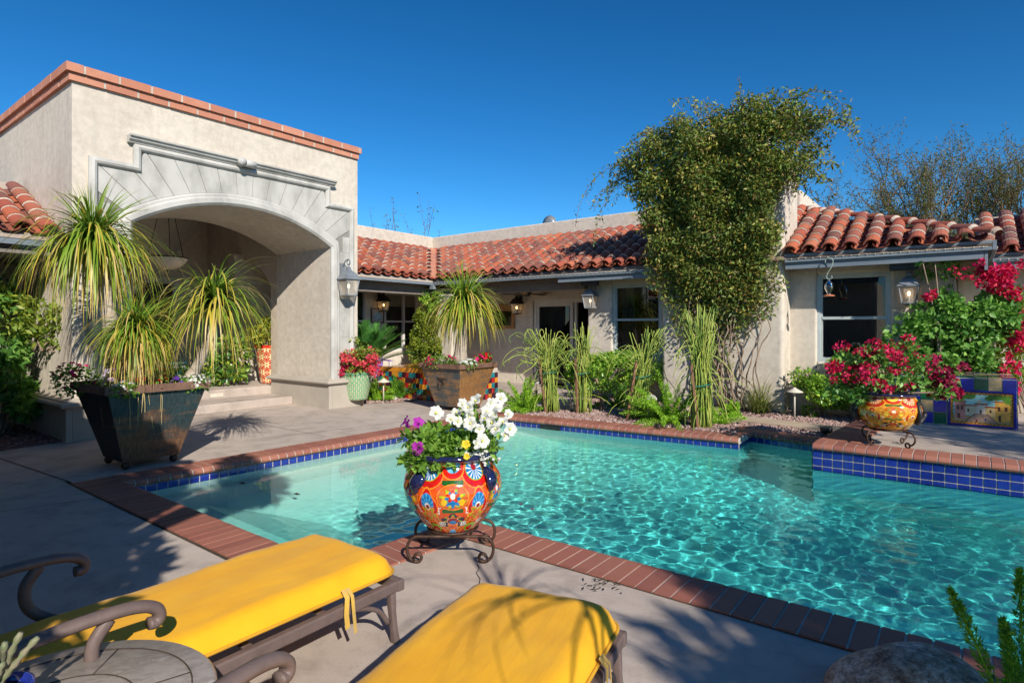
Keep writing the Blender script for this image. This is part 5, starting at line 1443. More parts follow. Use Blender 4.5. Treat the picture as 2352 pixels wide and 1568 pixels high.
    mb.strip([(hwd+.019,-.28,.37),(hwd+.049,-.275,.34),(hwd+.052,-.27,.27),(hwd+.054,-.26,.17)], lambda q: .020, face=(1,.15,0), rv=.5)
    mb.build('cushion_tie', M['strap'], t)
    return t
lounger('yellow cushioned lounger lying nearer the pool steps with both arms in view', (-.86,3.10,0), R(-36.9))
lounger('yellow cushioned lounger at the bottom with palm shadow streaks on its foot end', (.125,2.53,0), R(-25.5))

# side table with its little pot
tb = thing('side_table', 'round mottled stone side table between the two loungers', 'side table', (-1.25,1.60,0), R(20))
mb = MB(); mb.lathe([(.0,.455),(.385,.455),(.40,.465),(.402,.485),(.392,.494),(.0,.495)], 64); mb.build('table_top', M['marble'], tb)
mb = MB()
for r in (.19,.335): mb.tube([(r*math.cos(2*PI*i/60),r*math.sin(2*PI*i/60),.4945) for i in range(61)], .0026, 4)
for i in range(6):
    a = i*PI/3+.3; mb.tube([(.19*math.cos(a),.19*math.sin(a),.4945),(.335*math.cos(a),.335*math.sin(a),.4945)], .0024, 4)
mb.build('inlay_lines', M['soil'], tb)
for i in range(4):
    a = PI/4+i*PI/2; mb = MB(); mb.tube(sm([(.27*math.cos(a),.27*math.sin(a),.455),(.20*math.cos(a),.20*math.sin(a),.25),(.28*math.cos(a),.28*math.sin(a),0)],5), .014, 8); mb.build('leg', M['bronze'], tb)
sp_ = thing('small_pot', 'small dark blue painted pot at the edge of the side table', 'flower pot', (-1.33,1.50,.496), 0)
def dots(T,Q,p,ph,w_):
    out = np.empty(T.shape+(4,)); out[:] = col('15204a'); r = np.hypot(((T*9) % 1)-.5, (Q-.55)*2.2); out[r < .3] = col('c8b0b0'); out[r < .12] = col('b03030'); out[Q > .9] = col('1f5a90'); return out
pot_mesh('pot_body', [(.05,0),(.07,.02),(.085,.06),(.075,.10),(.082,.12)], sp_, 1, nth=120, nq=50, fn=dots)
mb = MB(); mb.lathe([(.08,.118),(.09,.12),(.09,.128),(.08,.13),(.074,.11)], 32); mb.build('rim', M['bluetile'], sp_)
mb = MB(); mb.lathe([(0.001,.10),(.078,.10)], 24); mb.build('soil', M['soil'], sp_)
sc_ = thing('succulent_plant', 'small succulent with jointed grey green stems in the little blue pot', 'plant', (-1.33,1.50,.60), 0)
mb = MB()
for i in range(9):
    az = rnd.uniform(0,6.28); d = Vector((math.cos(az)*.5,math.sin(az)*.5,1)); pts = bend((0,0,0), d, rnd.uniform(.10,.19), 12, .6, .08)
    mb.tube(pts, [.006+.004*(k % 2) for k in range(len(pts))], 6)
mb.build('stems', pm('succulent_stem', [(.10,.16,.06,1),(.30,.24,.18,1)], 30, .6), sc_)
# =================================================================== vine over the chimney
def tl(P): P = np.asarray(P, float); x = O[0]+P[:,0]*V[0]+P[:,1]*U[0]; y = O[1]+P[:,0]*V[1]+P[:,1]*U[1]; return np.stack([x,y,P[:,2]],1)
def u_(a,b,n): return rng.uniform(a,b,n)
vloc = (*W(5.9,8.3),0); vine = thing('climbing_vine', 'big green climbing vine covering the chimney and arching above the roofs', 'vine', vloc, 0)
pts = []
def blob(n, cx, cz, rx, rz, y0, y1, nc=16, cr=.35):
    P, d = clumps(n, (0,0,0), (1,1,1), nc, cr, .2); P = P.clip(-1.25,1.25)
    pts.append(np.stack([cx+P[:,0]*rx, y0+(P[:,1]*.5+.5)*(y1-y0), cz+P[:,2]*rz],1))
def field(n, x0, x1, z0, z1, dens, yf):
    # leaves over the chimney face: ragged density field, thicker at the top
    got = 0; fx = rng.normal(0,1,(10,2)); ph = rng.uniform(0,6.28,10)
    while got < n:
        m = n; x = rng.uniform(x0,x1,m); z = rng.uniform(z0,z1,m)
        nz = sum(np.sin(fx[k,0]*x*4.5+fx[k,1]*z*4.5+ph[k]) for k in range(10))/3.0
        keep = rng.random(m) < np.clip(dens(x,z)*(1+.22*nz), 0, 1)
        x, z, nz = x[keep], z[keep], nz[keep]
        th = yf(x,z)*(.85+.12*nz); y = 8.60-np.clip(th,.05,2)*rng.random(len(x))**.8
        pts.append(np.stack([x,y,z],1)); got += len(x)
def lin(v,a,b): return np.clip((v-a)/(b-a),0,1)
def dens_top(x,z):
    # crown of the vine: wide block with sloping left shoulder and feathery rim
    top = 5.55+.10*np.sin(x*4.1)+.07*np.sin(x*9.7)-.55*lin(-x,-5.2,-4.1)
    left = 4.12+.16*np.sin(z*5.0)+.62*lin(-z,-4.1,-3.3); right = 7.36+.12*np.sin(z*6.0+1)-.42*lin(-z,-4.2,-3.4)
    e = np.minimum(np.minimum(top-z, x-left), right-x)
    return np.where(e > 0, np.clip(.22+e*1.7,0,1), 0)
field(32000, 3.9, 8.0, 2.85, 5.9, dens_top, lambda x,z: .24+.50*lin(z,1.5,4.6))
def dens_low(x,z):
    w_ = .50+.78*lin(z,1.0,2.3); e = w_-np.abs(x-(5.85+.1*np.sin(z*4)))
    return np.where(e > 0, np.clip(.12+e*1.3,0,1)*(.10+.95*lin(z,1.2,2.7)), 0)
field(17000, 4.5, 7.2, .7, 3.4, dens_low, lambda x,z: .24+.50*lin(z,1.5,4.6))
blob(2600, 6.9, 5.3, .85, .4, 8.6, 9.6, 14, .3); blob(900, 7.25, 4.5, .30, .8, 8.6, 9.4, 12, .33); blob(900, 5.6, 5.3, .8, .3, 8.6, 9.4, 9, .3)
# arching sprays with leaves along them
mbs = MB()
def spray(x, z, dx, dz, ln, n, y=8.3, g=.55):
    p = bend((x,y,z), (dx, rnd.uniform(-.35,.25), dz), ln, 14, g, .05, .6)
    mbs.tube([tuple(q) for q in p], .005, 4)
    P = np.array([list(p[min(13,int(t*14))]*(1-(t*14)%1)+p[min(14,int(t*14)+1)]*((t*14)%1)) for t in rng.uniform(.1,1,n)])
    pts.append(P+rng.normal(0,.045,P.shape))
for i in range(46):
    a = rnd.uniform(.1,PI-.1); spray(6.0+1.5*math.cos(a), 4.75+.5*math.sin(a), math.cos(a)*.9, .3+.5*math.sin(a), rnd.uniform(.4,.9), 46, g=1.2)
for i in range(16): spray(rnd.uniform(6.9,7.35), rnd.uniform(4.0,5.2), rnd.uniform(.5,1), rnd.uniform(-.1,.5), rnd.uniform(.6,1.1), 70, g=rnd.uniform(1.0,1.8))
for i in range(9): spray(rnd.uniform(4.1,4.6), rnd.uniform(4.3,5.0), -1, rnd.uniform(.1,.5), rnd.uniform(.5,1.1), 46, g=1.5)
spray(4.2,4.85,-1,.45,2.0,70,g=1.1); spray(4.3,4.5,-1,.2,1.7,60,g=1.6); spray(7.2,5.45,.9,.6,1.5,130,g=1.6); spray(7.4,5.1,1,.3,1.2,90,g=1.5)
P = tl(np.concatenate(pts)); 
link('leaves', leaves_mesh('leaves', P-np.array(vloc), .074, M['vine'], aspect=.40, up=.4, droop=.3, jit=.5), vine)
for i in range(24):
    x0 = rnd.uniform(5.5,6.6); z = 0; x = x0; p = [(x,8.52,0)]; tx = rnd.uniform(4.6,7.2); H = rnd.uniform(2.2,4.6)
    for k in range(1,13):
        f = k/12; p.append((x0+(tx-x0)*f**1.3+rnd.gauss(0,.06), 8.5-rnd.uniform(0,.14), H*f))
    mbs.tube(sm(p,2), [.016*(1-.75*k/24) for k in range(len(sm(p,2)))], 5)
mbs.v = [tuple(a-b for a,b in zip((*W(x,y),z), vloc)) for x,y,z in mbs.v]
mbs.build('stems', M['bark'], vine)

# =================================================================== trees
def tree(label, loc, H, spread, nb, leafn, lsize, mat, trunk=.12, name='mesquite_tree', fork=.15, lean=(0,0), levels=3, grow=1.0, leafspread=.1, group='', cat='tree'):
    t = thing(name, label, cat, loc, 0)
    mb = MB(); tips = []
    def br(p, d, ln, r, lv):
        n = 6; pts_ = [Vector(p)]; d = Vector(d).normalized()
        for i in range(n):
            d = (d+rdv(.16)+Vector((0,0,.05*grow))).normalized(); pts_.append(pts_[-1]+d*ln/n)
        mb.tube(pts_, [r*(1-.6*i/n) for i in range(n+1)], 5 if lv > 1 else 3, cap=False)
        if lv <= 1: tips.append(pts_)
        if lv > 0:
            for k in range(nb[lv-1]):
                q = pts_[rnd.randint(2,n)]; dd = (d*.9+rdv(.75)+Vector((0,0,.15*grow))).normalized()
                br(q, dd, ln*rnd.uniform(.5,.8), r*.5, lv-1)
        else: tips.append(pts_)
    nst = 5
    for k in range(nst):
        a = 2*PI*k/nst+rnd.uniform(-.4,.4); br((0,0,H*fork), (math.cos(a)*spread+lean[0], math.sin(a)*spread+lean[1], 1), H*.48, trunk*.55, levels)
    mb.tube([(0,0,-.1),(.03,.02,H*fork*.5),(0,0,H*fork+.1)], [trunk*1.2,trunk,trunk*.8], 8)
    mb.build('trunk', M['twig'], t)
    P = []
    for i in range(leafn):
        s = rnd.choice(tips); k = rnd.randint(1,len(s)-1); f = rnd.random(); q = s[k-1]*(1-f)+s[k]*f
        P.append((q.x+rnd.gauss(0,leafspread), q.y+rnd.gauss(0,leafspread), q.z+rnd.gauss(0,leafspread)))
    link('crown', leaves_mesh('crown', np.array(P), lsize, M[mat], aspect=.35, up=.2, droop=.15), t)
    return t
def tgt(u, Y): return ((u-1176)/1352.4*Y, Y, 0)
tree('feathery mesquite tree nearest the vine beyond the hip roof', tgt(2050,22), 7.4, .62, [4,4,5], 15000, .10, 'mesquite', .16, levels=3)
tree('feathery mesquite tree above the corner of the right hip roof', tgt(2180,24), 8.2, .60, [4,4,5], 17000, .10, 'mesquite', .18, levels=3)
tree('tall feathery mesquite tree cut by the right edge of the view', tgt(2320,22), 7.9, .62, [4,4,5], 18000, .10, 'mesquite', .18, levels=3)
tree('thin tree tip showing over the parapet left of the valley', tgt(915,30), 6.9, .30, [3,3], 380, .16, 'mesquite', .10, levels=2)
# trees and an added leaf column behind the photographer: their shade dapples the near deck and the raised patio
def shade_tree(label, loc, blobs, H, size=.15):
    t = thing('shade_tree', label, 'tree', loc, 0); PP = []; DD = []
    for n,c,r,nc,cr in blobs:
        P, d = clumps(n,c,r,nc,cr,.3); PP.append(P); DD.append(d)
    link('crown', leaves_mesh('crown', np.concatenate(PP), size, M['hedge'], aspect=.45, up=.3, out=np.concatenate(DD)), t)
    mb = MB(); mb.tube(sm([(0,0,-.1),(.08,.03,H*.3),(0,.05,H*.62)],4), [.17]*5+[.12]*4, 8)
    for k in range(22):
        q = PP[k % len(PP)][rnd.randint(0,60)]; mb.tube(sm([(0,.03,H*(.42+.18*rnd.random())),tuple(np.array(q)*[.5,.5,.8]),tuple(q)],4), .035, 5)
    mb.build('trunk', M['bark'], t)
shade_tree('unseen tall leafy column added behind the side table to shade the left deck', (-1.42,-.50,0), [(15000,(0,0,2.7),(.92,.75,2.55),60,.24),(1500,(1.25,0,4.35),(.55,.6,.65),10,.35)], 4.6, .16)  # leafy blocker added out of view, shaped to keep sun off the left deck
shade_tree('shade tree standing behind the loungers', (4.62,-4.0,0), [(4600,(0,0,4.5),(1.2,1.15,1.1),20,.24)], 5.2)
shade_tree('dense shade tree beyond the right edge of the pool', (10.0,-1.5,0), [(3600,(0,0,6.0),(1.7,1.7,1.4),34,.2)], 7.2)

# =================================================================== tied euphorbia stems
def euph(label, loc, n, h, spread, lean, stake=True, tie=.72, flop=.25):
    t = thing('euphorbia_plant', label, 'plant', loc, 0, 'tied euphorbias in the gravel bed')
    mb = MB()
    for i in range(n):
        a = rnd.uniform(0,6.28); r = .17*math.sqrt(rnd.random()); p0 = Vector((r*math.cos(a), r*math.sin(a)*.8, 0))
        tz = tie*rnd.uniform(.8,1.25); ht = Vector((lean[0]*tie+.17*math.cos(a)*rnd.random(), lean[1]*tie+.13*math.sin(a)*rnd.random(), tz))
        H = h*rnd.uniform(.62,1.08); fl = rnd.random() < flop
        out = Vector((math.cos(a), math.sin(a)*.7, 0))*spread*rnd.uniform(.2,1)
        top = Vector((lean[0]*H, lean[1]*H, H))+out
        p = [p0, (p0*.4+ht*.6), ht, ht*.55+top*.45-out*.25+rdv(.03), top]
        if fl: p += [top+out*.5+Vector((0,0,-.10)), top+out*.6+rdv(.15)+Vector((0,0,-.3))]
        p = [p[0]]+[v+rdv(.028) for v in p[1:]]; q = sm(p,3); r_ = rnd.uniform(.006,.010); mb.tube(q, [r_*(1-.35*k/len(q)) for k in range(len(q))], 5)
    for i in range(int(n*.38)):           # curls hanging out of the bundle low down
        a = rnd.uniform(0,6.28); z = rnd.uniform(.2,h*.8); p = bend((lean[0]*z,lean[1]*z,z), (math.cos(a),math.sin(a)*.8,.5), rnd.uniform(.35,.75), 8, rnd.uniform(1.5,4), .16)
        mb.tube(p, .006, 5)
    mb.build('stems', M['euph'], t)
    if stake:
        mb = MB(); mb.bar((-.10-lean[0]*.2,-.13,0),(lean[0]*1.0-.17,-.10,.98),.036,.036); mb.build('stake', M['stake'], t)
    mb = MB(); c = Vector((lean[0]*tie,lean[1]*tie,tie)); mb.tube([c+Vector((.17*math.cos(2*PI*i/16)-.03,.15*math.sin(2*PI*i/16),.015*math.sin(i))) for i in range(17)], .011, 5)
    mb.build('tie', M['greytie'], t)
    return t
euph('sprawling euphorbia with curling stems tied to a leaning brown stake, left of the clipped bush', (*G(1265,946),0), 105, 1.42, .62, (-.05,0), flop=.5)
euph('thin upright euphorbia tied to a short stake behind the clipped bush', (*G(1338,948),0), 48, 1.50, .30, (.03,.02), flop=.1)
euph('euphorbia bundle leaning right with arching tips, between clipped bush and fern', (*G(1455,962),0), 82, 1.45, .40, (.20,0), flop=.22)
euph('tallest straight yellow green euphorbia sheaf in front of the vine', (*G(1612,982),0), 150, 1.78, .28, (-.02,0), flop=.08, tie=.66)

# =================================================================== clipped shrubs and hedges
def shrub(label, loc, c, r, n, size, mat, trunk=None, name='clipped_bush', cat='shrub', nc=26, cr=.3, hollow=.75, group=None, aspect=.6):
    t = thing(name, label, cat, loc, 0, group)
    P, d = clumps(n, c, r, nc, cr, hollow); P[:,2] = np.maximum(P[:,2], .02)
    link('leaves', leaves_mesh('leaves', P, size, M[mat], aspect=aspect, up=.5, out=d), t)
    mb = MB()
    for k in range(trunk or 5):
        a = rnd.uniform(0,6.28); mb.tube(sm([(rnd.gauss(0,.03),rnd.gauss(0,.03),0),(rnd.gauss(0,.06),rnd.gauss(0,.05),c[2]*.5),(c[0]+r[0]*.6*math.cos(a),c[1]+r[1]*.6*math.sin(a),c[2]+r[2]*.3)],4), .022, 5)
    mb.build('stems', M['bark'], t)
    return t
shrub('round clipped bush on a bare forked stem among the euphorbias', (*G(1386,943),0), (-.12,0,.68), (.62,.5,.34), 8500, .055, 'hedge', 4)
shrub('low clipped hedge under the left window', (*W(4.15,8.55),0), (-.1,0,.68), (1.0,.40,.40), 9000, .055, 'hedge', 6, name='clipped_hedge', cat='hedge')
shrub('dense clipped hedge under the right window beside the chimney', (*W(7.72,8.55),0), (.1,-.05,.62), (.72,.45,.46), 9000, .062, 'hedge', 6, name='clipped_hedge', cat='hedge')
shrub('small low sprig of hedge leaves by the path light', (*G(1862,958),0), (0,0,.12), (.22,.15,.10), 260, .05, 'hedge', 3, cat='shrub', nc=6)

# =================================================================== foxtail ferns
def fern(label, loc, n, ln, mat='fern', up=.6, pr=.065, name='foxtail_fern', nl=300, lsz=.040, group=None):
    t = thing(name, label, 'fern', loc, 0, group); P = []; D = []
    mb = MB()
    for i in range(n):
        az = rnd.uniform(0,6.28); el = rnd.uniform(.15,1.35) if up > .5 else rnd.uniform(.05,.9)
        d = (math.cos(az)*math.cos(el), math.sin(az)*math.cos(el), math.sin(el)); p = bend((rnd.gauss(0,.03),rnd.gauss(0,.03),.02), d, ln*rnd.uniform(.6,1.1), 8, .5, .05)
        mb.tube(p, .004, 4)
        for k in range(nl):
            f = rnd.uniform(.08,1); s = f*8; a = int(min(7,s)); q = p[a].lerp(p[a+1], s-a); w2 = pr*min(1,(f+.25))*min(1,(1.02-f)*3.2)
            o = rdv(1).normalized(); P.append(tuple(q+o*w2*.4)); D.append(tuple(o+Vector(d)*.6))
    link('plumes', leaves_mesh('plumes', np.array(P), lsz, M[mat], aspect=.28, up=.2, out=np.array(D)*1.6), t)
    mb.build('stalks', M['fern'], t)
    return t
fern('yellow green foxtail fern at the left end of the bed', (*G(1206,946),0), 32, .60)
fern('bright foxtail fern between the leaning euphorbia and the tall sheaf', (*G(1540,972),0), 44, .82)
fern('small foxtail fern low behind the clipped bush', (*G(1420,938),0), 18, .5, 'ferndark')
fern('trailing foxtail fern frond at the foot of the tall sheaf', (*G(1650,975),0), 9, .5, up=.3)
fern('feathery yellow fern beside the green scalloped pot', (*G(862,921),0), 22, .50)
fern('dark feathery fern in front of the coloured bench tiles', (*G(925,914),0), 26, .55, 'ferndark')
fern('small fern by the low flagstone near the chimney foot', (*G(1690,962),0), 9, .35)
ff = thing('foxtail_fern', 'dark green foxtail fern rising at the bottom right corner', 'fern', (1.80,2.06,0), 0); P = []; D = []; mb = MB()
for (tx,ty,h) in ((-.22,.06,.60),(-.06,.02,.50),(.06,.10,.66),(.02,-.05,.40),(.14,.0,.46),(-.12,-.06,.34),(.22,.12,.52),(.10,.22,.42)):
    p = sm([(rnd.gauss(0,.02),rnd.gauss(0,.02),0),(tx*.35,ty*.35,h*.4),(tx*.75,ty*.75,h*.78),(tx,ty,h)],4); mb.tube(p, .004, 4); m = len(p)-1
    for k in range(900):
        f = rnd.uniform(.10,1); s_ = f*m; a = int(min(m-1,s_)); q = p[a].lerp(p[a+1], s_-a); w2 = .036*min(1,f+.35)*min(1,(1.03-f)*2.6)
        o = rdv(1).normalized(); P.append(tuple(q+o*w2*.45)); D.append(tuple(o*.8+Vector((tx,ty,h)).normalized()))
link('plumes', leaves_mesh('plumes', np.array(P), .022, M['ferndark'], aspect=.26, up=.1, out=np.array(D)*1.6), ff); mb.build('stalks', M['fern'], ff)
# grass clump
gc = thing('grass_clump', 'arching strappy grass clump against the chimney foot', 'grass', (*G(1745,951),0), 0); mb = MB()
for i in range(260):
    az = rnd.uniform(0,6.28); el = rnd.uniform(.6,1.45); d = Vector((math.cos(az)*math.cos(el), math.sin(az)*math.cos(el), math.sin(el)))
    mb.strip(bend((rnd.gauss(0,.05),rnd.gauss(0,.05),0), d, rnd.uniform(.45,.95), 7, 1.1), lambda q: .014*(1-q)+.001, face=Vector((d.x,d.y,.6)), rv=rnd.random())
mb.build('blades', M['grass'], gc)

# =================================================================== sago palms
def sago(label, loc, base_h, n, ln, el0=.25, azr=(0,6.28), trunk=True):
    t = thing('sago_palm', label, 'palm', loc, 0); mb = MB(); mr = MB()
    for i in range(n):
        az = azr[0]+(azr[1]-azr[0])*((i*.618) % 1); el = el0+(1.25-el0)*((i/n)**.8)
        d = Vector((math.cos(az)*math.cos(el), math.sin(az)*math.cos(el), math.sin(el))); L_ = ln*rnd.uniform(.85,1.1)
        p = bend((0,0,base_h), d, L_, 14, .38, .01); mr.tube(p, [.010*(1-.6*k/14) for k in range(15)], 4)
        side = d.cross(Vector((0,0,1))).normalized()
        for k in range(2,58):
            f = k/58; s = f*14; a = int(min(13,s)); q = p[a].lerp(p[a+1], s-a); dd = (p[min(14,a+1)]-p[a]).normalized(); nn = side.cross(dd)
            ll = .20*ln*(math.sin(PI*min(1,f*.86+.10)))**.6
            for sg in (-1,1):
                e = q+(side*sg*.75+dd*.65+nn*.30).normalized()*ll
                mb.strip([q, (q+e)/2+Vector((0,0,.004)), e], lambda z: .019*(1-.8*z), face=nn, rv=rnd.random())
    mb.build('fronds', M['sago'], t); mr.build('midribs', M['fern'] if False else M['petleaf'], t)
    if trunk:
        mb = MB(); mb.lathe([(.15,0),(.19,base_h*.3),(.17,base_h*.8),(.09,base_h+.04)], 14)
        for i in range(160):
            a = rnd.uniform(0,6.28); z = rnd.uniform(.02,base_h); r = .165; o = Vector((math.cos(a),math.sin(a),0)); mb.bar(o*r+Vector((0,0,z)), o*(r+.05)+Vector((0,0,z+.05)), .03, .014)
        mb.build('trunk', M['palebark'], t)
    return t
sago('sago palm with a stiff fan of dark fronds in front of the veranda windows', (*W(-.62,5.42),0), .62, 46, 1.15, .62)
sago('young sago palm with bright fronds at the left edge beside the pillar', (*W(-.75,-1.35),0), .62, 20, .95, .15)

# =================================================================== climbing fig column, portico shrubs, left bed
def leafthing(name, label, cat, loc, blobs, size, mat, aspect=.6, stems=6, H=1.0, group=None, up=.5):
    t = thing(name, label, cat, loc, 0, group); PP = []; DD = []
    for (n,c,r,nc,cr) in blobs:
        P, d = clumps(n, c, r, nc, cr, .5); PP.append(P); DD.append(d)
    P = np.concatenate(PP); link('leaves', leaves_mesh('leaves', P, size, M[mat], aspect=aspect, up=up, out=np.concatenate(DD)), t)
    mb = MB()
    for k in range(stems):
        q = PP[k % len(PP)][rnd.randint(0, 20)]; mb.tube(sm([(rnd.gauss(0,.05),rnd.gauss(0,.05),0),(q[0]*.4,q[1]*.4,q[2]*.5),tuple(q)],4), .012, 5)
    mb.build('stems', M['bark'], t)
    return t
leafthing('climbing_fig', 'yellow green creeper wrapping the veranda corner pillar', 'vine', (*W(-1.9,8.55),0), [(8500,(0,0,1.05),(.52,.45,.98),44,.22),(2600,(0,0,1.7),(.36,.36,.4),16,.3)], .07, 'creeper')
leafthing('climbing_fig', 'dark creeper in the shade at the top of the corner pillar', 'vine', (*W(-1.75,8.75),0), [(3200,(0,0,2.25),(.48,.38,.42),20,.28),(500,(.6,.1,1.75),(.3,.3,.4),8,.3)], .07, 'hedge')
leafthing('variegated_shrub', 'variegated yellow green umbrella plant in the red patterned pot', 'shrub', (*W(-2.5,4.26),1.1), [(620,(-.05,-.05,.28),(.34,.34,.35),12,.33)], .12, 'varieg', aspect=.42)
leafthing('broadleaf_shrub', 'dark lobed leaf shrub on the portico floor left of the red pot', 'shrub', (*W(-2.75,3.45),.325), [(500,(0,0,.35),(.48,.45,.36),12,.33),(260,(.1,.1,.72),(.4,.35,.25),9,.33)], .15, 'schef', aspect=.5)
leafthing('umbrella_plant', 'yellow green shrub leaves lit at the left edge below the tile roof', 'shrub', (*W(-1.5,-.55),0), [(620,(0,.05,1.95),(.42,.40,.40),14,.3),(300,(-.1,-.5,1.9),(.5,.5,.4),12,.3)], .13, 'schef', aspect=.5, stems=9)
leafthing('umbrella_plant', 'dark glossy umbrella plant crowding the left bed', 'shrub', (*W(-1.35,-.45),0), [(800,(0,-.05,1.2),(.40,.38,.52),14,.3),(420,(.1,0,.7),(.36,.34,.3),10,.3),(300,(.25,0,.42),(.26,.26,.2),8,.3)], .14, 'bough', aspect=.45, stems=9)
leafthing('trailing_vine', 'leafy vine over the left pillar top behind the tall ponytail palm', 'vine', (*W(-.9,-.12),1.2), [(700,(.1,-.05,.45),(.8,.20,.42),16,.28),(240,(.55,-.05,.15),(.3,.12,.2),7,.3)], .10, 'limeleaf', aspect=.5)

# =================================================================== bougainvilleas
def boug(label, loc, leafblobs, bractblobs, stems, lsz=.07, bsz=.042, lmat='bough'):
    t = thing('bougainvillea', label, 'flowering shrub', loc, 0); PP = []; DD = []
    for n,c,r,nc,cr in leafblobs:
        P, d = clumps(n,c,r,nc,cr,.45); PP.append(P); DD.append(d)
    link('leaves', leaves_mesh('leaves', np.concatenate(PP), lsz, M[lmat], aspect=.65, up=.5, out=np.concatenate(DD)), t)
    for k,(mat,bl) in enumerate(bractblobs):
        BB = []; BD = []
        for n,c,r,nc,cr in bl:
            P, d = clumps(n,c,r,nc,cr,.3); BB.append(P); BD.append(d)
        o = link('bracts', leaves_mesh('bracts', np.concatenate(BB), bsz, M[mat], aspect=.85, up=.3, out=np.concatenate(BD), fold=.5), t); o['kind'] = 'stuff'
    mb = MB()
    for k in range(stems):
        q = PP[k % len(PP)][rnd.randint(0,40)]; mb.tube(sm([(rnd.gauss(0,.04),rnd.gauss(0,.04),0),tuple(np.array(q)*[.35,.35,.6]),tuple(q)],5), [.018*(1-.6*i/11) for i in range(11)], 5)
    mb.build('stems', M['bark'], t)
    return t
boug('magenta bougainvillea spreading wide over the orange pot', (QX,QY,ZI+.58),
     [(1500,(-.02,0,.32),(.66,.45,.30),22,.28),(520,(-.35,.0,.12),(.40,.35,.20),10,.3),(420,(.38,-.05,.12),(.36,.32,.2),9,.3)],
     [('magenta',[(620,(-.25,-.12,.42),(.50,.36,.28),20,.17),(200,(.05,-.1,.55),(.35,.3,.18),9,.18),(150,(-.62,0,.28),(.14,.2,.16),5,.3),(170,(-.15,-.2,.12),(.5,.3,.12),9,.16)]),
      ('wine',[(520,(.52,-.12,.36),(.30,.30,.26),12,.24),(160,(.55,-.15,.02),(.2,.2,.14),6,.25)])], 14)
BX = G(2150,951); 
boug('tall bougainvillea climbing by the right lantern with red clusters', (*W(9.35,8.75),.15),
     [(3600,(-.15,0,1.25),(.80,.45,.75),30,.26),(2200,(.55,-.1,1.5),(.60,.4,.55),20,.28),(1700,(.35,0,.75),(.65,.4,.45),16,.28),(170,(.1,.1,2.35),(.55,.25,.25),10,.2)],
     [('magenta',[(760,(.60,-.32,2.12),(.40,.22,.26),14,.30),(160,(.95,-.2,1.9),(.28,.2,.14),7,.3),(420,(.98,-.25,1.38),(.17,.2,.44),12,.28),(240,(.78,-.3,.7),(.14,.2,.42),9,.25),(60,(-.5,-.45,1.85),(.12,.1,.1),3,.4),(70,(.0,-.5,2.2),(.5,.2,.2),8,.12),(60,(1.25,-.2,2.35),(.16,.14,.1),3,.4)])], 10, .10, .06)
boug('coral pink bougainvillea overflowing the green scalloped pot', (*GP,.62),
     [(1300,(.02,0,.26),(.62,.48,.36),20,.26),(180,(-.15,0,.68),(.28,.22,.2),8,.25)],
     [('coral',[(900,(.10,-.14,.30),(.50,.36,.32),34,.15),(200,(.36,-.1,.10),(.2,.25,.2),9,.24)]),('magenta',[(640,(-.26,-.22,.12),(.30,.24,.24),16,.22)])], 10, .06, .05, 'limeleaf')
leafthing('lantana_shrub', 'loose yellow green shrub at the right edge behind the bougainvillea', 'shrub', (*W(10.45,9.9),.0), [(2400,(0,0,1.55),(.75,.55,.62),24,.28),(900,(-.25,0,1.05),(.5,.45,.4),14,.28)], .08, 'limeleaf', stems=12)

# =================================================================== rocks and debris
def rock(label, loc, r, sc, mat='rock', seed=1):
    rg = np.random.default_rng(seed); mb = MB(); nu,nv = 48,28; vs = []
    ph = rg.uniform(0,6.28,(9,3)); fq = rg.normal(0,1.6,(9,3))
    for i in range(nv+1):
        t = PI*i/nv
        for j in range(nu):
            a = 2*PI*j/nu; d = np.array([math.sin(t)*math.cos(a), math.sin(t)*math.sin(a), math.cos(t)])
            k = 1+sum(.035*math.sin(fq[q] @ d*1.3+ph[q,0]) for q in range(9))
            k *= (1-.10*max(0,abs(d[2])-.55))
            vs.append((d[0]*r*sc[0]*k, d[1]*r*sc[1]*k, d[2]*r*sc[2]*k))
    mb.add(vs, [(i*nu+j,(i+1)*nu+j,(i+1)*nu+(j+1)%nu,i*nu+(j+1)%nu) for i in range(nv) for j in range(nu)], True)
    o = mb.build('boulder', M[mat], None, loc, rnd.uniform(0,1)); tag(o, label, 'rock'); return o
rock('rounded speckled brown and grey boulder at the bottom right by the coping', (1.60,2.33,.08), .30, (1.0,.80,.62), seed=4)
rock('small grey stone by the path light at the sago palm', (*G(905,918),.03), .07, (1,1,.8), 'stone', 8)
rock('white rounded stone behind the leaning euphorbia', (*G(1492,925),.08), .16, (1,.7,.6), 'stone', 9)
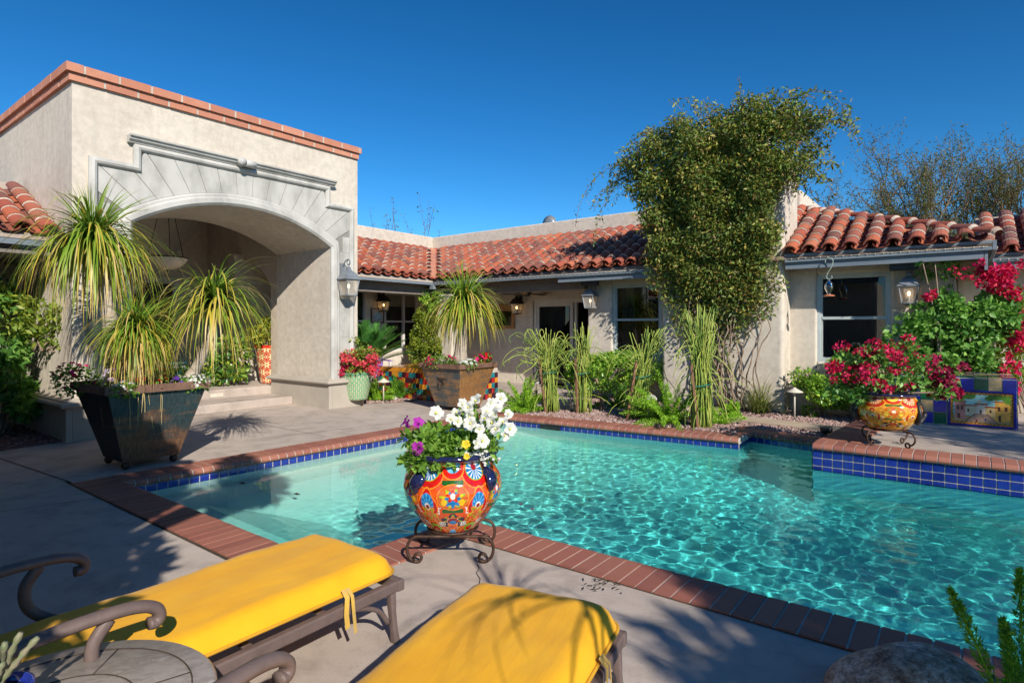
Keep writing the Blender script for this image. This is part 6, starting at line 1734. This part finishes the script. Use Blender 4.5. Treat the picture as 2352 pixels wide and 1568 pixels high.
# floating petals and leaf litter
for i,(u,v,lab) in enumerate(((1196,1160,'dark purple fallen petal floating on the pool'),(1223,1171,'second dark purple petal floating just beyond the first'))):
    mb = MB(); petunia(mb, (0,0,.006), (.1,.1,1), .020, n=10, throat=False); o = mb.build('fallen_petal', M['wine'], None, (*G(u,v,WL),WL+.006)); tag(o, lab, 'petal')
for i,(u,v,m,lab) in enumerate(((557,1110,'dark','dark leaf floating in the shallow corner nearest the coping'),(682,1135,'dark','dark leaf floating in the shade at the shallow end'),(525,1112,'slabx','pale drain cover disc at the shallow end'))):
    if m == 'dark':
        mb = MB(); mb.box(-.035,.035,-.018,.018,0,.004); o = mb.build('floating_leaf', M['soil'], None, (*G(u,v,WL),WL+.004), rnd.uniform(0,3)); tag(o, lab, 'leaf')
mb = MB()
for i in range(70):
    p = (rnd.gauss(.57,.08), rnd.gauss(3.55,.05)); a = rnd.uniform(0,6.28); l_ = rnd.uniform(.01,.03)
    mb.add([(p[0]-l_*math.cos(a),p[1]-l_*math.sin(a),.006),(p[0]+.004,p[1]-.004,.008),(p[0]+l_*math.cos(a),p[1]+l_*math.sin(a),.007),(p[0]-.004,p[1]+.004,.009)], [(0,1,2,3)])
o = mb.build('leaf_litter', M['soil']); o['kind'] = 'stuff'; tag(o, 'dark patch of leaf litter on the deck by the near coping', 'litter')
# =================================================================== lanterns
def lantern(label, loc, rot, s=1.0, metal='lantern', bulb='softbulb'):
    """coach lantern; local -y points away from the wall"""
    t = thing('wall_lantern', label, 'lantern', loc, rot, 'coach lanterns on the house walls')
    mb = MB(); mb.box(-.05*s,.05*s,-.025*s,0,.10*s,.40*s)
    mb.tube(sm([(0,-.02*s,.33*s),(0,-.10*s,.43*s),(0,-.2*s,.46*s),(0,-.24*s,.40*s),(0,-.2*s,.35*s)],5), .012*s, 6)
    mb.tube([(0,-.2*s+.05*s*math.cos(2*PI*i/16),.40*s+.05*s*math.sin(2*PI*i/16)) for i in range(17)], .009*s, 6)
    mb.build('bracket', M[metal], t)
    c = -.2*s; mb = MB()
    def ring4(w_,z): return [(-w_,c-w_,z),(w_,c-w_,z),(w_,c+w_,z),(-w_,c+w_,z)]
    prof = [(.165,.075),(.165,.09),(.135,.12),(.115,.17),(.085,.215),(.05,.24),(.035,.27),(.03,.30),(.012,.33)]
    P = [p for w_,z in prof for p in ring4(w_*s,z*s)]
    mb.add(P, [(i*4+j,i*4+(j+1)%4,(i+1)*4+(j+1)%4,(i+1)*4+j) for i in range(len(prof)-1) for j in range(4)]+[(3,2,1,0)])
    mb.build('cap', M[metal], t)
    mb = MB(); a, b = ring4(.14*s,.072*s), ring4(.10*s,-.22*s)
    for i in range(4): mb.bar(a[i], b[i], .016*s, .016*s)
    for q,w_ in ((b,.016),(a,.014)):
        for i in range(4): mb.bar(q[i], q[(i+1)%4], w_*s, w_*s)
    mb.add(ring4(.104*s,-.225*s)+ring4(.03*s,-.25*s), [(3,2,1,0)]+[(i,(i+1)%4,4+(i+1)%4,4+i) for i in range(4)])
    mb.build('cage', M[metal], t)
    mb = MB(); a, b = ring4(.136*s,.07*s), ring4(.097*s,-.215*s)
    mb.add(a+b, [(4+i,4+(i+1)%4,(i+1)%4,i) for i in range(4)]); g = mb.build('glass', M['seeded'], t)
    mb = MB(); mb.tube([(0,c,-.215*s),(0,c,-.08*s)], .018*s, 8); mb.build('candle', M['white'], t)
    mb = MB(); mb.sphere((0,c,-.045*s), .024*s, 8, 8, (1,1,1.6)); mb.build('bulb', M[bulb], t)
    return t
lantern('large pewter lantern on the stone surround right of the portico arch', (*W(.03,4.36),2.38), HROT+R(90), 1.02, 'lantern')
lantern('dark bronze lantern glowing above the framed picture on the shaded veranda', (*W(-3.39,8.12),2.20), HROT+R(90), .92, 'darklantern', 'bulb')
lantern('dark bronze lantern glowing between the mirror and the sliding door', (*W(-.13,10.39),2.12), HROT, .92, 'darklantern', 'bulb')
lantern('pewter lantern at the wall corner between sliding door and left window', (*W(2.93,9.09),2.18), HROT, .92, 'lantern')
lantern('pewter lantern half hidden by the tall bougainvillea right of the window', (*W(8.90,9.09),2.14), HROT, .95, 'lantern', 'bulb')

# =================================================================== pendant, fan, veranda things
def LW(x,y,z): return (*W(x,y),z)
pn = thing('pendant_lamp', 'alabaster bowl pendant hanging on three rods inside the portico', 'pendant lamp', LW(-2.0,2.02,2.60), HROT)
mb = MB(); mb.lathe([(.001,0),(.10,.012),(.21,.06),(.29,.13),(.335,.205),(.34,.22),(.32,.22),(.26,.13),(.15,.05),(.001,.02)], 40); mb.build('bowl', M['alabaster'], pn)
mb = MB(); mb.tube([(.338*math.cos(2*PI*i/40),.338*math.sin(2*PI*i/40),.222) for i in range(41)], .014, 6)
for k in range(3):
    a = 2*PI*k/3+.5; mb.tube([(.33*math.cos(a),.33*math.sin(a),.22),(.02*math.cos(a),.02*math.sin(a),1.53)], .007, 5)
mb.tube([(0,0,1.50),(0,0,1.54)], .08, 12); mb.sphere((0,0,-.01), .03, 8, 6)
mb.build('rods', M['darklantern'], pn)
sm_ = MB(); sm_.lathe([(.001,.03),(.05,.03),(.06,.01),(.065,0)], 20)
o = sm_.build('smoke_detector', M['white'], None, LW(-4.9,3.45,3.30), HROT); o.rotation_euler = (R(45),R(75),HROT); tag(o, 'small white round smoke detector high inside the portico', 'smoke detector')
fan = thing('ceiling_fan', 'dark ceiling fan with wooden blades under the veranda roof', 'ceiling fan', LW(.55,9.75,2.44), HROT)
mb = MB(); mb.tube([(0,0,.05),(0,0,.42)], .02, 8); mb.lathe([(.001,-.10),(.05,-.09),(.11,-.04),(.12,.03),(.09,.07),(.001,.08)], 20); mb.build('motor', M['blackiron'], fan)
for k in range(5):
    a = 2*PI*k/5+.15; d = Vector((math.cos(a),math.sin(a),0)); s = Vector((-d.y,d.x,.18)).normalized()
    mb = MB(); mb.obox(d*.42+Vector((0,0,-.03)), d*.27, s*.065, d.cross(s)*.006); mb.bar(d*.09, d*.2+Vector((0,0,-.025)), .03,.012); mb.build('blade', M['fanwood'] if k in (0,4) else M['blackiron'], fan, bevel=.004)
mi = thing('wall_mirror', 'carved wooden framed mirror with an arched crest on the veranda wall', 'mirror', LW(-.75,10.395,1.5), HROT)
mb = MB(); mb.box(-.42,-.32,-.04,0,0,.60); mb.box(.32,.42,-.04,0,0,.60); mb.box(-.319,.319,-.04,0,0,.09); mb.box(-.319,.319,-.038,0,.50,.60)
N_ = 20; top = [(-.42+.84*i/N_, .60+.11*max(0,math.cos((i/N_-.5)*PI*1.25))**1.3) for i in range(N_+1)]
P = [(x,-.037,z) for x,z in top]+[(.42,-.037,.601),(-.42,-.037,.601)]; 
mb.add([(x,-.037,z) for x,z in top]+[(x,-.037,.601) for x,z in top], [(i,i+1,N_+2+i,N_+1+i) for i in range(N_)])
mb.build('carved_frame', M['woodframe'], mi)
t_ = NT('mirror_glass'); M['mirror'] = t_.done(t_.n('BsdfPrincipled', **{'Base Color': (.35,.36,.36,1), 'Metallic': 1.0, 'Roughness': .04}))
mb = MB(); mb.box(-.325,.325,-.02,-.012,.08,.51); mb.build('mirror_glass', M['mirror'], mi)
pc = thing('framed_picture', 'small framed picture with blue and white scene under the dark lantern', 'picture', LW(-3.395,8.06,1.66), HROT+R(90))
mb = MB(); w2,h2 = .23,.42; mb.box(-w2,-w2+.03,-.03,0,0,h2); mb.box(w2-.03,w2,-.03,0,0,h2); mb.box(-w2+.031,w2-.031,-.03,0,0,.03); mb.box(-w2+.031,w2-.031,-.03,0,h2-.03,h2); mb.build('frame', M['picframe'], pc)
mb = MB(); mb.box(-w2+.02,w2-.02,-.012,-.006,.02,h2-.02); mb.build('mat_board', pm('mat_board', [(.42,.36,.33,1),(.48,.42,.38,1)], 4, .8), pc)
mb = MB(); mb.box(-.12,.12,-.016,-.0125,.10,.31); mb.build('print', pm('blue_print', [(.05,.22,.40,1),(.12,.35,.5,1),(.6,.62,.6,1),(.03,.08,.14,1)], 14, .5, pos=[.3,.45,.6,.7]), pc)
rf = thing('rusty_frame', 'rust red metal frame hanging beside the portico edge', 'metal frame', LW(-.75,4.90,1.22), HROT)
mb = MB(); mb.box(.16,.25,-.04,.04,0,1.36); mb.box(-.6,.159,-.035,.035,0,.09); mb.box(-.6,.159,-.035,.035,1.27,1.36); mb.box(-.69,-.601,-.04,.04,0,1.36); mb.build('frame_bars', M['redwood'], rf, bevel=.006)
for x in (-.4,-.0): 
    mb = MB(); mb.tube([(x,0,1.36),(x,0,1.7)], .006, 5); mb.build('hanger', M['iron'], rf)
# speakers under the eaves
for x,y,lb in ((3.05,8.72,'black outdoor speaker under the eave left of the vine'),(8.85,8.72,'black outdoor speaker under the eave above the tall bougainvillea')):
    mb = MB(); mb.prism([(-.20,-.09),(.20,-.09),(.16,.09),(-.16,.09)], -.09, .03); mb.bar((0,0,.03),(0,0,.2),.05,.03)
    o = mb.build('eave_speaker', M['blackiron'], None, LW(x,y,2.56), HROT, bevel=.012); tag(o, lb, 'speaker')
# hummingbird feeder on its hook
hf = G(1915,760); FX = W(7.80,8.48)
fd = thing('hummingbird_feeder', 'glass hummingbird feeder hanging on an s hook from the right eave', 'bird feeder', (*FX,2.02), HROT)
mb = MB(); mb.tube(sm([(-.055,0,.62),(-.05,0,.67),(-.0,0,.70),(.06,0,.66),(.045,0,.56),(-.02,0,.44),(-.035,0,.37),(0,0,.335),(.045,0,.36),(.04,0,.40)],5), .007, 6); mb.build('hook', M['hookmetal'], fd)
mb = MB(); mb.lathe([(.012,.335),(.02,.315),(.055,.28),(.072,.225),(.064,.17),(.04,.125),(.026,.10),(.03,.08)], 24); mb.build('bottle', M['clearglass'], fd)
mb = MB(); mb.lathe([(.001,.04),(.085,.045),(.095,.055),(.085,.068),(.03,.085),(.001,.085)], 24); mb.build('feeder_base', M['redbase'], fd)
# satellite dish and roof vent behind the parapet
sdz = 4.52
ds = thing('satellite_dish', 'grey satellite dish peeking over the parapet', 'satellite dish', LW(-.12,11.9,4.35), HROT)
mb = MB(); mb.lathe([(.001,.07),(.12,.06),(.24,.0),(.25,.005),(.12,.075),(.001,.085)], 24); mb.v = [(x, -z*.9-.1, y+.25) for x,y,z in mb.v]; mb.build('dish', M['lantern'], ds); mb = MB(); mb.tube([(0,0,-.2),(0,-.05,.2)], .025, 8); mb.build('mast', M['lantern'], ds)
# path lights
def pathlight(label, loc, h=.42, tilt=0):
    t = thing('path_light', label, 'path light', loc, 0, 'mushroom path lights')
    mb = MB(); mb.lathe([(.001,h+.075),(.02,h+.07),(.03,h+.055),(.125,h+.005),(.135,h-.008),(.125,h-.006),(.03,h+.03),(.001,h+.03)], 28); mb.build('shade', M['pathlight'], t)
    mb = MB(); mb.tube([(0,0,0),(0,0,h+.04)], .014, 8); mb.tube([(0,0,h-.04),(0,0,h+.04)], .03, 8); mb.build('stem', M['pathlight'], t)
    t.rotation_euler = (tilt,0,0); return t
pathlight('cream mushroom path light beside the green scalloped pot', (*G(881,923),0), .42)
pathlight('cream mushroom path light between the euphorbias and the clipped bush', (*G(1310,930),0), .40)
pathlight('cream mushroom path light under the right hedge by the chimney', (*G(1825,962),0), .46)
pathlight('mushroom path light at the left edge beside the dark pillar base', (*W(-.1,-1.35),0), .33, 0)
sp = thing('spot_light', 'small black ground spotlight at the edge of the gravel', 'spotlight', (*G(1898,1000),0), 0)
mb = MB(); mb.lathe([(.001,.03),(.07,.04),(.08,.06),(.085,.12),(.08,.125),(.001,.11)], 20); mb.build('lamp_head', M['blackiron'], sp)
mb = MB(); mb.tube([(0,0,0),(0,0,.06)], .02, 8); mb.build('spike', M['blackiron'], sp)

# =================================================================== tiled bench left, mural wall right
def tile_face(mb, o, ax, up, w, h, n, m, pick, gap=.006, th=.008):
    o, ax, up = Vector(o), Vector(ax).normalized(), Vector(up).normalized(); nn = ax.cross(up)
    for j in range(m):
        for i in range(n):
            mb.cur = pick(i,j)
            if mb.cur < 0: continue
            p = o+ax*(w*(i+.5)/n)+up*(h*(j+.5)/m)+nn*th/2*(1+.15*rnd.random())
            mb.obox(p, ax*(w/n/2-gap/2), up*(h/m/2-gap/2), nn*th/2)
bn = thing('tiled_bench', 'low bench wall of red orange teal and plum tiles behind the orange planter', 'tiled bench', LW(-.9,6.05,0), HROT)
mb = MB(); mb.box(0,2.4,0,1.3,0,.655); mb.build('bench_core', M['grout'], bn)
mb = MB(); pat = [[rnd.randint(0,3) for i in range(22)] for j in range(6)]
for j in range(6):
    for i in range(22): pat[j][i] = (i*1+j*2+(1 if (i*7+j*3) % 5 == 0 else 0)) % 4
tile_face(mb, (0,-.001,0), (1,0,0), (0,0,1), 2.4, .565, 22, 5, lambda i,j: pat[j][i])
tile_face(mb, (2.401,0,0), (0,1,0), (0,0,1), 1.3, .565, 12, 5, lambda i,j: pat[j][i])
tl_ = [M['t_red'],M['t_orange'],M['t_teal'],M['t_plum']]
mb.build('mosaic_tiles', tl_, bn)
mb = MB(); tile_face(mb, (0,-.001,.565), (1,0,0), (0,0,1), 2.4, .10, 22, 1, lambda i,j: 0); tile_face(mb, (0,0,.656), (1,0,0), (0,1,0), 2.4, 1.3, 14, 8, lambda i,j: 0)
mb.build('cap_tiles', [M['t_orange']], bn)
mw = thing('tiled_wall', 'checkered blue green and cream tiled wall with a painted tile mural', 'tiled wall', LW(8.655,7.75,.157), HROT)
WW = 1.53; HH = .68
mb = MB(); mb.box(0,WW,0,1.7,0,HH); mb.build('wall_core', M['grout'], mw)
mb = MB(); seq = lambda i,j: (i+2*j) % 3
tile_face(mb, (0,-.001,.005), (1,0,0), (0,0,1), WW, HH-.01, 10, 4, lambda i,j: -1 if (i >= 5 and j < 3) else seq(i,j), .010, .010)
mb.build('checker_tiles', [M['t_blue'],M['t_green'],M['t_cream']], mw)
mb = MB(); tile_face(mb, (0,0,HH+.001), (1,0,0), (0,1,0), WW, 1.7, 10, 11, lambda i,j: [2,2,1,0][(i*3+j) % 4], .012, .012); tile_face(mb, (WW+.001,0,.005),(0,1,0),(0,0,1),1.7,HH-.01,11,4,lambda i,j: seq(i,j),.01,.01)
mb.build('top_tiles', [M['t_blue'],M['t_green'],M['t_cream']], mw)
# mural: a generic street with houses, painted on tiles, blue rope border
def mural():
    nx_,ny_ = 240,160; X, Y = np.meshgrid(np.linspace(0,1,nx_), np.linspace(0,1,ny_)); c = np.empty(X.shape+(4,)); c[:] = col('a9d8d4')
    put = lambda m, h: c.__setitem__(m, col(h))
    rg = np.random.default_rng(5); N1 = rg.random(X.shape)
    put(Y < .30, 'c9a878')
    for (x0,x1,y0,y1,h) in ((.40,.60,.36,.62,'e8dcc8'),(.44,.50,.60,.74,'e0cdb0'),(.53,.57,.60,.70,'e8d8b8'),(.56,.74,.30,.55,'e6c98e'),(.24,.42,.32,.56,'e9d9b6'),(.10,.26,.18,.66,'d99a92'),(.70,.93,.16,.70,'e3b45e')):
        put((X > x0) & (X < x1) & (Y > y0) & (Y < y1), h)
    for (x0,x1,y0,h) in ((.22,.44,.56,'b5502e'),(.55,.76,.54,'b5502e'),(.08,.28,.66,'a8432a'),(.68,.95,.70,'c05a34'),(.40,.60,.61,'a84a30')):
        put((X > x0) & (X < x1) & (Y > y0) & (Y < y0+.035), h)
    for (x0,x1,y0,y1) in ((.13,.17,.44,.56),(.19,.23,.44,.56),(.29,.32,.40,.48),(.74,.78,.46,.58),(.84,.88,.46,.58),(.62,.65,.40,.48),(.75,.79,.18,.34),(.14,.18,.2,.34),(.48,.51,.36,.46)):
        put((X > x0) & (X < x1) & (Y > y0) & (Y < y1), '6a4630')
    st = (Y < .36) & (np.abs(X-.5) < .10+.62*(.36-Y)); put(st, 'b79a86'); put(st & (N1 > .72), '7d5a50'); put(st & (N1 < .14), 'd8c4b0')
    put(st & (np.abs(np.abs(X-.5)-(.10+.62*(.36-Y))) < .012), '5a3a30')
    for (cx,cy,rx,ry) in ((.12,.80,.16,.14),(.30,.84,.12,.09),(.72,.84,.13,.09),(.92,.80,.12,.14),(.62,.80,.07,.07)):
        e = ((X-cx)/rx)**2+((Y-cy)/ry)**2; m = e < .75+.5*N1; put(m, '5f8f3a'); put(m & (N1 > .6), '86b04a'); put(m & (N1 < .2), '3c6a2a')
    put((((X-.43)/.012)**2+((Y-.16)/.05)**2) < 1, '8a3a4a'); put((((X-.56)/.012)**2+((Y-.20)/.045)**2) < 1, '3a5a8a')
    # frame bands
    d = np.minimum(np.minimum(X,1-X)*1.5, np.minimum(Y,1-Y)); ang = (X*1.5+Y)
    wv = .115+.012*np.sin(ang*60)
    put(d < wv, '2f6a3a'); put(d < wv-.018, 'e0a830'); put((d < .095) & (np.sin(ang*75) > .55), 'c85a28')
    put(d < .055, '12249a'); put((d < .055) & (np.sin((X*1.5-Y)*190) > .75), '0a1250')
    gx, gy = (X*6) % 1, (Y*4) % 1; ln = (d > .055) & ((gx < .02) | (gy < .02)); c[ln] = c[ln]*.7+col('b8b0a0')*.3
    c[...,:3] = (c[...,:3]**1.25)*.92
    return nx_,ny_,c
nx_,ny_,c_ = mural(); mb = MB(); x0,x1 = WW*.5+.02, WW-.012; z0,z1 = .012, HH*.745
for j in range(ny_):
    for i in range(nx_):
        a, b = i/(nx_-1), j/(ny_-1); dd = min(min(a,1-a)*1.5, min(b,1-b)); mb.v.append((x0+(x1-x0)*a, -.014-(.014 if dd < .05 else 0), z0+(z1-z0)*b))
mb.f = [(j*nx_+i,j*nx_+i+1,(j+1)*nx_+i+1,(j+1)*nx_+i) for j in range(ny_-1) for i in range(nx_-1)]; mb.mi = [0]*len(mb.f); mb.sm = [False]*len(mb.f); mb.vc = c_.reshape(-1,4)
mb.build('tile_mural', M['muralglaze'], mw)
mb = MB(); mb.box(x0-.008,x1+.008,-.013,-.001,z0-.008,z1+.008); mb.build('mural_backing', M['t_blue'], mw)

# purple chair behind the bench
ch = thing('garden_chair', 'purple and white painted chair with a blue cushion on the veranda', 'chair', LW(-2.55,7.35,0), HROT+R(75))
for x,y in ((-.25,-.25),(.25,-.25),(-.25,.25),(.25,.25)):
    mb = MB(); mb.box(x-.025,x+.025,y-.025,y+.025,0,.66 if y < 0 else 1.05); mb.build('leg', M['white'] if y < 0 else M['purple'], ch)
mb = MB(); mb.box(-.27,.27,-.27,.27,.40,.44); mb.box(-.27,.27,-.285,-.271,.30,.40); mb.build('seat', M['purple'], ch)
mb = MB(); mb.box(-.24,.24,-.25,.24,.442,.52); mb.build('cushion', M['bluecush'], ch, bevel=.03)
mb = MB()
for x in (-.15,0,.15): mb.box(x-.05,x+.05,.235,.255,.5,1.05)
mb.box(-.28,.28,.22,.27,.98,1.06); mb.build('backrest', M['purple'], ch)
for s in (-1,1):
    mb = MB(); mb.box(s*.27-.04,s*.27+.04,-.28,.27,.66,.69); mb.build('armrest', M['purple'], ch)
